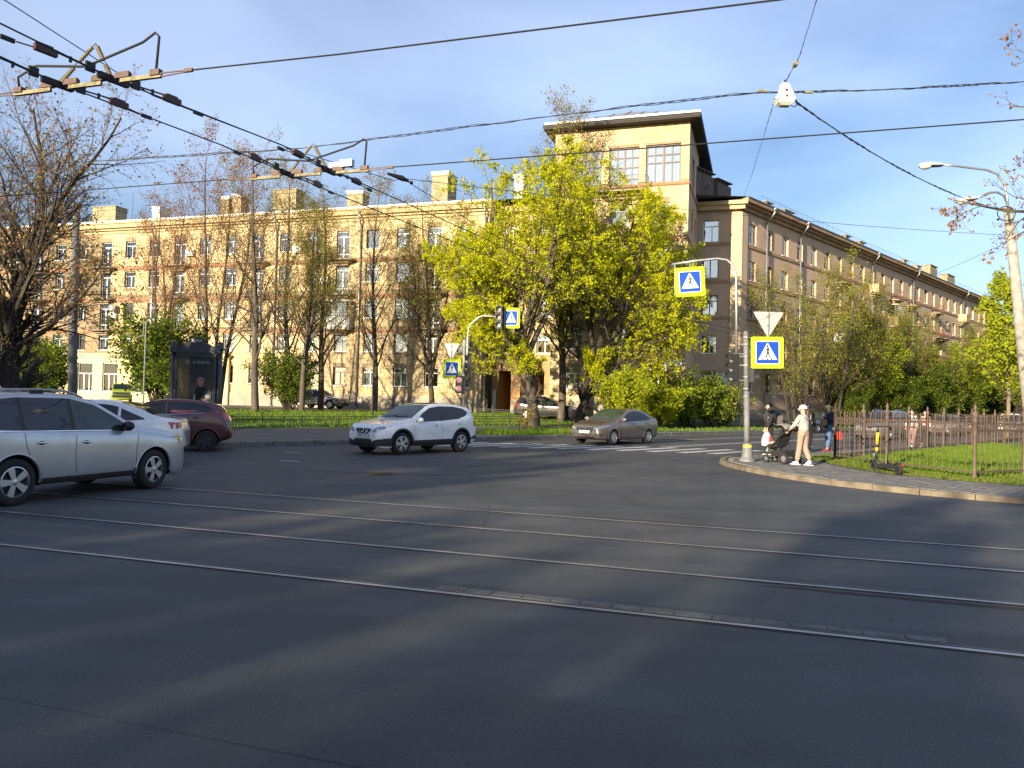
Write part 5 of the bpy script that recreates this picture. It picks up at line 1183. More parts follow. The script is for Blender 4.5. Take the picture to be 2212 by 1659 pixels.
q = MB(); q.prism(rrect(-.39, -.07, 1.82, 2.62, .04), -.22, -.08); pd = q.obj('pedestrian_signal', 'black_plastic', TL)
for i, zz in enumerate((2.42, 2.02)):
    q = MB(); q.lathe([(0, -.232), (.12, -.228), (.135, -.22)], 18, (-.23, 0, zz), 'Y'); q.obj('lens', 'lens_grey', pd, smooth=True)
q = MB(); q.prism([(-.03, -.10), (.03, -.10), (.035, .05), (-.035, .05)], -.240, -.236); q.lathe([(0, -.238), (.03, -.238)], 8, (0, 0, .09), 'Y'); q.v = [(x - .23, y, z + 2.42) for x, y, z in q.v]; q.obj('red_figure', 'red_led', pd)
text_obj('countdown_digits', '22', .17, 'red_led', pd, (-.23, -.238, 2.02), bold=True)

# concrete lamp post with two arms on the fenced lawn
LP = empty('lamp_post', (16.25, 24.0, .1), label='leaning concrete lamp post with two curved arms behind the iron fence', cat='lamp post')
q = MB(); q.tube([(0, 0, 0), (-.46, 0, 4.0), (-.93, 0, 8.0)], [.19, .165, .13], 12); q.obj('post', 'concrete', LP, smooth=True)
q = MB(); q.tube([(-.90, -.05, 7.3), (-.98, -.05, 8.3), (-1.10, -.05, 8.75), (-1.30, -.05, 9.02), (-1.62, -.05, 9.14), (-2.6, -.05, 9.24), (-3.02, -.05, 9.27)], .035, 8); q.obj('arm', 'galvanised', LP, smooth=True)
q = MB(); q.tube([(-.92, -.1, 7.4), (-1.02, -.15, 8.0), (-1.2, -.25, 8.28), (-1.45, -.3, 8.38), (-1.75, -.4, 8.33), (-2.25, -.5, 8.11)], .035, 8); q.obj('arm', 'galvanised', LP, smooth=True)
def lamp_head(parent, tip, tail):
    tip, tail = Vector(tip), Vector(tail); d = (tip - tail); L_ = d.length; rt = d.to_track_quat('X', 'Z').to_matrix()
    def put(mb): mb.v = [tuple(rt @ Vector(v) + tail) for v in mb.v]; return mb
    V = []; F = []; n = 12; prof = [(0, .03, .03), (.08, .07, .05), (.2, .10, .075), (.5, .15, .10), (.8, .155, .10), (.94, .12, .08), (1.0, .02, .02)]
    for (t, w, hh) in prof:
        for k in range(n):
            a = 2 * math.pi * k / n; V.append((t * L_, w * math.cos(a), max(hh * math.sin(a), -.015)))
    for i in range(len(prof) - 1):
        for k in range(n): F.append((i * n + k, i * n + (k + 1) % n, (i + 1) * n + (k + 1) % n, (i + 1) * n + k))
    q = MB(); q.add(V, F); o = put(q).obj('lamp_head', 'gutter_white', parent, smooth=True)
    q = MB(); q.ball((L_ * .72, 0, -.015), 1, 12, 8, (L_ * .25, .13, .10)); put(q).obj('glass_bowl', 'lamp_bowl', o, smooth=True)
    q = MB(); q.bx(L_ * .05, L_ * .45, -.09, .09, -.045, -.016); put(q).obj('gear_cover', 'black_plastic', o)
mat('lamp_bowl', (0.55, 0.56, 0.50), 0.2, coat=.6)
lamp_head(LP, (-3.75, -.05, 9.20), (-2.98, -.05, 9.27)); lamp_head(LP, (-2.88, -.62, 7.96), (-2.2, -.5, 8.12))
q = MB(); q.tube([(-1.0 + .28 * math.cos(t) - .1, -.2, 7.75 + .28 * math.sin(t) * .8) for t in np.linspace(0, 11, 26)], .015, 5); q.obj('cable_coil', 'rubber', LP)
q = MB(); q.bx(-.42, -.30, -.21, -.19, 2.55, 2.8); q.obj('blue_tag', 'sign_blue', LP)

q = MB(); q.tube([(0, 0, 0), (-.12, 0, 4), (-.16, 0, 8.3)], [.17, .15, .12], 12); o = q.obj('utility_pole', 'pole_grey', None, smooth=True, label='thick plain grey pole beside the old dark tree', cat='pole'); o.location = (-15.85, 28.0, .1)
TP = empty('lamp_post', (-8.75, 48.7, zg(-8.75, 48.7)), label='thin dark park lamp post with flat head on the lawn', cat='lamp post')
q = MB(); q.tube([(0, 0, 0), (-.02, 0, 4.85)], [.06, .04], 8); q.obj('post', 'paint_black_iron', TP)
q = MB(); q.tube([(-.02, 0, 4.8), (.15, 0, 4.86)], .03, 6); q.prism([(.12, 4.83), (.75, 4.93), (.75, 4.97), (.12, 4.92)], -.14, .14); q.obj('lamp_head', 'paint_black_iron', TP)
TP2 = empty('lamp_post', (-21.4, 45.0, zg(-21.4, 45.0)), label='slim grey post with hooked bracket over the dark green bush', cat='lamp post')
q = MB(); q.tube([(0, 0, 0), (0, 0, 5.3)], .05, 8); q.obj('post', 'pole_grey', TP2)
q = MB(); q.tube([(0, 0, 5.15), (-.13, 0, 5.15)], .02, 5); q.tube([(0, 0, 4.9), (-.13, 0, 4.9)], .02, 5); q.tube([(-.13, 0, 5.25), (-.13, 0, 4.6), (-.2, 0, 4.42), (-.4, 0, 4.35), (-.55, 0, 4.28)], .03, 6); q.obj('bracket', 'pole_grey', TP2)

# ornate iron fence round the corner lawn
mat('fence_iron', (0.105, 0.072, 0.055), 0.7, var=0.35, vscale=6)
def post_mesh():
    q = MB(); q.lathe([(.055, 0), (.055, .10), (.042, .12), (.042, 1.02), (.055, 1.06), (.055, 1.34), (.07, 1.36), (.045, 1.40), (.05, 1.44), (.075, 1.50), (.072, 1.55), (.035, 1.59), (.028, 1.62), (.045, 1.66), (.03, 1.72), (.0, 1.79)], 10); return q.mesh('post', ['fence_iron'], True)
def bar_mesh():
    q = MB(); q.tube([(0, 0, .12), (0, 0, 1.42), (0, 0, 1.455), (0, 0, 1.52)], [.012, .012, .019, .002], 5, False); return q.mesh('bar', ['fence_iron'])
def ring_mesh():
    q = MB(); n, m = 12, 4; V = []; F = []
    for i in range(n):
        a = 2 * math.pi * i / n
        for j in range(m):
            b = 2 * math.pi * j / m; r_ = .062 + .010 * math.cos(b); V.append((r_ * math.cos(a), .010 * math.sin(b), r_ * math.sin(a)))
    for i in range(n):
        for j in range(m): F.append((i * m + j, ((i + 1) % n) * m + j, ((i + 1) % n) * m + (j + 1) % m, i * m + (j + 1) % m))
    q.add(V, F); return q.mesh('ring', ['fence_iron'])
POST, BAR, RING = post_mesh(), bar_mesh(), ring_mesh()
def iron_fence(pts, label, single, z=.1, last_post=True):
    root = empty('iron_fence', (*pts[0], z), label=label, cat='fence', group='iron fences round the corner lawn'); o0 = np.array(pts[0]); P = [np.array(p) - o0 for p in pts]
    for i, p in enumerate(P):
        if i == len(P) - 1 and not last_post: break
        o = link('post', POST, None, root); o.location = (*p, 0)
    for a, b in zip(P, P[1:]):
        d = b - a; L_ = np.linalg.norm(d); u = d / L_; rz = math.atan2(u[1], u[0])
        for zz, hh in ((.17, .018), (1.14, .016), (1.31, .016)):
            q = MB(); mid = (a + b) / 2; q.box((mid[0], mid[1], zz), (L_ - .08, .022, hh * 2), Matrix.Rotation(rz, 3, 'Z')); q.obj('rail', 'fence_iron', root)
        n = max(2, int(round(L_ / .245))); J = MB()
        for k in range(1, n):
            p = a + d * k / n
            if single:
                o = link('bar', BAR, None, root); o.location = (*p, 0)
            else: J.tube([(*p, .12), (*p, 1.42), (*p, 1.455), (*p, 1.52)], [.012, .012, .019, .002], 4, False)
        for k in range(2 * n):
            p = a + d * (k + .5) / (2 * n)
            if single: o = link('ring', RING, None, root); o.location = (*p, 1.225); o.rotation_euler = (0, 0, rz)
            else:
                J.tube([(p[0] + u[0] * .062 * math.cos(t), p[1] + u[1] * .062 * math.cos(t), 1.225 + .062 * math.sin(t)) for t in np.linspace(0, 6.283, 9)], .010, 3, False)
        if not single: J.obj('bars_and_rings', 'fence_iron', root)
    return root
iron_fence([tuple(p) for p in FC], 'brown wrought iron fence with rings and finials behind the yellow scooter', True)
iron_fence([tuple(FC[0] + D2 * 2.5 * k) for k in range(0, 19)], 'wrought iron fence with spear finials along the street side of the lawn', False)
iron_fence([tuple(FC[0] + D2 * 2.5 * 18 + np.array([.6, -.8]) * 0), tuple(FC[0] + D2 * 45 + np.array([9, -4.])), tuple(FC[0] + D2 * 45 + np.array([20, -9.]))], 'wrought iron fence closing the far end of the lawn', False)
# low black lawn railings
def low_fence(pts, label, h=.55):
    root = empty('lawn_railing', (*pts[0], zfar(*pts[0])), label=label, cat='railing', group='low black lawn railings'); o0 = np.array([*pts[0], zfar(*pts[0])])
    for a, b in zip(pts, pts[1:]):
        a3 = np.array([*a, zfar(*a)]) - o0; b3 = np.array([*b, zfar(*b)]) - o0; n = max(1, int(np.linalg.norm(b3 - a3) / 1.9)); 
        for k in range(n):
            p, q_ = a3 + (b3 - a3) * k / n, a3 + (b3 - a3) * (k + 1) / n
            m = MB(); m.tube([(p[0], p[1], p[2] - .1), (p[0], p[1], p[2] + h + .10)], .028, 5); m.obj('post', 'paint_black_iron', root)
            m = MB()
            for zz in (h, h - .12): m.tube([tuple(p + (0, 0, zz)), tuple(q_ + (0, 0, zz))], .016, 4, False)
            m.tube([tuple(p + (0, 0, .08)), tuple(q_ + (0, 0, .08))], .016, 4, False)
            nb = 13; u = (q_ - p) / np.linalg.norm(q_ - p)
            for j in range(1, nb):
                c_ = p + (q_ - p) * j / nb; m.tube([tuple(c_ + u * .03 * math.sin(t * 6.28) + np.array([0, 0, .08 + (h - .08) * t])) for t in (0, .2, .4, .6, .8, 1)], .008, 3, False)
            m.obj('bar_panel', 'paint_black_iron', root)
    return root
low_fence([tuple(ab(4.3, 9.2)), tuple(ab(28.2, 9.2))], 'low black railing along the pavement edge of the lawn')
low_fence([tuple(ab(22.5, 6.0)), tuple(ab(31.5, 6.0))], 'low black railing with wavy bars behind the tall grass strip')
low_fence([(-2.4, 55.5), (-.2, 54.7), (1.2, 54.2)], 'short low black railing before the passage arches')
low_fence([(-9, 58.6), (-3.5, 56.8)], 'low black railing at the foot of the yellow wall')
low_fence([tuple(w0 + nw_ * 2.2 + tw_ * -2), tuple(w0 + nw_ * 2.2 + tw_ * 26)], 'low black railing along the brown wing')

# advertising light box
AD = empty('light_box', (-10.62, 26.0, .13), R(4), label='dark grey advertising light box with a poster behind glass', cat='advertising box')
mat('ad_frame', (0.045, 0.052, 0.065), 0.5, var=.2, vscale=5); mat('poster_dark', (0.045, 0.040, 0.042), 0.6, col2=(0.075, 0.068, 0.070), vscale=1.2); mat('poster_brown', (0.32, 0.20, 0.10), 0.6, col2=(0.17, 0.105, 0.055), vscale=2.5)
mat('poster_text', (0.60, 0.62, 0.64), 0.5); mat('poster_skin', (0.50, 0.29, 0.22), 0.4, var=.3, vscale=12); mat('poster_shirt', (0.55, 0.50, 0.48), 0.4, var=.2, vscale=10); mat('poster_red', (0.45, 0.07, 0.03), 0.4); mat('poster_gold', (0.22, 0.15, 0.06), .4)
for sx in (-1, 1):
    q = MB(); q.tube([(sx * .76, 0, 0), (sx * .76, 0, 2.95)], .085, 14); q.lathe([(.085, 2.95), (.115, 2.97), (.115, 3.08), (.09, 3.1), (.1, 3.16), (.06, 3.24), (0, 3.26)], 14, (sx * .76, 0, 0)); q.obj('column', 'ad_frame', AD, smooth=True)
q = MB(); q.bx(-.70, .70, -.12, .12, .35, .62); q.bx(-.66, .66, -.12, .12, 2.72, 2.84); q.bx(-.68, -.60, -.12, .12, .622, 2.718); q.bx(.60, .68, -.12, .12, .622, 2.718); q.bx(-.6, .6, -.05, .05, .622, 2.718); q.bx(-.85, .85, -.16, .16, 0, .12); q.bx(-.3, .3, -.1, .1, .12, .35); q.obj('case', 'ad_frame', AD)
q = MB(); q.prism([(-.80, 2.86), (.80, 2.86), (.80, 2.98), (.62, 3.04), (.30, 3.20), (-.30, 3.20), (-.62, 3.04), (-.80, 2.98)], -.20, .20); q.prism(rrect(-.21, .21, 3.202, 3.36, .03), -.05, .05); q.obj('canopy', 'ad_frame', AD)
text_obj('maker_lettering', '◐ Russ', .11, 'poster_text', AD, (0, -.053, 3.285), bold=True)
q = MB(); q.bx(-.6, .6, -.065, -.055, .622, 2.718); po = q.obj('poster', 'poster_dark', AD)
def flat(name, polys, y, m):
    q = MB()
    for p in polys: q.add([(x, y, z) for x, z in p], [tuple(range(len(p)))])
    return q.obj(name, m, po)
flat('poster_wall', [[(-.60, .63), (-.20, .63), (-.22, 2.71), (-.60, 2.71)]], -.067, 'poster_brown')
flat('poster_curtain', [[(-.60, 1.5), (-.42, 1.62), (-.40, 2.5), (-.60, 2.6)], [(-.60, 1.0), (-.54, 1.05), (-.47, 1.35), (-.45, 1.55), (-.60, 1.5)]], -.069, 'poster_gold')
flat('poster_notice', [[(-.20, 2.12), (.12, 2.12), (.12, 2.36), (-.20, 2.36)]], -.069, 'ad_frame')
ell = lambda cx, cz, a, b: [(cx + a * math.cos(t), cz + b * math.sin(t)) for t in np.linspace(0, 6.283, 17)[:-1]]
flat('poster_vest', [[(-.04, 1.28), (.40, 1.28), (.46, 1.62), (.24, 1.78), (.08, 1.74), (-.06, 1.5)]], -.069, 'ink')
flat('poster_sleeves', [[(.36, 1.30), (.50, 1.34), (.52, 1.58), (.44, 1.62), (.33, 1.46)], [(-.06, 1.28), (.02, 1.26), (.0, 1.5), (-.04, 1.44)]], -.071, 'poster_shirt')
flat('poster_figure', [ell(.17, 1.94, .125, .17), [(-.16, 1.16), (.12, 1.12), (.42, 1.22), (.48, 1.34), (.34, 1.33), (.14, 1.25), (-.12, 1.28)], [(.10, 1.74), (.24, 1.72), (.24, 1.84), (.10, 1.84)]], -.073, 'poster_skin')
flat('poster_hair', [[(.05, 2.0), (.07, 2.11), (.17, 2.14), (.28, 2.09), (.30, 1.96), (.27, 2.03), (.17, 2.07), (.09, 2.05)]], -.0745, 'ink')
flat('poster_collar', [[(.25, 1.72), (.36, 1.78), (.36, 1.84), (.26, 1.80)]], -.0745, 'poster_red')
text_obj('poster_date', "К5   21 МАЯ '22", .125, 'poster_text', po, (.06, -.074, 2.54), bold=True, sx=.9)
text_obj('poster_title', 'Боцман', .20, 'poster_text', po, (.06, -.076, .99), bold=True, shear=.25)
text_obj('poster_title', 'и бродяга', .19, 'poster_text', po, (.06, -.076, .80), bold=True, shear=.25)
q = MB(); q.bx(-.60, .60, -.095, -.089, .622, 2.718); q.obj('glass', 'case_glass', AD)

# ------------------------------------------------------------------ overhead wires
mat('wire', (0.012, 0.012, 0.013), 0.6); mat('insul_brown', (0.105, 0.032, 0.022), 0.6, col2=(0.03, 0.018, 0.014), vscale=14); mat('insul_cream', (0.24, 0.21, 0.12), 0.5, var=.3, vscale=10); mat('beam_cream', (0.22, 0.195, 0.10), 0.7, col2=(0.06, 0.045, 0.03), vscale=9, ramp=(.45, .7))
def sagpts(a, b, sag, n=14):
    a, b = Vector(a), Vector(b); return [tuple(a.lerp(b, k / n) - Vector((0, 0, sag * 4 * (k / n) * (1 - k / n)))) for k in range(n + 1)]
def wire(name, pts, r, label, cat='wire', m='wire', sides=5):
    o0 = pts[0]; q = MB(); q.tube([(p[0] - o0[0], p[1] - o0[1], p[2] - o0[2]) for p in pts], r, sides); o = q.obj(name, m, None, label=label, cat=cat, group='overhead wires'); o.location = o0; return o
def twisted(name, pts, r, label, amp=.018, turns=40, strands=2):
    root = empty(name, pts[0], label=label, cat='cable', group='overhead wires'); P = [Vector(p) for p in pts]; o0 = P[0]
    L_ = [0]
    for a, b in zip(P, P[1:]): L_.append(L_[-1] + (b - a).length)
    N_ = turns * 6
    for s in range(strands):
        Q = []
        for k in range(N_ + 1):
            t = L_[-1] * k / N_; i = max(j for j in range(len(L_)) if L_[j] <= t + 1e-9); i = min(i, len(P) - 2); f = (t - L_[i]) / (L_[i + 1] - L_[i]); c = P[i].lerp(P[i + 1], f); ph = k / 6 * 6.283 * .5 + s * 6.283 / strands; am = amp * (.5 + .5 * math.sin(k * .13 + s))
            Q.append(tuple(c - o0 + Vector((0, am * math.cos(ph), am * math.sin(ph)))))
        q = MB(); q.tube(Q, r, 4); q.obj('strand', 'wire', root)
    return root
def tpt(t, nd, z): p = TR * t + TN * nd; return (float(p[0]), float(p[1]), z)
wire('tram_wire', [tpt(-60, 6.56, 5.0), tpt(-8.5, 6.556, 5.01)], .008, 'tram contact wire left of the nearer wire crossing')
wire('tram_wire', [tpt(-5.75, 6.556, 5.01), tpt(-4, 6.6, 5.0), tpt(40, 6.95, 5.05)], .009, 'tram contact wire running from the nearer wire crossing over the tram rails')
wire('tram_wire', [tpt(-60, 10.1, 5.0), tpt(-7.95, 10.1, 5.01)], .008, 'tram contact wire left of the farther wire crossing')
wire('tram_wire', [tpt(-5.2, 10.1, 5.01), tpt(50, 10.12, 5.05)], .009, 'tram contact wire running from the farther wire crossing past the tower')
LA = [(-9.5, -9, 5.06), (-5.6, 4.6, 5.05), (-4.85, 7.13, 5.04), (-4.42, 8.34, 5.04), (-3.2, 10.43, 5.04), (-2.97, 11.24, 5.04), (-2.37, 12.4, 5.04), (-.62, 16.2, 5.04), (1.68, 22, 5.05), (5.9, 29.8, 5.1), (18, 44.5, 5.2), (60, 90, 5.3)]
LB = [(-10.1, -8.6, 5.06), (-6.1, 5.2, 5.05), (-5.33, 7.84, 5.04), (-5.12, 8.5, 5.04), (-4.06, 10.46, 5.04), (-3.56, 11.63, 5.04), (-3.11, 12.7, 5.04), (-.67, 18, 5.04), (.6, 20.8, 5.05), (2.9, 25.2, 5.08), (5.28, 30.3, 5.1), (17.2, 45.2, 5.2), (59.3, 90.7, 5.3)]
wire('trolley_wire', LA, .009, 'right-hand trolleybus wire of the pair through both crossings'); wire('trolley_wire', LB, .009, 'left-hand trolleybus wire of the pair through both crossings')
wire('span_wire', [(-7.2, 3, 5.55), (-5.27, 7.8, 5.6), (-4.77, 9.98, 5.5), (-3.4, 12.0, 5.45), (-2.2, 13.6, 5.5)], .006, 'thin suspension wire above the trolleybus wires')
wire('span_wire', sagpts((-2.02, 13.5, 5.51), (15.35, 23.9, 7.2), .12), .006, 'thin span wire from the wire knot to the concrete lamp post')
wire('span_wire', sagpts((-15.95, 28.0, 6.3), (-2.02, 13.5, 5.51), .1), .006, 'thin span wire from the thick grey pole to the wire knot')
wire('span_wire', [(-2.02, 13.5, 5.51), (-.55, 16.6, 5.25), (3.2, 24.3, 5.3)], .006, 'thin wire continuing from the wire knot above the trolleybus pair')
q = MB(); q.tube([(-2.25, 13.3, 5.53), (-2.02, 13.5, 5.51), (-1.92, 13.6, 5.49)], [.02, .05, .02], 6); q.ball((-1.88, 13.66, 5.48), .035, 6, 5); o = q.obj('wire_knot', 'wire', None, label='dark knot where thin span wires join right of the farther crossing', cat='insulator')
HL = (6.22, 18.0, 9.0)
twisted('feeder_cable', [(-40, 24, 7.6), (-14.13, 21, 7.66), (-9.86, 20, 7.71), (-5.5, 19.5, 7.92), (-1.38, 19, 8.39), (3, 18.3, 8.8), (5.7, 18, 9.06), (6.1, 18, 9.06)], .011, 'twisted black cable running from the old tree to the hanging street lamp', strands=3, turns=60, amp=.03)
twisted('feeder_cable', [(6.32, 18, 9.07), (6.7, 18, 9.09), (8.5, 18, 9.18), (11.83, 18, 9.46), (18, 18, 10.1)], .011, 'twisted black cable leaving the hanging lamp away from the tower', strands=3, turns=26, amp=.025)
twisted('lamp_cable', [tuple(v) for v in sagpts((6.45, 18.02, 8.88), (15.32, 23.9, 7.9), .35, 10)], .013, 'thick twisted cable from the hanging lamp to the concrete lamp post', turns=40)
twisted('support_wire', [(6.22, 18, 9.28), (6.05, 16.6, 9.3), (5.0, 13, 8.58), (0, -10, 9)], .006, 'thin twisted wire rising from the hanging lamp', turns=40)
twisted('support_wire', [(6.0, 18.0, 8.92), (9.0, 29.5, 10.6), (17.6, 60.4, 17.6)], .006, 'thin wire from the hanging lamp to the recessed wall by the tower', turns=40)
wire('span_wire', sagpts((15.3, 24, 7.0), (17.99 + 20, 61.53 + 20, 15.0), .6), .007, 'thin wire from the concrete lamp post to the brown wing')
for k, (a, b, sg) in enumerate((((15.9, 24, 4.1), (9, 60.4, 6.0), .1), ((16.6, 40, 5.7), (40, 46, 5.9), .05), ((20, 52, 6.0), (46, 58, 6.1), .05), ((12, 38, 5.6), (34, 33, 5.9), .05))):
    wire('span_wire', sagpts(a, b, sg), .008, ('span wire crossing in front of the pale corner pilaster', 'nearest span wire over the right-hand street', 'farther span wire over the right-hand street', 'span wire carrying the trolleybus wires over the fenced lawn')[k])
# hanging lamp
HLo = empty('hanging_lamp', HL, label='white bell-shaped street lamp hanging from cables', cat='street lamp')
q = MB(); V = []; prof = [(.27, .06, .06), (.25, .09, .08), (.10, .12, .10), (.06, .15, .12), (-.12, .20, .16), (-.14, .215, .17), (-.15, .21, .165)]
for (z, a, b) in prof: V += [(a, b, z), (-a, b, z), (-a, -b, z), (a, -b, z)]
q.add(V, [(0, 1, 2, 3)] + [(i * 4 + k, i * 4 + (k + 1) % 4, (i + 1) * 4 + (k + 1) % 4, (i + 1) * 4 + k) for i in range(len(prof) - 1) for k in range(4)]); q.obj('housing', 'gutter_white', HLo)
q = MB(); V = []
for (z, a, b) in [(-.151, .20, .158), (-.21, .18, .14), (-.27, .11, .08)]: V += [(a, b, z), (-a, b, z), (-a, -b, z), (a, -b, z)]
q.add(V, [(i * 4 + k, i * 4 + (k + 1) % 4, (i + 1) * 4 + (k + 1) % 4, (i + 1) * 4 + k) for i in range(2) for k in range(4)] + [(8, 9, 10, 11)]); q.obj('diffuser', 'lamp_bowl', HLo)
q = MB(); q.tube([(0, 0, .27), (0, 0, .36)], .02, 6); q.tube([(.08 * math.cos(t) + .22, 0, -.18 + .1 * math.sin(t)) for t in np.linspace(0, 6.28, 10)], .012, 4); q.obj('hook', 'dark_metal', HLo)
q = MB(); q.bx(-.03, .03, -.135, -.125, .05, .10); q.bx(-.02, .02, -.17, -.155, -.10, -.05); q.obj('latch', 'dark_metal', HLo)
for x0, x1 in ((-.62, -.42), (.46, .66)): q = MB(); q.tube([(x0, 0, .08), (x1, 0, .08)], .035, 8); q.obj('cable_sleeve', 'insul_cream', HLo)
q = MB(); q.tube([(6.08, 16.85, 9.26), (6.1, 17.05, 9.27)], .05, 8); o = q.obj('porcelain_insulator', 'insul_cream', None, label='cream insulator on the wire above the hanging lamp', cat='insulator')

# special crossing fittings where the trolleybus wires cut the tram wire
def crossing(pA, pB, tA0, tA1, nd, label, dirA, ctrl=False, flip=1):
    """pA,pB: crossing points of the two trolley wires; beam along the tram wire"""
    c = np.array([(pA[0] + pB[0]) / 2, (pA[1] + pB[1]) / 2, 5.0]); root = empty('wire_crossing', tuple(c), label=label, cat='wire fitting', group='wire crossing fittings')
    u = np.array([TR[0], TR[1], 0]); w = np.array([dirA[0], dirA[1], 0]) / np.linalg.norm(dirA); rz = Matrix.Rotation(math.atan2(u[1], u[0]), 3, 'Z'); rw = Matrix.Rotation(math.atan2(w[1], w[0]), 3, 'Z')
    A = np.array([*pA, 5.0]) - c; B = np.array([*pB, 5.0]) - c
    sA, sB = float(np.dot(A, u)), float(np.dot(B, u)); off = np.dot((A + B) / 2, np.array([TN[0], TN[1], 0]))
    def along(s, z=0., n_=0.): return tuple(u * s + np.array([TN[0], TN[1], 0]) * n_ + np.array([0, 0, z]))
    for s0, s1 in ((sB - .62, sB - .18), (sB + .18, sA - .18), (sA + .18, sA + .62)):
        q = MB(); q.box(along((s0 + s1) / 2, .0), (s1 - s0 + .1, .026, .034), rz); q.box(along((s0 + s1) / 2, -.024), (s1 - s0 + .1, .038, .008), rz); q.obj('beam', 'beam_cream', root)
    for s in (sA, sB):
        for sg in (-1, 1): q = MB(); q.box(along(s + sg * .16, .045), (.19, .05, .052), rz); q.box(along(s + sg * .16, .078), (.17, .038, .012), rz); q.obj('insulator_block', 'insul_brown', root)
    for s, e in ((sA + .60, 1), (sB - .60, -1)):
        q = MB(); q.box(along(s, .03), (.12, .06, .06), rz); q.tube([along(s + e * .02, .02), along(s + e * .40, .015)], .008, 4); q.tube([along(s + e * .02, -.02), along(s + e * .40, .0)], .008, 4); q.box(along(s + e * .42, .012), (.10, .03, .035), rz); q.obj('end_clamp', 'insul_brown' , root)
    for P_ in (A, B):
        q = MB(); q.box(tuple(P_ + (0, 0, .03)), (.34, .07, .06), rw)
        for sg in (-1, 1):
            q.tube([tuple(P_ + w * sg * .10 + (0, 0, .05)), tuple(P_ + w * sg * .62 + (0, 0, .085))], .011, 4); q.box(tuple(P_ + w * sg * .26 + (0, 0, .07)), (.10, .03, .10), rw)
            q.box(tuple(P_ + w * sg * .47 + (0, 0, .065)), (.025, .02, .06), rw)
        q.obj('crossing_plate', 'dark_metal', root)
        for sg in (-1, 1):
            q = MB(); q.box(tuple(P_ + w * sg * .72 + (0, 0, .06)), (.22, .05, .07), rw); q.box(tuple(P_ + w * sg * .72 + (0, 0, .10)), (.14, .03, .03), rw); q.obj('insulator_block', 'insul_dark', root)
            q = MB(); q.tube([tuple(P_ + w * sg * .84 + (0, 0, .045)), tuple(P_ + w * sg * 1.0 + (0, 0, .03))], .008, 4); q.box(tuple(P_ + w * sg * 1.08 + (0, 0, .025)), (.13, .03, .04), rw); q.obj('end_clamp', 'dark_metal', root)
    def porcelain(a, b):
        a, b = Vector(a), Vector(b); q = MB(); n = 15; pts = []; rs = []
        for k in range(n): pts.append(tuple(a.lerp(b, k / (n - 1)))); rs.append(.028 if k % 2 else .013)
        q.tube(pts, rs, 7); q.obj('porcelain', 'insul_cream', root)
    topp = np.array([0, 0, .50]) + (A * .35 + B * .35) + w * .10
    for P_ in (A, B):
        m_ = P_ + (topp - P_) * .5
        porcelain(tuple(P_ + (topp - P_) * .12), tuple(P_ + (topp - P_) * .44)); porcelain(tuple(P_ + (topp - P_) * .56), tuple(P_ + (topp - P_) * .92))
        q = MB(); q.tube([tuple(P_ + (0, 0, .05)), tuple(topp)], .006, 4); q.obj('hanger', 'dark_metal', root)
    e0, e1 = along(sB - .60, .06), along(sA + .60, .06); q = MB()
    q.tube([e0, tuple(np.array(e0) + (-.02, 0, .12)), tuple(np.array(e0) * .75 + np.array([0, 0, .24])), tuple((A + B) / 2 + (0, 0, .20)), tuple(np.array(e1) * .8 + np.array([0, 0, .33])), tuple(np.array(e1) + np.array([-.02, 0, .40])), tuple(np.array(e1) + np.array([.02, 0, .36])), e1], .014, 6); q.obj('jumper_cable', 'rubber', root, smooth=True)
    if ctrl:
        q = MB(); q.box(along(sA + .32, .11, -.02), (.20, .08, .10), rz); q.box(along(sA + .12, .10, .0), (.22, .02, .09), rz); q.obj('contact_box', 'grey_metal', root)
    return root
mat('insul_dark', (0.07, 0.022, 0.016), 0.5, var=.3, vscale=10)
crossing((-4.42, 8.34), (-5.12, 8.5), 0, 0, 6.6, 'nearer crossing of tram and trolleybus wires with brown insulators', (1.22, 2.09))
crossing((-2.83, 11.52), (-3.51, 11.74), 0, 0, 10.0, 'farther crossing of tram and trolleybus wires with grey contact box', (.9, 2.1), ctrl=True)
# clamps on the tram wire that look like perched birds
for t_, nd in ((-9.4, 10.1), (-9.0, 10.1), (-4.0, 10.1), (-3.7, 10.1)):
    p = tpt(t_, nd, 5.02); q = MB(); q.bx(-.05, .05, -.012, .012, -.01, .035); q.tube([(.05, 0, .02), (.09, 0, .03)], .006, 4); o = q.obj('wire_clamp', 'dark_metal', None, label='small dark clamp on the farther tram wire', cat='clamp', group='clamps on the farther tram wire'); o.location = p; o.rotation_euler = (0, 0, math.atan2(TR[1], TR[0]))
# ------------------------------------------------------------------ cars
def paint(name, col, metal=0.0, rough=0.28, dirt=0.12):
    m = mat(name, col, rough, metal, spec=0.5, coat=1.0, var=dirt, vscale=2.5); return name
paint('paint_white', (0.84, 0.85, 0.87)); paint('paint_brown', (0.16, 0.125, 0.115), .45, .32); paint('paint_silver', (0.50, 0.50, 0.52), .55, .30); paint('paint_red', (0.075, 0.008, 0.012), .1, .3)
paint('paint_navy', (0.010, 0.013, 0.022), .1, .2); paint('paint_grey', (0.20, 0.20, 0.21), .5, .3); paint('paint_black', (0.014, 0.014, 0.016), .1, .2); paint('paint_green', (0.26, 0.36, 0.015), 0, .3)
LOWF = np.array([0, .05, .12, .20, .29, .38, .47, .56, .65, .74, .83, .91, .97, 1.0]); LOWY = np.array([.93, .965, .982, .990, .995, .998, 1.0, 1.0, .999, .997, .992, .983, .968, .945])
UPF = np.array([.12, .25, .38, .52, .66, .78, .88, .945, .98, .995, 1.0])
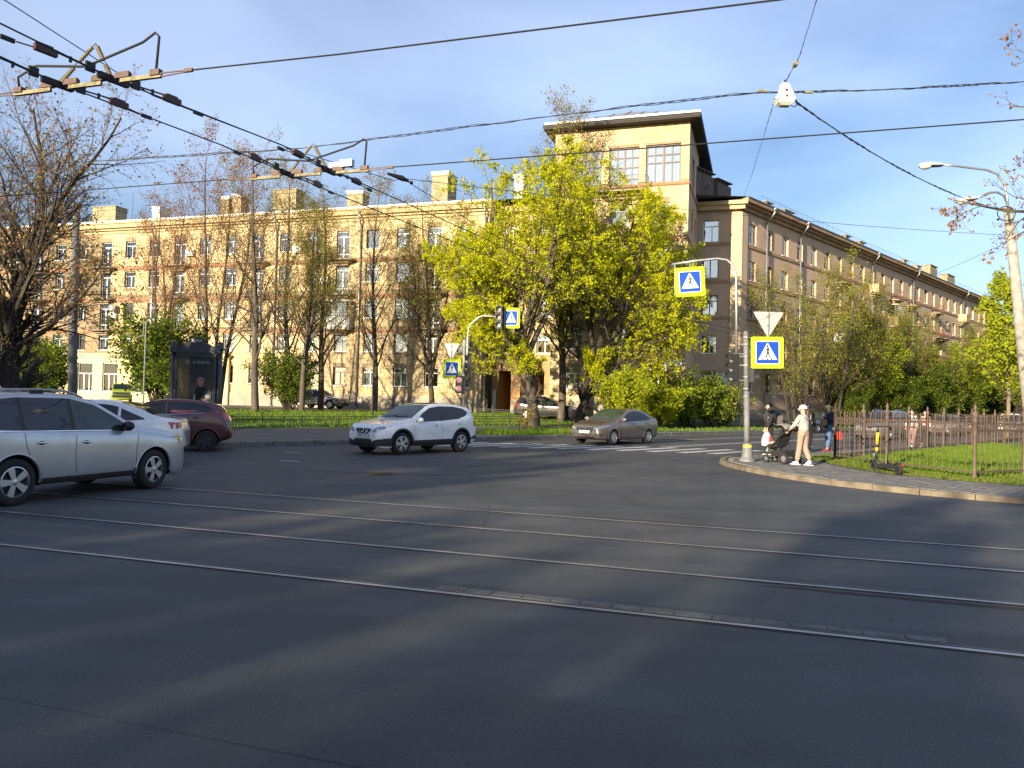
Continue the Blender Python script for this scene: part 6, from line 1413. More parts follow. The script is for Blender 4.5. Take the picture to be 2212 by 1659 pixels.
class Car:
    def __init__(s, sp):
        s.sp = sp; s.L, s.W = sp['L'], sp['W'] / 2; s.ZT = np.array(sp['zt']).T; s.ZS = np.array(sp['zs']).T
        L = s.L; nf = sp.get('nose', 1.0)
        s.WP = np.array([(0, .70), (.03, .77), (.09, .84), (.18, .895), (.32, .94), (.55, .975), (.9, 1.0), (L - 1.0, 1.0), (L - .6, .985), (L - .3, .955), (L - .12, .90), (L - .04, .84), (L, .76)]).T
        if sp.get('boxy'): s.WP[1] = 1 - (1 - s.WP[1]) * .45
        s.ZB = np.array([(0, .30), (.06, .24), (.3, .20), (1.0, sp.get('zb', .22)), (L - 1.0, sp.get('zb', .22)), (L - .3, .27), (L, .38)]).T
        s.xc = sp['fw'] + sp['wb'] / 2; s.tum = sp.get('tum', .32)
    def par(s, x):
        zt = float(np.interp(x, *s.ZT)); zs = min(float(np.interp(x, *s.ZS)), zt - .015); w = s.W * float(np.interp(x, *s.WP)); zb = min(float(np.interp(x, *s.ZB)), zs - .1)
        return zt, zs, w, zb
    def section(s, x):
        zt, zs, w, zb = s.par(x); h = zt - zs; wr = w * (.93 - s.tum * h)
        ys = [0, w * .75]; zz = [zb, zb]
        ys += list(w * LOWY); zz += list(zb + (zs - zb) * LOWF)
        for f in UPF:
            if f <= .88: y = w * .935 + (wr - w * .935) * (f / .88) + .012 * math.sin(f / .88 * 3.14) * min(1, h * 2)
            else:
                k = {.945: .955, .98: .86, .995: .55, 1.0: 0.0}[f]; y = wr * k
            ys.append(y); zz.append(zs + h * f)
        return np.array(ys), np.array(zz)
    def side_y(s, x, z):
        y, zz = s.section(x); return float(np.interp(z, zz[2:24], y[2:24]))
    def top_z(s, x, yq):
        y, zz = s.section(x); return float(np.interp(abs(yq), y[15:][::-1], zz[15:][::-1]))
    def inside(s, x, y, z):
        ys, zz = s.section(x)
        if z < zz[0] or z > zz[-1]: return False
        return abs(y) <= float(np.interp(z, zz[2:], ys[2:]))
    def end_x(s, y, z, front=True):
        lo, hi = 0.0, 1.6
        f = (lambda t: t) if front else (lambda t: s.L - t)
        if s.inside(f(lo), y, z): return f(0)
        for _ in range(13):
            m = (lo + hi) / 2
            if s.inside(f(m), y, z): hi = m
            else: lo = m
        return f(hi)
    def X(s, xf): return s.xc - xf
    def shell(s):
        L = s.L; sp = s.sp
        xs = np.unique(np.concatenate([[0, .015, .04, .08, .13, .2, .28], np.arange(.34, L - .3, .055), [L - .27, L - .2, L - .13, L - .07, L - .03, L]])); n = len(xs)
        S = [s.section(x) for x in xs]; m = len(S[0][0]); V = []; F = []
        for sd in (1, -1):
            for i in range(n):
                for j in range(m): V.append([s.X(xs[i]), sd * S[i][0][j], S[i][1][j]])
        V = np.array(V); Ra = sp['rw'] + sp.get('archgap', .055); wxs = [(s.X(sp['fw']), sp['rw']), (s.X(sp['fw'] + sp['wb']), sp['rw'])]
        for (wx, wz) in wxs:
            dx, dz = V[:, 0] - wx, V[:, 2] - wz; r = np.hypot(dx, dz); k = (np.abs(V[:, 1]) > s.W * .5) & (r > Ra - .045) & (r < Ra + .035); V[k, 0] = wx + dx[k] / r[k] * Ra; V[k, 2] = wz + dz[k] / r[k] * Ra
        for sd in (0, 1):
            b = sd * n * m
            for i in range(n - 1):
                for j in range(m - 1):
                    f = (b + i * m + j, b + (i + 1) * m + j, b + (i + 1) * m + j + 1, b + i * m + j + 1); c = V[list(f)].mean(0)
                    if j >= 1 and any(math.hypot(c[0] - wx, c[2] - wz) < Ra + .012 and abs(c[1]) > s.W * .5 for wx, wz in wxs): continue
                    F.append(f[::-1] if sd == 0 else f)
        for i in (0, n - 1):
            lp = [i * m + j for j in range(m)] + [n * m + i * m + j for j in range(m - 2, 0, -1)]; F.append(tuple(lp) if i else tuple(lp[::-1]))
        q = MB(); q.add(V, F); me = q.mesh('body', [sp['paint']], True); bm = bmesh.new(); bm.from_mesh(me); bmesh.ops.remove_doubles(bm, verts=bm.verts, dist=.0008); bm.to_mesh(me); bm.free()
        me.polygons.foreach_set('use_smooth', [True] * len(me.polygons)); return me
    def sidep(s, name, lo, up, m, parent, off=.006, nz=5, sides=(1, -1), nx=None):
        lo, up = np.array(lo, float).T, np.array(up, float).T; x0, x1 = lo[0][0], lo[0][-1]; n = nx or max(2, int((x1 - x0) / .06)); out = []
        for sd in sides:
            V = []; F = []
            for i in range(n + 1):
                x = x0 + (x1 - x0) * i / n; a, b = float(np.interp(x, *lo)), float(np.interp(x, *up))
                for j in range(nz + 1): z = a + (b - a) * j / nz; V.append((s.X(x), sd * (s.side_y(x, z) + off), z))
            for i in range(n):
                for j in range(nz): k = i * (nz + 1) + j; f = (k, k + nz + 1, k + nz + 2, k + 1); F.append(f[::-1] if sd > 0 else f)
            q = MB(); q.add(V, F); out.append(q.obj(name, m, parent, smooth=True))
        return out
    def endp(s, name, lo, up, m, parent, front=True, off=.008, nz=4, sides=(1,), ny=None):
        lo, up = np.array(lo, float).T, np.array(up, float).T; y0, y1 = lo[0][0], lo[0][-1]; n = ny or max(2, int(abs(y1 - y0) / .05)); out = []
        for sd in sides:
            V = []; F = []
            for i in range(n + 1):
                y = y0 + (y1 - y0) * i / n; a, b = float(np.interp(y, *lo)), float(np.interp(y, *up))
                for j in range(nz + 1):
                    z = a + (b - a) * j / nz; x = s.end_x(y, z, front); x = x - off if front else x + off; V.append((s.X(x), sd * y * 1.004, z))
            for i in range(n):
                for j in range(nz): k = i * (nz + 1) + j; F.append((k, k + nz + 1, k + nz + 2, k + 1))
            q = MB(); q.add(V, F); out.append(q.obj(name, m, parent, smooth=True))
        return out
    def screen(s, name, xa, xb, m, parent, off=.007, k=.93):
        V = []; F = []; n, ny = 10, 10
        for i in range(n + 1):
            x = xa + (xb - xa) * i / n; zt, zs, w, zb = s.par(x); yw = w * (.93 - s.tum * (zt - zs)) * k
            for j in range(ny + 1): y = -yw + 2 * yw * j / ny; V.append((s.X(x) + (off if xa < s.L / 2 else -off) * .6, y, s.top_z(x, y) + off))
        for i in range(n):
            for j in range(ny): q_ = i * (ny + 1) + j; F.append((q_, q_ + 1, q_ + ny + 2, q_ + ny + 1))
        q = MB(); q.add(V, F); return q.obj(name, m, parent, smooth=True)

def rim_mesh(style, r):
    q = MB(); R_ = r
    q.lathe([(R_, .0), (R_, .03), (R_ * .94, .035), (R_ * .92, .0), (R_ * .90, -.05)], 28, (0, 0, 0), 'Y')
    nsp = {'five': 5, 'twin': 10, 'ten': 10}[style]
    for k in range(nsp):
        a = 2 * math.pi * k / nsp if style != 'twin' else 2 * math.pi * (k // 2) / 5 + (.20 if k % 2 else -.20)
        a0 = a if style != 'twin' else 2 * math.pi * (k // 2) / 5 + (.10 if k % 2 else -.10)
        w0_, w1_ = {'five': (.035, .055), 'twin': (.020, .026), 'ten': (.018, .034)}[style]
        p0 = (R_ * .16 * math.cos(a0), R_ * .16 * math.sin(a0)); p1 = (R_ * .95 * math.cos(a), R_ * .95 * math.sin(a)); dx, dz = p1[0] - p0[0], p1[1] - p0[1]; l = math.hypot(dx, dz); nx, nz = -dz / l, dx / l
        P = [(p0[0] + nx * w0_, p0[1] + nz * w0_), (p0[0] - nx * w0_, p0[1] - nz * w0_), (p1[0] - nx * w1_, p1[1] - nz * w1_), (p1[0] + nx * w1_, p1[1] + nz * w1_)]
        q.add([(x, .004, z) for x, z in P] + [(x, .026, z) for x, z in P], [(4, 5, 6, 7), (0, 1, 5, 4), (1, 2, 6, 5), (2, 3, 7, 6), (3, 0, 4, 7), (3, 2, 1, 0)])
    q.lathe([(0, .036), (R_ * .10, .034), (R_ * .2, .026), (R_ * .22, 0)], 14, (0, 0, 0), 'Y')
    return q.mesh('rim', ['alloy'])
def car(name, sp, loc, heading, label, steer=0.0, z=0.0):
    c = Car(sp); root = empty(name, (loc[0], loc[1], z), math.atan2(heading[1], heading[0]), label=label, cat=sp.get('cat', 'car'))
    body = link('body', c.shell(), None, root); W = c.W; L = sp['L']; fw, wb, rw = sp['fw'], sp['wb'], sp['rw']
    # wheels: tyre and rim as sub-parts of each wheel
    tq = MB(); tw2 = sp.get('tw', .11); tq.lathe([(rw * .62, -tw2 * .8), (rw * .70, -tw2), (rw * .93, -tw2), (rw, -tw2 * .75), (rw, tw2 * .75), (rw * .93, tw2), (rw * .70, tw2), (rw * .62, tw2 * .8)], 32, (0, 0, 0), 'Y'); tyre = tq.mesh('tyre', ['rubber'], True)
    hub = MB(); hub.lathe([(0, tw2 * .55), (rw * .6, tw2 * .5), (rw * .63, tw2 * .8)], 20, (0, 0, 0), 'Y'); hubm = hub.mesh('brake_disc', ['dark_metal']); rim = rim_mesh(sp.get('rim', 'five'), rw * .66)
    if sp.get('steel'): rim.materials.clear(); rim.materials.append(M('black_plastic'))
    for xf, st_ in ((fw, steer), (fw + wb, 0)):
        for sd in (1, -1):
            w = link('wheel', tyre, None, root); w.location = (c.X(xf), sd * (W - tw2 - .015), rw); w.rotation_euler = (0, 0, st_ + (0 if sd > 0 else math.pi))
            o = link('rim', rim, None, w); o.location = (0, tw2 * .72, 0); link('brake_disc', hubm, None, w)
            q = MB(); Ra = rw + sp.get('archgap', .055); n = 20; V = []
            for k in range(n + 1): a = R(-12 + 204 * k / n); V += [(c.X(xf) + Ra * math.cos(a), sd * (W - .02), rw + Ra * math.sin(a)), (c.X(xf) + Ra * math.cos(a), sd * (W - .38), rw + Ra * math.sin(a))]
            V.append((c.X(xf), sd * (W - .36), rw)); q.add(V, [(2 * k, 2 * k + 1, 2 * k + 3, 2 * k + 2) for k in range(n)] + [tuple([2 * k + 1 for k in range(n + 1)])]); q.obj('wheel_well', 'black_plastic', root)
            # arch lip following the body side
            lw = sp.get('lip', .025); V = []; F = []; n = 26
            for k in range(n + 1):
                a = R(-6 + 192 * k / n)
                for rr_, of in ((Ra - .006, -.02), (Ra, .012), (Ra + lw * .6, .014), (Ra + lw, .002)):
                    x_, z_ = fw * 0 + xf - rr_ * math.cos(a), rw + rr_ * math.sin(a); V.append((c.X(x_), sd * (min(c.side_y(min(max(x_, .02), L - .02), max(z_, .25)), W) + of), max(z_, .2)))
            for k in range(n):
                for j in range(3): i_ = k * 4 + j; F.append((i_, i_ + 4, i_ + 5, i_ + 1))
            q = MB(); q.add(V, F); q.obj('wheel_arch', sp.get('lipmat', sp['paint']), root, smooth=True)
    for (lo, up, m) in sp['win']: c.sidep('side_window', lo, up, m, root)
    for (lo, up) in sp.get('trim', []): c.sidep('window_trim', lo, up, 'chrome', root, off=.010, nz=1)
    if sp.get('pillar'):
        for (xa, xb, za, zb_) in sp['pillar']: c.sidep('door_pillar', [(xa, za), (xb, za)], [(xa, zb_), (xb, zb_)], 'black_plastic', root, off=.0055, nz=4)
    c.screen('windscreen', *sp['ws'], sp.get('wsmat', 'car_glass'), root)
    if sp.get('rw_'): c.screen('rear_window', *sp['rw_'], 'car_glass', root)
    for (xs_, za, zb_) in sp.get('seams', []):
        if isinstance(xs_, (int, float)): xs_ = (xs_, xs_)
        for sd in (1, -1):
            V = []; n = 10; F = []
            for k in range(n + 1):
                t = k / n; x = xs_[0] + (xs_[1] - xs_[0]) * t + .03 * math.sin(t * 3.14); z_ = za + (zb_ - za) * t; y = sd * (c.side_y(x, z_) + .0035); V += [(c.X(x) - .004, y, z_), (c.X(x) + .004, y, z_)]
            q = MB(); q.add(V, [(2 * k, 2 * k + 1, 2 * k + 3, 2 * k + 2) for k in range(n)]); q.obj('door_seam', 'ink', root)
    for (x, z_) in sp.get('handles', []):
        for sd in (1, -1):
            y = sd * c.side_y(x, z_); q = MB(); q.ball((c.X(x), y + sd * .012, z_), 1, 8, 6, (.10, .020, .016)); h_ = q.obj('door_handle', sp.get('handlemat', sp['paint']), root, smooth=True)
            q = MB(); q.ball((c.X(x), y + sd * .002, z_ - .004), 1, 10, 6, (.062, .006, .032)); q.obj('handle_recess', 'black_plastic', h_)
    if 'mirror' in sp:
        x, z_ = sp['mirror']
        for sd in (1, -1):
            y = sd * c.side_y(x, z_); q = MB(); q.ball((c.X(x) - .0, y + sd * .13, z_ + .05), 1, 12, 8, (.075, .125, .085)); q.tube([(c.X(x) + .01, y - sd * .02, z_ - .03), (c.X(x), y + sd * .08, z_ + .0)], .025, 6); mo = q.obj('mirror', sp.get('mirmat', sp['paint']), root, smooth=True)
            q = MB(); q.ball((c.X(x) - .052, y + sd * .13, z_ + .05), 1, 10, 6, (.03, .10, .066)); q.obj('mirror_glass', 'car_glass', mo, smooth=True)
    for (nm, lo, up, m, fr_, sd) in sp.get('ends', []): c.endp(nm, lo, up, m, root, fr_, sides=(1, -1) if sd else (1,), off=.008 if m != 'chrome' else .014)
    for (nm, lo, up, m) in sp.get('clad', []): c.sidep(nm, lo, up, m, root, off=.012, nz=3)
    if sp.get('rails'):
        for sd in (1, -1):
            P = []
            for x in np.linspace(sp['rails'][0], sp['rails'][1], 14):
                zt, zs, w, _ = c.par(x); y = w * (.93 - c.tum * (zt - zs)) * .90; e = min(1, min(x - sp['rails'][0], sp['rails'][1] - x) / .25); P.append((c.X(x), sd * y, c.top_z(x, y) + .055 * e + .004))
            q = MB(); q.tube(P, .017, 6); q.obj('roof_rail', 'galvanised', root, smooth=True)
            for x in (sp['rails'][0] + (sp['rails'][1] - sp['rails'][0]) * .45,):
                zt, zs, w, _ = c.par(x); y = w * (.93 - c.tum * (zt - zs)) * .90; q = MB(); q.bx(c.X(x) - .12, c.X(x) + .12, sd * y - .015, sd * y + .015, c.top_z(x, y) - .01, c.top_z(x, y) + .045); q.obj('rail_foot', 'black_plastic', root)
    if sp.get('roofglass'):
        c.screen('roof_glass', *sp['roofglass'], 'car_glass', root, k=.84)
    if 'plate' in sp:
        z_ = sp['plate'][1]; x = c.X(c.end_x(0, z_, True)) + .02; q = MB(); q.prism(rrect(-.26, .26, -.056, .056, .012), -.008, .0); p_ = q.obj('number_plate', 'plate_white', root); p_.location = (x, 0, z_); p_.rotation_euler = (0, 0, math.pi / 2)
        text_obj('plate_lettering', sp['plate'][0], .088, 'ink', p_, (0, -.0095, 0), bold=True, sx=.98)
        q = MB(); q.prism(rrect(-.275, .275, -.07, .07, .015), .001, .01); q.obj('plate_holder', 'black_plastic', p_)
    if 'badge' in sp:
        kind, z_ = sp['badge']; x = c.X(c.end_x(0, z_, True)) + .025
        q = MB()
        if kind == 'ring': q.lathe([(.045, 0), (.06, .006), (.07, 0)], 18, (0, 0, 0), 'X'); q.bx(-.002, .008, -.085, .085, -.014, .014)
        else:
            q.tube([(0, .075 * math.cos(t), .042 * math.sin(t)) for t in np.linspace(0, 6.283, 19)], .007, 5); q.tube([(0, -.035, -.028), (0, -.015, .03)], .008, 5); q.tube([(0, .015, -.03), (0, .035, .028)], .008, 5); q.tube([(0, -.026, -.004), (0, .026, .004)], .008, 5)
        b_ = q.obj('badge', 'chrome', root); b_.location = (x, 0, z_)
    if sp.get('bars'):
        for (y0, y1, z_) in sp['bars']:
            q = MB(); q.tube([(c.X(c.end_x(y, z_, True)) + .02, y, z_) for y in np.linspace(y0, y1, 7)], .008, 4); q.obj('grille_bar', sp.get('barmat', 'black_plastic'), root)
    if sp.get('wiper'):
        for y0 in (-.05, .45): 
            xa = sp['ws'][0] + .03; q = MB(); q.tube([(c.X(xa), y0 - .5, c.top_z(xa, y0 - .5) + .02), (c.X(xa + .06), y0 + .05, c.top_z(xa + .06, y0) + .02)], .008, 4); q.obj('wiper', 'black_plastic', root)
    if sp.get('interior'):
        for (x, sd) in sp['interior']: pass
    if sp.get('antenna'):
        x = sp['antenna']; zt = c.par(x)[0]; q = MB(); q.tube([(c.X(x), 0, zt - .01), (c.X(x) - .12, 0, zt + .20)], .006, 4); q.obj('antenna', 'black_plastic', root)
    return root

CROSS = dict(L=4.33, W=1.78, fw=.84, wb=2.63, rw=.345, zb=.26, archgap=.06, lip=.07, lipmat='black_plastic', paint='paint_white', rim='twin', tw=.11,
    zt=[(0, .62), (.02, .76), (.08, .86), (.2, .92), (.6, 1.00), (1.1, 1.07), (1.28, 1.10), (1.5, 1.24), (2.0, 1.52), (2.3, 1.59), (2.7, 1.61), (3.3, 1.58), (3.8, 1.50), (3.95, 1.46), (4.12, 1.22), (4.25, 1.0), (4.31, .9), (4.33, .7)],
    zs=[(0, .60), (.1, .74), (.3, .84), (1.2, .97), (2.5, 1.03), (3.5, 1.13), (3.9, 1.2), (4.1, 1.1), (4.25, .92), (4.33, .66)],
    win=[([(1.44, 1.00), (2.52, 1.045)], [(1.44, 1.03), (1.75, 1.27), (2.1, 1.45), (2.52, 1.505)], 'car_glass'), ([(2.56, 1.047), (3.3, 1.10), (3.66, 1.20), (3.78, 1.30)], [(2.56, 1.507), (3.2, 1.50), (3.6, 1.44), (3.78, 1.34)], 'car_glass')],
    pillar=[(2.50, 2.58, 1.045, 1.505)], ws=(1.30, 2.12), wsmat='car_glass_green', rw_=(3.97, 4.13), roofglass=(2.2, 3.3), seams=[(1.30, .36, .98), (2.5, .36, 1.03), ((3.35, 3.5), .75, 1.1)], handles=[(2.28, .90), (3.32, .96)], mirror=(1.5, 1.02), antenna=3.7, wiper=True,
    ends=[('headlight', [(.40, .685), (.55, .70), (.70, .76), (.80, .84)], [(.40, .73), (.55, .82), (.70, .87), (.80, .875)], 'lamp_clear', True, True), ('grille', [(-.34, .72), (-.2, .64), (.2, .64), (.34, .72)], [(-.34, .79), (-.2, .80), (.2, .80), (.34, .79)], 'black_plastic', True, False), ('grille_chrome', [(.10, .62), (.13, .62), (.16, .66), (.20, .72)], [(.10, .64), (.13, .68), (.16, .74), (.20, .79)], 'chrome', True, True),
          ('bumper_lower', [(-.84, .30), (-.6, .255), (0, .25), (.6, .255), (.84, .30)], [(-.84, .50), (-.6, .47), (-.42, .40), (-.38, .48), (.38, .48), (.42, .40), (.6, .47), (.84, .50)], 'black_plastic', True, False), ('fog_lamp', [(.58, .375), (.64, .36), (.70, .375)], [(.58, .405), (.64, .43), (.70, .405)], 'lamp_clear', True, True), ('bumper_sensor', [(.50, .57), (.54, .57)], [(.50, .605), (.54, .605)], 'ink', True, True),
          ('tail_light', [(.62, .98), (.84, .86)], [(.62, 1.08), (.84, 1.08)], 'lamp_red', False, True), ('bumper_rear', [(-.80, .40), (.80, .40)], [(-.80, .56), (.80, .56)], 'black_plastic', False, False)],
    bars=[(-.33, .33, .44), (-.33, .33, .40), (-.33, .33, .36)], barmat='dark_metal', clad=[('sill_cladding', [(1.24, .27), (3.07, .27)], [(1.24, .44), (3.07, .46)], 'black_plastic'), ('bumper_side', [(3.88, .42), (4.26, .44)], [(3.88, .46), (4.26, .60)], 'black_plastic'), ('bumper_side', [(.12, .28), (.42, .27)], [(.12, .50), (.42, .52)], 'black_plastic')], plate=('Р685ТР178', .575), badge=('ring', .73))
SEDAN = dict(L=4.405, W=1.73, fw=.83, wb=2.60, rw=.305, zb=.20, archgap=.045, paint='paint_brown', rim='ten', tw=.095,
    zt=[(0, .52), (.02, .65), (.07, .73), (.2, .79), (.6, .885), (1.05, .955), (1.22, .985), (1.45, 1.12), (2.0, 1.38), (2.3, 1.445), (2.7, 1.46), (3.1, 1.42), (3.5, 1.29), (3.85, 1.12), (4.0, 1.085), (4.25, 1.06), (4.36, 1.0), (4.405, .78)],
    zs=[(0, .50), (.1, .63), (.3, .73), (1.2, .89), (2.5, .94), (3.5, .99), (4.1, 1.01), (4.3, .97), (4.405, .72)],
    win=[([(1.36, .925), (2.46, .96)], [(1.36, .945), (1.75, 1.16), (2.1, 1.32), (2.46, 1.37)], 'car_glass'), ([(2.50, .962), (3.3, .99), (3.64, 1.035)], [(2.50, 1.37), (2.9, 1.345), (3.3, 1.235), (3.64, 1.06)], 'car_glass')],
    pillar=[(2.44, 2.52, .96, 1.37)], ws=(1.25, 2.10), wsmat='car_glass_green', rw_=(3.15, 3.80), seams=[(1.25, .30, .89), (2.45, .30, .94), ((3.28, 3.45), .62, .98)], handles=[(2.25, .85), (3.22, .89)], mirror=(1.42, .97), wiper=True,
    ends=[('headlight', [(.40, .63), (.55, .625), (.68, .65), (.80, .72)], [(.40, .65), (.55, .70), (.68, .755), (.80, .80)], 'lamp_clear', True, True), ('grille', [(-.44, .60), (-.30, .42), (.30, .42), (.44, .60)], [(-.44, .62), (-.36, .68), (.36, .68), (.44, .62)], 'black_plastic', True, False), ('grille_surround', [(.28, .41), (.31, .41), (.44, .58), (.46, .62)], [(.28, .42), (.31, .44), (.44, .62), (.46, .64)], 'chrome', True, True), ('grille_surround', [(-.37, .675), (.37, .675)], [(-.37, .69), (.37, .69)], 'chrome', True, False),
          ('lower_intake', [(-.5, .27), (.5, .27)], [(-.46, .33), (.46, .33)], 'black_plastic', True, False), ('fog_recess', [(.50, .40), (.60, .345), (.76, .36)], [(.50, .43), (.60, .46), (.76, .45)], 'black_plastic', True, True), ('fog_lamp', [(.62, .385), (.66, .375), (.70, .385)], [(.62, .415), (.66, .43), (.70, .415)], 'lamp_clear', True, True), ('tail_light', [(.55, .84), (.80, .82)], [(.55, .93), (.80, .98)], 'lamp_red', False, True), ('bumper_rear', [(-.6, .33), (.6, .33)], [(-.6, .42), (.6, .42)], 'black_plastic', False, False)],
    bars=[(-.36, .36, .47), (-.38, .38, .645)], plate=('К697МА198', .515), badge=('oval', .61))
SUV = dict(L=4.60, W=1.795, fw=.94, wb=2.64, rw=.35, zb=.27, archgap=.055, paint='paint_silver', rim='five', tw=.115, handlemat='chrome', mirmat='black_plastic',
    zt=[(0, .66), (.02, .82), (.08, .93), (.2, .98), (.7, 1.06), (1.2, 1.12), (1.35, 1.15), (1.55, 1.28), (2.05, 1.56), (2.35, 1.65), (2.8, 1.69), (3.5, 1.68), (4.0, 1.62), (4.2, 1.57), (4.38, 1.28), (4.5, 1.05), (4.57, .95), (4.6, .7)],
    zs=[(0, .64), (.1, .78), (.3, .89), (1.25, 1.03), (2.5, 1.06), (3.6, 1.11), (4.1, 1.17), (4.4, 1.05), (4.6, .66)],
    win=[([(1.50, 1.075), (2.55, 1.085)], [(1.50, 1.15), (1.75, 1.30), (2.1, 1.49), (2.55, 1.59)], 'car_glass_green'), ([(2.62, 1.088), (3.42, 1.105)], [(2.62, 1.595), (3.42, 1.60)], 'car_glass'), ([(3.48, 1.11), (3.9, 1.13), (4.10, 1.24)], [(3.48, 1.60), (3.9, 1.56), (4.10, 1.44)], 'car_glass')],
    trim=[([(1.42, 1.058), (3.9, 1.098)], [(1.42, 1.070), (3.9, 1.112)])], pillar=[(2.55, 2.62, 1.088, 1.59), (3.42, 3.48, 1.105, 1.60)], ws=(1.38, 2.18), rw_=(4.22, 4.40), rails=(2.25, 4.1),
    seams=[((1.35, 1.30), .42, 1.02), (2.55, .42, 1.06), ((3.34, 3.45), .66, 1.10)], handles=[(2.38, .90), (3.18, .915)], mirror=(1.62, 1.09),
    ends=[('headlight', [(.42, .76), (.58, .76), (.72, .78), (.82, .84)], [(.42, .84), (.58, .90), (.72, .93), (.82, .925)], 'lamp_clear', True, True), ('grille', [(-.38, .72), (.38, .72)], [(-.38, .86), (.38, .86)], 'black_plastic', True, False), ('lower_intake', [(-.6, .34), (.6, .34)], [(-.55, .52), (.55, .52)], 'black_plastic', True, False), ('tail_light', [(.62, .92), (.85, .88)], [(.62, 1.10), (.85, 1.12)], 'lamp_red', False, True)],
    clad=[('sill_cladding', [(1.32, .28), (3.18, .28)], [(1.32, .37), (3.18, .37)], 'black_plastic'), ('mud_flap', [(1.30, .22), (1.40, .22)], [(1.30, .42), (1.40, .40)], 'black_plastic')], badge=('oval', .79))
HATCH = dict(L=3.95, W=1.72, fw=.80, wb=2.49, rw=.30, zb=.21, archgap=.045, paint='paint_red', rim='five', steel=True, tw=.095,
    zt=[(0, .52), (.02, .67), (.08, .77), (.25, .84), (.7, .95), (.95, 1.0), (1.1, 1.05), (1.3, 1.17), (1.8, 1.40), (2.1, 1.46), (2.5, 1.48), (3.0, 1.45), (3.4, 1.38), (3.6, 1.32), (3.78, 1.1), (3.88, .95), (3.93, .85), (3.95, .62)],
    zs=[(0, .50), (.3, .76), (1.1, .93), (2.5, 1.02), (3.4, 1.12), (3.7, 1.05), (3.95, .58)],
    win=[([(1.22, .97), (2.2, 1.02)], [(1.22, .99), (1.6, 1.20), (1.9, 1.33), (2.2, 1.385)], 'car_glass'), ([(2.25, 1.022), (3.1, 1.09), (3.42, 1.18)], [(2.25, 1.387), (2.9, 1.37), (3.3, 1.30), (3.42, 1.22)], 'car_glass')], trim=[([(1.3, .962), (3.2, 1.087)], [(1.3, .972), (3.2, 1.097)])],
    ws=(1.12, 1.95), rw_=(3.61, 3.79), seams=[(1.15, .3, .93), (2.2, .3, 1.0), ((3.0, 3.15), .62, 1.06)], handles=[(2.0, .90), (3.0, .96)], mirror=(1.3, 1.0), antenna=3.2,
    ends=[('headlight', [(.45, .70), (.75, .78)], [(.45, .76), (.75, .90)], 'lamp_clear', True, True), ('grille', [(-.4, .34), (.4, .34)], [(-.35, .52), (.35, .52)], 'black_plastic', True, False), ('tail_light', [(.60, .92), (.82, .90)], [(.60, 1.12), (.82, 1.16)], 'lamp_red', False, True)])
import copy as _cp
def variant(b, **kw): d = _cp.deepcopy(b); d.update(kw); return d
h_tram = (-.952, .306); h_d2 = (-.676, -.737)
def nwheel(p, h, wb, w, which, side):
    """centre of a car from one wheel's ground contact; which +1 front / -1 rear, side +1 left / -1 right"""
    h = np.array(h) / np.linalg.norm(h); lf = np.array([-h[1], h[0]]); return np.array(p) - h * which * wb / 2 - lf * side * (w / 2 - .1)
c_ = nwheel((-3.2, 22.6), (-.64, -.77), 2.5, 1.7, 1, 1); xo = car('crossover', CROSS, c_, (-.64, -.77), 'white crossover with black lower bumper and raised ride height turning over the junction', steer=-.08)
xo.scale = (.95, .95, .95)
c_ = nwheel((4.02, 30.85), h_d2, 2.6, 1.73, 1, 1); car('sedan', SEDAN, c_, (-.66, -.75), 'brown-grey sedan with pale mirror crossing the zebra stripes')
c_ = nwheel((-6.95, 10.9), (.31, .95), 2.5, 1.7, -1, -1); sv = car('station_suv', SUV, c_, (.34, .94), 'silver estate SUV with roof rails crossing the tram rails', steer=.10)
sv.scale = (.95, .95, .95)
c_ = nwheel((-8.6, 21.9), (-.95, -.31), 2.49, 1.72, -1, 1); car('hatchback', HATCH, c_, (-.95, -.31), 'dark red hatchback with black wheels in front of the advertising light box')
wsed = variant(SEDAN, paint='paint_white', wsmat='car_glass', win=[([(1.36, .925), (2.46, .96)], [(1.36, .945), (1.75, 1.16), (2.1, 1.32), (2.46, 1.37)], 'car_glass'), ([(2.50, .962), (3.1, .985)], [(2.50, 1.37), (2.9, 1.345), (3.1, 1.30)], 'car_glass'), ([(3.16, .99), (3.64, 1.035)], [(3.16, 1.27), (3.64, 1.06)], 'car_glass')])
wsed['ends'] = [e for e in wsed['ends'] if e[0] != 'tail_light'] + [('tail_light', [(.50, .90), (.66, .86), (.80, .83)], [(.50, .945), (.66, .975), (.80, .985)], 'lamp_red', False, True)]
car('sedan', wsed, (-9.75, 17.45), (-.965, -.26), 'white sedan seen from its rear corner between the silver SUV and red hatchback')
nav = variant(SEDAN, paint='paint_navy', rim='five', L=4.405, W=1.8); nav.pop('badge'); nav['plate'] = ('А417ВС178', .515); nav['ends'] = [e for e in nav['ends'] if 'surround' not in e[0]]
nav['plate'] = ('', .515)
car('sedan', nav, (21.6, 55.3), (-.69, -.72), 'dark blue sedan with lit-looking headlamps coming along the far lane')
wag = variant(SUV, paint='paint_grey', zt=[(a, b - .12 if b > .9 else b) for a, b in SUV['zt']], zs=[(a, b - .10 if b > .9 else b) for a, b in SUV['zs']], L=4.60)
wag['win'] = [([(x, z - .11) for x, z in lo], [(x, z - .12) for x, z in up], 'car_glass') for lo, up, m in SUV['win']]; wag['trim'] = []; wag['pillar'] = []; wag['mirror'] = (1.62, .98)
def pz(x, y): return zfar(x, y) + .01
car('estate_car', wag, (-15.6, 63.2), (.96, -.28), 'grey estate car parked along the yellow wall behind a tree trunk', z=pz(-15.6, 63.2))
blk = variant(SUV, paint='paint_black'); car('parked_suv', blk, (2.6, 55.2), (.952, -.306), 'black SUV parked before the passage arches', z=pz(2.6, 55.2))
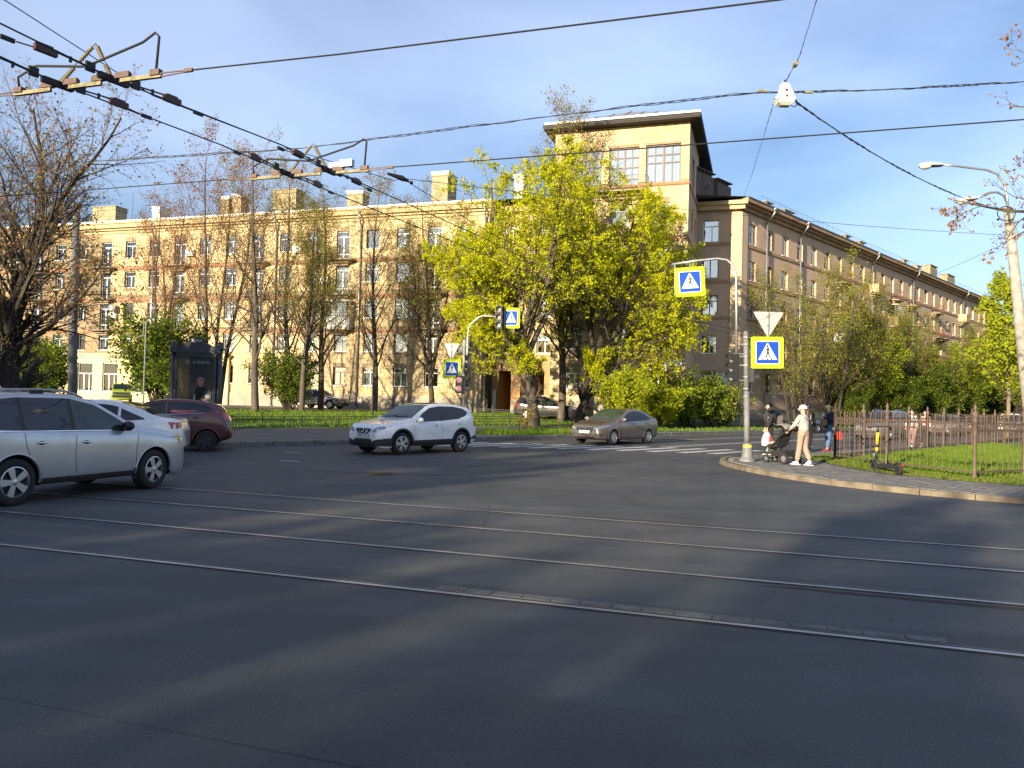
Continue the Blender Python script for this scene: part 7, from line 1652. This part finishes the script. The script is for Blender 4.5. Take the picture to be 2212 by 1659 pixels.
dk = variant(SEDAN, paint='paint_grey', badge=('oval', .61)); dk.pop('plate'); car('sedan', dk, (8.6, 53.6), (-.93, .37), 'dark grey sedan parked behind the sunlit bush', z=pz(8.6, 53.6))
JIM = dict(L=3.5, W=1.645, fw=.62, wb=2.25, rw=.345, zb=.36, archgap=.06, lip=.06, lipmat='black_plastic', paint='paint_green', rim='five', boxy=True, tum=.10,
    zt=[(0, .74), (.03, .92), (.1, 1.0), (.9, 1.07), (1.0, 1.10), (1.3, 1.62), (1.5, 1.70), (3.3, 1.70), (3.42, 1.64), (3.46, 1.1), (3.5, .8)], zs=[(0, .72), (.1, .92), (1.0, 1.04), (3.4, 1.06), (3.5, .76)],
    win=[([(1.15, 1.09), (2.05, 1.09)], [(1.15, 1.22), (1.35, 1.55), (2.05, 1.60)], 'car_glass'), ([(2.15, 1.09), (3.2, 1.09)], [(2.15, 1.60), (3.2, 1.60)], 'car_glass')], ws=(1.02, 1.29), seams=[(1.1, .45, 1.0), (2.1, .45, 1.04)], handles=[(1.95, .95)], mirror=(1.2, 1.12), mirmat='black_plastic',
    ends=[('headlight', [(.52, .74), (.60, .70), (.68, .74)], [(.52, .80), (.60, .86), (.68, .80)], 'lamp_clear', True, True), ('grille', [(-.68, .68), (.68, .68)], [(-.68, .90), (.68, .90)], 'black_plastic', True, False), ('bumper', [(-.75, .42), (.75, .42)], [(-.75, .64), (.75, .64)], 'black_plastic', True, False)], bars=[(-.4, .4, .79)])
car('small_jeep', JIM, (-34.9, 69.3), (.42, -.91), 'lime green boxy off-roader with black roof line parked at the shop windows', z=pz(-34.9, 69.3))
pv = variant(SUV, paint='paint_grey', H=1.8); car('parked_suv', pv, (21.6, 45.0), (-.72, -.69), 'grey SUV parked on the street behind the iron fence')
van = variant(JIM, paint='paint_white', L=3.5); car('van', van, (46.5, 72.0), (-.676, -.737), 'white boxy van parked far along the iron fence')
car('sedan', variant(dk, paint='paint_black'), (37.2, 62.0), (-.676, -.737), 'black sedan parked far along the iron fence')
car('hatchback', variant(HATCH, paint='paint_grey'), (31.0, 55.2), (-.676, -.737), 'grey hatchback parked along the iron fence behind the grey SUV')
# ------------------------------------------------------------------ people
def skin_mesh(name, J, E, m, sub=1, root=None):
    names = list(J); me = bpy.data.meshes.new(name); me.from_pydata([J[k][0] for k in names], [(names.index(a), names.index(b)) for a, b in E], []); me.update()
    o = bpy.data.objects.new(name, me); TMP.collection.objects.link(o)
    md = o.modifiers.new('skin', 'SKIN'); md.use_smooth_shade = True
    for i, k in enumerate(names):
        r = J[k][1]; me.skin_vertices[0].data[i].radius = r if isinstance(r, tuple) else (r, r)
        me.skin_vertices[0].data[i].use_root = (k == (root or names[0]))
    ms = o.modifiers.new('sub', 'SUBSURF'); ms.levels = sub; ms.render_levels = sub
    dg = tmp_graph(); out = bpy.data.meshes.new_from_object(o.evaluated_get(dg)); bpy.data.objects.remove(o); bpy.data.meshes.remove(me)
    out.name = name; out.materials.clear(); out.materials.append(M(m)); out.polygons.foreach_set('use_smooth', [True] * len(out.polygons)); return out
def join_meshes(ms, name):
    bm = bmesh.new()
    for m_ in ms: bm.from_mesh(m_)
    me = bpy.data.meshes.new(name); bm.to_mesh(me); bm.free()
    me.materials.append(ms[0].materials[0]); me.polygons.foreach_set('use_smooth', [True] * len(me.polygons)); return me
def hand_meshes(wrist, d, palm_n, curl, m='skin'):
    """palm and five separate, unequal, bent fingers; d = direction from wrist to fingertips"""
    w = Vector(wrist); d = Vector(d).normalized(); n = Vector(palm_n).normalized(); s = d.cross(n).normalized(); out = []
    J = {'w': (tuple(w - d * .02), .022), 'p': (tuple(w + d * .045), (.036, .018)), 'k': (tuple(w + d * .085), (.038, .015))}
    out.append(skin_mesh('palm', J, [('w', 'p'), ('p', 'k')], m, 1))
    for i, (off, ln) in enumerate(((-.029, .062), (-.010, .074), (.010, .078), (.028, .068))):
        b = w + d * .082 + s * off; d1 = (d * math.cos(curl * .5) + n * math.sin(curl * .5)); p1 = b + d1 * ln * .45; d2 = (d * math.cos(curl * 1.3) + n * math.sin(curl * 1.3)); p2 = p1 + d2 * ln * .33; d3 = (d * math.cos(curl * 1.9) + n * math.sin(curl * 1.9)); p3 = p2 + d3 * ln * .26
        out.append(skin_mesh('finger', {'a': (tuple(b), .0095), 'b': (tuple(p1), .009), 'c': (tuple(p2), .0085), 'd': (tuple(p3), .007)}, [('a', 'b'), ('b', 'c'), ('c', 'd')], m, 0))
    b = w + d * .03 - s * .030; t1 = b + (d * .6 - s * .7).normalized() * .04; t2 = t1 + (d * .85 - s * .2 + n * .4).normalized() * .032
    out.append(skin_mesh('thumb', {'a': (tuple(b), .012), 'b': (tuple(t1), .0105), 'c': (tuple(t2), .0085)}, [('a', 'b'), ('b', 'c')], m, 0))
    return out
def person(loc, face, P, label, H=1.70):
    """P: joints in local space (x forward, y left, z up) for a 1.70 m figure, plus clothing"""
    root = empty('person', (loc[0], loc[1], loc[2]), math.atan2(face[1], face[0]), label=label, cat='person'); k = H / 1.70; root.scale = (k, k, k)
    g = dict(hip=(0, 0, .93), belly=(0, 0, 1.08), chest=(0, 0, 1.28), neck=(.01, 0, 1.45), hl=(0, .09, .90), hr=(0, -.09, .90), kl=(.03, .095, .50), kr=(.03, -.095, .50), al=(0, .10, .09), ar=(0, -.10, .09), sl=(0, .17, 1.38), sr=(0, -.17, 1.38), el=(0, .22, 1.12), er=(0, -.22, 1.12), wl=(.05, .22, .88), wr=(.05, -.22, .88), head=(.03, 0, 1.585), tl=(.17, .11, .035), tr=(.17, -.11, .035)); g.update(P.get('joints', {}))
    head = Vector(g['head']); ht = P.get('look', (1, 0, 0)); lk_ = Vector(ht).normalized()
    J = {'hip': (g['hip'], (.135, .10)), 'belly': (g['belly'], (.12, .09)), 'chest': (g['chest'], (.14, .10)), 'base': (tuple(Vector(g['neck']) - Vector((0, 0, .04))), .07), 'neck': (g['neck'], .052), 'jaw': (tuple(head + Vector((0, 0, -.075)) + lk_ * .015), (.062, .066)), 'skull': (tuple(head + Vector((0, 0, .0))), (.076, .088)), 'crown': (tuple(head + Vector((0, 0, .075)) - lk_ * .01), (.068, .078)),
         'hl': (g['hl'], .085), 'hr': (g['hr'], .085), 'kl': (g['kl'], .055), 'kr': (g['kr'], .055), 'al': (g['al'], .038), 'ar': (g['ar'], .038), 'tl': (g['tl'], .03), 'tr': (g['tr'], .03),
         'sl': (g['sl'], .055), 'sr': (g['sr'], .055), 'el': (g['el'], .040), 'er': (g['er'], .040), 'wl': (g['wl'], .027), 'wr': (g['wr'], .027)}
    E = [('hip', 'belly'), ('belly', 'chest'), ('chest', 'base'), ('base', 'neck'), ('neck', 'jaw'), ('jaw', 'skull'), ('skull', 'crown'), ('hip', 'hl'), ('hl', 'kl'), ('kl', 'al'), ('al', 'tl'), ('hip', 'hr'), ('hr', 'kr'), ('kr', 'ar'), ('ar', 'tr'), ('chest', 'sl'), ('sl', 'el'), ('el', 'wl'), ('chest', 'sr'), ('sr', 'er'), ('er', 'wr')]
    body = skin_mesh('body', J, E, 'skin', 2, 'hip')
    parts = [body]
    for s_ in ('l', 'r'):
        w, e = Vector(g['w' + s_]), Vector(g['e' + s_]); d = (w - e).normalized(); pn = P.get('palm_' + s_, (0, -1 if s_ == 'l' else 1, 0)); parts += hand_meshes(tuple(w), tuple(d), pn, P.get('curl_' + s_, .5))
    bo = link('body', join_meshes(parts, 'body'), None, root)
    # face
    sd = Vector((0, 0, 1)).cross(lk_).normalized()
    q = MB(); q.tube([tuple(head + lk_ * .082 + Vector((0, 0, .02))), tuple(head + lk_ * .112 + Vector((0, 0, -.022))), tuple(head + lk_ * .082 + Vector((0, 0, -.03)))], [.008, .013, .008], 6)
    for y in (-1, 1): q.ball(tuple(head + sd * y * .077 - lk_ * .005 + Vector((0, 0, -.01))), 1, 6, 5, (.016, .012, .028))
    q.obj('nose_and_ears', 'skin', root, smooth=True)
    q = MB()
    for y in (-1, 1): q.ball(tuple(head + lk_ * .080 + sd * y * .032 + Vector((0, 0, .018))), .010, 6, 5)
    q.obj('eyes', 'ink', root); q = MB(); q.ball(tuple(head + lk_ * .080 + Vector((0, 0, -.058))), 1, 6, 4, (.010, .024, .006)); q.obj('mouth', 'lips', root)
    # trousers
    tr_ = P['trousers']; tw_w = P.get('leg', 1.0)
    TJ = {'hip': (tuple(Vector(g['hip']) + Vector((0, 0, .02))), (.155, .125)), 'waist': (tuple(Vector(g['hip']) + Vector((0, 0, .12))), (.14, .11)), 'hl': (g['hl'], .105), 'hr': (g['hr'], .105), 'kl': (g['kl'], .075 * tw_w), 'kr': (g['kr'], .075 * tw_w), 'al': (tuple(Vector(g['al']) + Vector((0, 0, .03))), .068 * tw_w), 'ar': (tuple(Vector(g['ar']) + Vector((0, 0, .03))), .068 * tw_w)}
    link('trousers', skin_mesh('trousers', TJ, [('hip', 'waist'), ('hip', 'hl'), ('hl', 'kl'), ('kl', 'al'), ('hip', 'hr'), ('hr', 'kr'), ('kr', 'ar')], tr_, 2, 'hip'), None, root)
    # jacket
    jk = P['jacket']; f = P.get('bulk', 1.0)
    JJ = {'hem': (tuple(Vector(g['hip']) + Vector((0, 0, P.get('hem', .02)))), (.165 * f, .135 * f)), 'belly': (g['belly'], (.155 * f, .13 * f)), 'chest': (g['chest'], (.165 * f, .135 * f)), 'yoke': (tuple(Vector(g['neck']) - Vector((0, 0, .05))), (.10, .09)), 'collar': (tuple(Vector(g['neck']) + Vector((0, 0, .015))), .066), 'sl': (g['sl'], .082 * f), 'sr': (g['sr'], .082 * f), 'el': (g['el'], .062 * f), 'er': (g['er'], .062 * f), 'wl': (g['wl'], .044), 'wr': (g['wr'], .044)}
    link('jacket', skin_mesh('jacket', JJ, [('hem', 'belly'), ('belly', 'chest'), ('chest', 'yoke'), ('yoke', 'collar'), ('chest', 'sl'), ('sl', 'el'), ('el', 'wl'), ('chest', 'sr'), ('sr', 'er'), ('er', 'wr')], jk, 2, 'hem'), None, root)
    for s_ in ('l', 'r'):
        a, t = Vector(g['a' + s_]), Vector(g['t' + s_]); d = (t - a); d.z = 0; d.normalize(); hl_ = a - d * .05 + Vector((0, 0, -.03)); 
        link('shoe', skin_mesh('shoe', {'h': (tuple(hl_), (.045, .05)), 'm': (tuple(a + d * .06 + Vector((0, 0, -.035))), (.045, .05)), 't': (tuple(t), (.044, .034)), 'k': (tuple(a + Vector((0, 0, .01))), .048)}, [('h', 'm'), ('m', 't'), ('m', 'k')], P['shoes'], 2, 'm'), None, root)
        q = MB(); q.box(tuple((hl_ + t) / 2 + Vector((0, 0, -.035 - (hl_.z + t.z) / 2 + .055))), ((t - hl_).length + .09, .085, .022), Matrix.Rotation(math.atan2(d.y, d.x), 3, 'Z')); q.obj('sole', P.get('sole', 'gutter_white'), root)
    # hair
    if 'hair' in P:
        q = MB(); V = []; n, m_ = 14, 8
        c = head + Vector((0, 0, .035)) - lk_ * .012; up = Vector((0, 0, 1))
        for j in range(m_ + 1):
            ph = math.pi * .62 * j / m_
            for i in range(n):
                t = 2 * math.pi * i / n; ff = math.cos(t); lim = ph * (1 - .42 * max(0, ff)); r_ = .102; V.append(tuple(c + up * (r_ * 1.0 * math.cos(lim)) + (lk_ * math.cos(t) * 1.06 + sd * math.sin(t) * .92) * r_ * math.sin(lim)))
        q.add(V, [(j * n + i, j * n + (i + 1) % n, (j + 1) * n + (i + 1) % n, (j + 1) * n + i) for j in range(m_) for i in range(n)]); q.obj('hair', P['hair'], root, smooth=True)
        if P.get('long'):
            b = head - lk_ * .09; q = MB(); q.tube([tuple(b + Vector((0, 0, .02))), tuple(b - lk_ * .035 + Vector((0, 0, -.08))), tuple(b - lk_ * .03 + Vector((0, 0, -.2))), tuple(b - lk_ * .02 + Vector((0, 0, -.3)))], [.04, .05, .042, .012], 8); q.obj('ponytail', P['hair'], root, smooth=True)
    return root, g, head, lk_, sd
mat('lips', (0.35, 0.13, 0.11), .5); mat('hair_brown', (0.075, 0.04, 0.022), .55, var=.3, vscale=30); mat('hair_black', (0.012, 0.011, 0.011), .5)
mat('cloth_fleece', (0.38, 0.365, 0.34), .95, var=.18, vscale=14, bump=.9, bscale=11); mat('cloth_beige', (0.34, 0.24, 0.19), .9, var=.2, vscale=8, bump=.9, bscale=12); mat('cloth_black', (0.014, 0.014, 0.015), .9, var=.4, vscale=6, bump=.9, bscale=12); mat('cloth_navy', (0.012, 0.018, 0.040), .9, var=.3, vscale=6, bump=.9, bscale=12); mat('denim', (0.075, 0.14, 0.27), .9, var=.3, vscale=7, bump=.9, bscale=12)
mat('shoe_white', (0.70, 0.69, 0.67), .6); mat('shoe_black', (0.02, 0.02, 0.022), .6); mat('shoe_red', (0.20, 0.03, 0.03), .6); mat('cap_white', (0.74, 0.73, 0.76), .8); mat('bag_white', (0.68, 0.66, 0.66), .5); mat('bag_red', (0.55, 0.035, 0.03), .5); mat('pack_grey', (0.085, 0.08, 0.078), .9, var=.3, vscale=10, bump=.3); mat('cloth_tan', (0.30, 0.20, 0.13), .9, var=.2, vscale=8); mat('cap_dark', (0.05, 0.05, 0.045), .9); mat('cloth_pink', (0.60, 0.36, 0.36), .9); mat('bag_tan', (0.22, 0.13, 0.08), .7)

def cap(root, head, lk_, sd, m):
    q = MB(); V = []; n, mm = 16, 6; c = head + Vector((0, 0, .035)); up = Vector((0, 0, 1))
    for j in range(mm + 1):
        ph = math.pi * .5 * j / mm
        for i in range(n): t = 2 * math.pi * i / n; V.append(tuple(c + up * (.115 * math.cos(ph)) + (lk_ * math.cos(t) * 1.05 + sd * math.sin(t) * .93) * .113 * math.sin(ph)))
    q.add(V, [(j * n + i, j * n + (i + 1) % n, (j + 1) * n + (i + 1) % n, (j + 1) * n + i) for j in range(mm) for i in range(n)])
    V = []
    for k in range(9):
        t = R(-62 + 124 * k / 8); V += [tuple(c + (lk_ * math.cos(t) * 1.05 + sd * math.sin(t) * .93) * .112), tuple(c + (lk_ * (math.cos(t) * 1.05 + .62 * math.cos(t * .9)) + sd * math.sin(t) * .95) * .112 + Vector((0, 0, -.018)))]
    q.add(V, [(2 * k, 2 * k + 1, 2 * k + 3, 2 * k + 2) for k in range(8)]); q.obj('cap', m, root, smooth=True)

GZ = .108
# woman in a white cap pushing the pushchair
r, g, hd, lk_, sd = person((7.98, 21.1, GZ), (-.46, .89), dict(trousers='cloth_beige', jacket='cloth_fleece', shoes='shoe_white', hair='hair_brown', long=True, look=(.62, .78, 0), leg=1.12, hem=.0,
    joints=dict(kl=(.06, .09, .50), al=(.14, .09, .09), tl=(.31, .10, .05), kr=(.02, -.09, .50), ar=(-.16, -.09, .13), tr=(-.01, -.10, .035), el=(.13, .24, 1.13), wl=(.36, .20, 1.00), er=(.10, -.25, 1.12), wr=(.34, -.20, 1.00)), curl_l=1.2, curl_r=1.2, palm_l=(0, 0, -1), palm_r=(0, 0, -1)),
    'woman in white cap, pale fleece and beige trousers pushing a pushchair', 1.62)
cap(r, hd, lk_, sd, 'cap_white')
q = MB(); q.tube([(-.02, .10, 1.46), (-.135, -.02, 1.30), (-.145, -.13, 1.12), (-.10, -.17, .99)], .011, 5); q.tube([(.02, .10, 1.46), (.15, .0, 1.28), (.14, -.12, 1.08), (.02, -.19, .98)], .011, 5); q.obj('bag_strap', 'cloth_black', r)
# man in black with rucksack
r, g, hd, lk_, sd = person((8.5, 25.45, GZ), (-1, .06), dict(trousers='cloth_black', jacket='cloth_black', shoes='shoe_black', hair='hair_black', look=(1, .05, -.05), leg=1.25, bulk=1.08, hem=-.03,
    joints=dict(kl=(.02, .10, .5), al=(.03, .11, .09), tl=(.20, .13, .035), ar=(-.06, -.10, .09), tr=(.11, -.12, .035), el=(.03, .26, 1.13), wl=(.12, .24, .89), er=(0, -.24, 1.12), wr=(.08, -.22, .88)), curl_l=1.3), 'man in black clothes with grey rucksack holding a carrier bag at the kerb', 1.70)
BP = empty('rucksack', (8.5 + .30, 25.43, GZ), math.pi, label='grey rucksack worn by the man in black', cat='rucksack')
q = MB(); V = []; 
for (z, w, d) in ((.86, .10, .04), (.90, .145, .08), (1.05, .16, .10), (1.20, .15, .10), (1.33, .12, .08), (1.40, .05, .03)):
    V += [(-d - .02 + .03, -w, z), (-d * 1.6 + .02, -w * .7, z), (-d * 1.6 + .02, w * .7, z), (-d - .02 + .03, w, z), (.06, w * .9, z), (.06, -w * .9, z)]
q.add(V, [(i * 6 + k, i * 6 + (k + 1) % 6, (i + 1) * 6 + (k + 1) % 6, (i + 1) * 6 + k) for i in range(5) for k in range(6)] + [(5, 4, 3, 2, 1, 0), (30, 31, 32, 33, 34, 35)]); q.obj('sack', 'pack_grey', BP, smooth=True)
q = MB(); q.prism_z([(-.17, -.10), (-.17, .10), (-.11, .12), (-.11, -.12)], .95, 1.12); q.obj('pocket', 'pack_grey', BP)
q = MB()
for y in (-.10, .10): q.tube([(.06, y, 1.36), (.16, y * 1.25, 1.47), (.36, y * 1.25, 1.44), (.45, y * 1.2, 1.28), (.40, y * 1.35, 1.08), (.16, y * 1.9, 1.0)], .016, 5)
q.obj('strap', 'pack_grey', BP)
CB = empty('carrier_bag', (8.34, 25.22, GZ), R(8), label='white and red plastic carrier bag held by the man in black', cat='bag')
q = MB(); V = []
for (z, w, d) in ((.30, .13, .05), (.33, .16, .075), (.5, .155, .07), (.66, .11, .045), (.74, .06, .02)): V += [(-w, -d, z), (w, -d, z), (w, d, z), (-w, d, z)]
q.add(V, [(i * 4 + k, i * 4 + (k + 1) % 4, (i + 1) * 4 + (k + 1) % 4, (i + 1) * 4 + k) for i in range(4) for k in range(4)] + [(3, 2, 1, 0)]); q.obj('sack', 'bag_white', CB, smooth=True)
q = MB(); q.prism([(.02, .33), (.155, .35), (.14, .60), (.06, .64)], -.082, -.070); q.obj('red_print', 'bag_red', CB)
q = MB(); q.tube([(-.04, 0, .73), (-.015, 0, .84), (.02, 0, .84), (.04, 0, .73)], .008, 5); q.obj('handle', 'bag_white', CB)
# woman in a navy coat
r, g, hd, lk_, sd = person((11.75, 28.6, GZ), (-1, -.10), dict(trousers='denim', jacket='cloth_navy', shoes='shoe_red', hair='cap_dark', look=(1, .1, 0), leg=1.12, bulk=1.25, hem=-.10, sole='shoe_red', joints=dict(kl=(.06, .09, .5), al=(.10, .10, .09), tl=(.27, .11, .035), ar=(-.08, -.09, .10), tr=(.08, -.1, .035), el=(.08, .25, 1.14), wl=(.20, .12, 1.28), er=(0, -.25, 1.12), wr=(.06, -.24, .88)), curl_l=1.2), 'woman in navy coat, jeans and dark red shoes at the fence corner', 1.68)
cap(r, hd, lk_, sd, 'cap_dark')
q = MB(); q.box(tuple(hd + lk_ * .088 + Vector((0, 0, .018))), (.02, .13, .035)); q.obj('sunglasses', 'ink', r)
SB = empty('shoulder_bag', (11.5, 28.45, GZ), 0, label='small tan shoulder bag of the woman in navy', cat='bag'); q = MB(); q.prism(rrect(-.13, .10, .95, 1.18, .05), -.05, .05); q.obj('pouch', 'bag_tan', SB); q = MB(); q.tube([(-.10, 0, 1.16), (.12, .03, 1.40), (.26, .06, 1.44)], .01, 5); q.obj('strap', 'bag_tan', SB)
CR = empty('carrier_bag', (12.05, 28.45, GZ), .3, label='small red carrier bag beside the woman in navy', cat='bag'); q = MB(); V = []
for (z, w, d) in ((.45, .10, .05), (.48, .12, .06), (.65, .11, .05), (.78, .05, .02)): V += [(-w, -d, z), (w, -d, z), (w, d, z), (-w, d, z)]
q.add(V, [(i * 4 + k, i * 4 + (k + 1) % 4, (i + 1) * 4 + (k + 1) % 4, (i + 1) * 4 + k) for i in range(3) for k in range(4)] + [(3, 2, 1, 0)]); q.obj('sack', 'bag_red', CR); q = MB(); q.tube([(-.03, 0, .78), (0, 0, .88), (.03, 0, .78)], .008, 5); q.obj('handle', 'bag_red', CR)
# companion in black top and tan trousers
person((11.1, 28.95, GZ), (.5, .86), dict(trousers='cloth_tan', jacket='cloth_black', shoes='shoe_red', hair='hair_black', long=True, look=(.9, .3, 0), leg=1.2, joints=dict(kl=(.05, .09, .5), al=(.10, .09, .09), tl=(.27, .10, .04), ar=(-.12, -.09, .12), tr=(.03, -.1, .035))), 'dark-haired person in black top and tan trousers behind the woman in the white cap', 1.70)
# two walkers beyond the fence
person((17.6, 34.0, GZ), (-.676, -.737), dict(trousers='cloth_pink', jacket='bag_white', shoes='shoe_white', hair='hair_brown', joints=dict(al=(.10, .09, .09), tl=(.27, .10, .04), ar=(-.12, -.09, .10), tr=(.05, -.1, .035))), 'walker in white top and pink trousers seen through the iron fence', 1.62)
person((18.4, 34.4, GZ), (-.676, -.737), dict(trousers='cloth_black', jacket='cloth_pink', shoes='shoe_black', hair='hair_black', joints=dict(al=(-.08, .09, .09), tl=(.10, .10, .04), ar=(.12, -.09, .10), tr=(.29, -.1, .035))), 'walker in pink top and black trousers seen through the iron fence', 1.60)

# ------------------------------------------------------------------ pushchair and scooter
PC = empty('pushchair', (7.62, 21.72, GZ), math.atan2(.89, -.46), label='black pushchair with striped grey hood pushed by the woman in the white cap', cat='pushchair')
mat('hood_grey', (0.20, 0.19, 0.17), .9, var=.2, vscale=10); mat('hood_pale', (0.55, 0.52, 0.48), .9); mat('blanket_green', (0.30, 0.36, 0.28), .9, var=.2, vscale=10); mat('toy_green', (0.01, 0.26, 0.07), .6)
for (x, y, r_) in ((.42, .17, .11), (.42, -.17, .11), (-.30, .26, .15), (-.30, -.26, .15)):
    q = MB(); q.lathe([(r_ * .6, -.02), (r_ * .8, -.028), (r_, -.02), (r_, .02), (r_ * .8, .028), (r_ * .6, .02)], 20, (0, 0, 0), 'Y'); w = q.obj('wheel', 'rubber', PC, smooth=True); w.location = (x, y, r_)
    q = MB(); q.lathe([(0, .012), (r_ * .6, .008), (r_ * .62, .0), (r_ * .6, -.008), (0, -.012)], 16, (0, 0, 0), 'Y'); q.obj('hub', 'grey_metal', w)
q = MB()
for y in (-.24, .24):
    q.tube([(.42, y * .72, .13), (.20, y, .45), (-.32, y, .92), (-.44, y, 1.00)], .014, 6); q.tube([(-.30, y * 1.05, .15), (.02, y, .60)], .014, 6)
q.tube([(-.44, -.24, 1.00), (-.47, -.2, 1.02), (-.47, .2, 1.02), (-.44, .24, 1.00)], .016, 6); q.tube([(-.30, -.25, .15), (-.30, .25, .15)], .012, 5); q.tube([(.42, -.17, .13), (.42, .17, .13)], .012, 5); q.obj('frame', 'black_plastic', PC, smooth=True)
q = MB(); q.prism([(.36, .46), (.40, .50), (.10, .56), (-.14, .98), (-.20, .97), (.02, .46), (.34, .40)], -.19, .19); q.obj('seat', 'cloth_black', PC)
for k in range(4):
    q = MB(); V = []; a0, a1 = R(35 + 28 * k), R(35 + 28 * (k + 1))
    for j in range(9):
        y = -.215 + .43 * j / 8; b = math.sqrt(max(0, 1 - (y / .25) ** 2)); rr_ = .30 * (.72 + .28 * b)
        for a in (a0, a1): V.append((-.08 + rr_ * math.cos(a) , y, .82 + rr_ * math.sin(a)))
    q.add(V, [(2 * j, 2 * j + 1, 2 * j + 3, 2 * j + 2) for j in range(8)]); q.obj('hood', ('hood_grey', 'hood_pale', 'hood_grey', 'hood_grey')[k], PC, smooth=True)
q = MB(); q.prism([(-.26, .20), (.22, .20), (.28, .34), (-.28, .38)], -.19, .19); q.obj('basket', 'cloth_black', PC)
q = MB(); q.prism([(.40, .30), (.44, .32), (.30, .58), (.08, .62), (.06, .58), (.30, .50)], -.17, .17); q.obj('blanket', 'blanket_green', PC)
q = MB(); q.prism([(.10, .82), (.20, .80), (.24, .92), (.17, 1.0), (.08, .94)], -.235, -.222); q.obj('toy', 'toy_green', PC)

SC = empty('kick_scooter', (9.39, 19.34, GZ), math.atan2(.97, -.12), label='black and yellow electric kick scooter parked against the iron fence', cat='scooter')
SC.rotation_euler = (R(-3), 0, math.atan2(.97, -.12))
mat('scooter_yellow', (0.78, 0.44, 0.01), .4, var=.1, vscale=5)
for x in (.50, -.50):
    q = MB(); q.lathe([(.06, -.03), (.10, -.038), (.128, -.025), (.132, 0), (.128, .025), (.10, .038), (.06, .03)], 22, (0, 0, 0), 'Y'); w = q.obj('wheel', 'rubber', SC, smooth=True); w.location = (x, 0, .132)
    q = MB(); q.lathe([(0, .035), (.055, .03), (.062, 0), (.055, -.03), (0, -.035)], 14, (0, 0, 0), 'Y'); q.obj('hub', 'dark_metal', w)
q = MB(); q.prism_z([(-.40, -.085), (.22, -.085), (.30, -.06), (.30, .06), (.22, .085), (-.40, .085)], .13, .205); q.prism_z([(-.38, -.075), (.20, -.075), (.20, .075), (-.38, .075)], .206, .211); q.obj('deck', 'black_plastic', SC)
q = MB(); q.tube([(.24, 0, .17), (.36, 0, .26), (.40, 0, .34)], [.05, .045, .04], 8); q.tube([(.50, .05, .13), (.47, .045, .28), (.41, .02, .36)], .018, 6); q.tube([(.50, -.05, .13), (.47, -.045, .28), (.41, -.02, .36)], .018, 6); q.obj('fork', 'black_plastic', SC, smooth=True)
q = MB(); V = []
for k in range(8): a = R(20 + 140 * k / 7); V += [(.50 + .155 * math.cos(a), -.045, .132 + .155 * math.sin(a)), (.50 + .155 * math.cos(a), .045, .132 + .155 * math.sin(a))]
q.add(V, [(2 * k, 2 * k + 1, 2 * k + 3, 2 * k + 2) for k in range(7)]); q.obj('mudguard', 'black_plastic', SC)
q = MB(); V = []
for k in range(8): a = R(20 + 140 * k / 7); V += [(-.50 + .155 * math.cos(a), -.045, .132 + .155 * math.sin(a)), (-.50 + .155 * math.cos(a), .045, .132 + .155 * math.sin(a))]
q.add(V, [(2 * k, 2 * k + 1, 2 * k + 3, 2 * k + 2) for k in range(7)]); q.obj('mudguard', 'black_plastic', SC)
def st_(t): return (.40 - .13 * t, 0, .34 + .80 * t)
q = MB(); q.tube([st_(0), st_(.22)], .034, 10); q.tube([st_(.82), st_(1.0)], .03, 10); q.obj('stem', 'black_plastic', SC, smooth=True)
q = MB(); q.tube([st_(.22), st_(.34)], .036, 10); q.tube([st_(.44), st_(.82)], .036, 10); q.obj('stem_sleeve', 'scooter_yellow', SC, smooth=True)
q = MB(); q.tube([st_(.34), st_(.44)], .0365, 10); q.obj('stem_band', 'ink', SC, smooth=True)
q = MB(); q.tube([(.24, -.30, 1.13), (.27, -.1, 1.14), (.27, .1, 1.14), (.24, .30, 1.13)], .013, 8); q.obj('handlebar', 'black_plastic', SC)
for y in (-1, 1): q = MB(); q.tube([(.24, y * .19, 1.135), (.24, y * .31, 1.13)], .019, 8); q.obj('grip', 'rubber', SC)
q = MB(); q.box((.27, 0, 1.165), (.08, .12, .03)); q.obj('display', 'steel_dark_blue', SC)
q = MB(); q.tube([(.45, .03, .40), (.44, .03, .46)], .02, 6); q.obj('headlight', 'lamp_clear', SC)
q = MB(); q.bx(-.42, -.36, -.09, -.086, .15, .18); q.bx(-.64, -.632, -.03, .03, .22, .25); q.obj('reflector', 'lamp_red', SC)
q = MB(); q.tube([(-.05, .09, .16), (-.12, .24, .0)], .01, 5); q.obj('stand', 'dark_metal', SC)
bpy.data.scenes.remove(TMP)
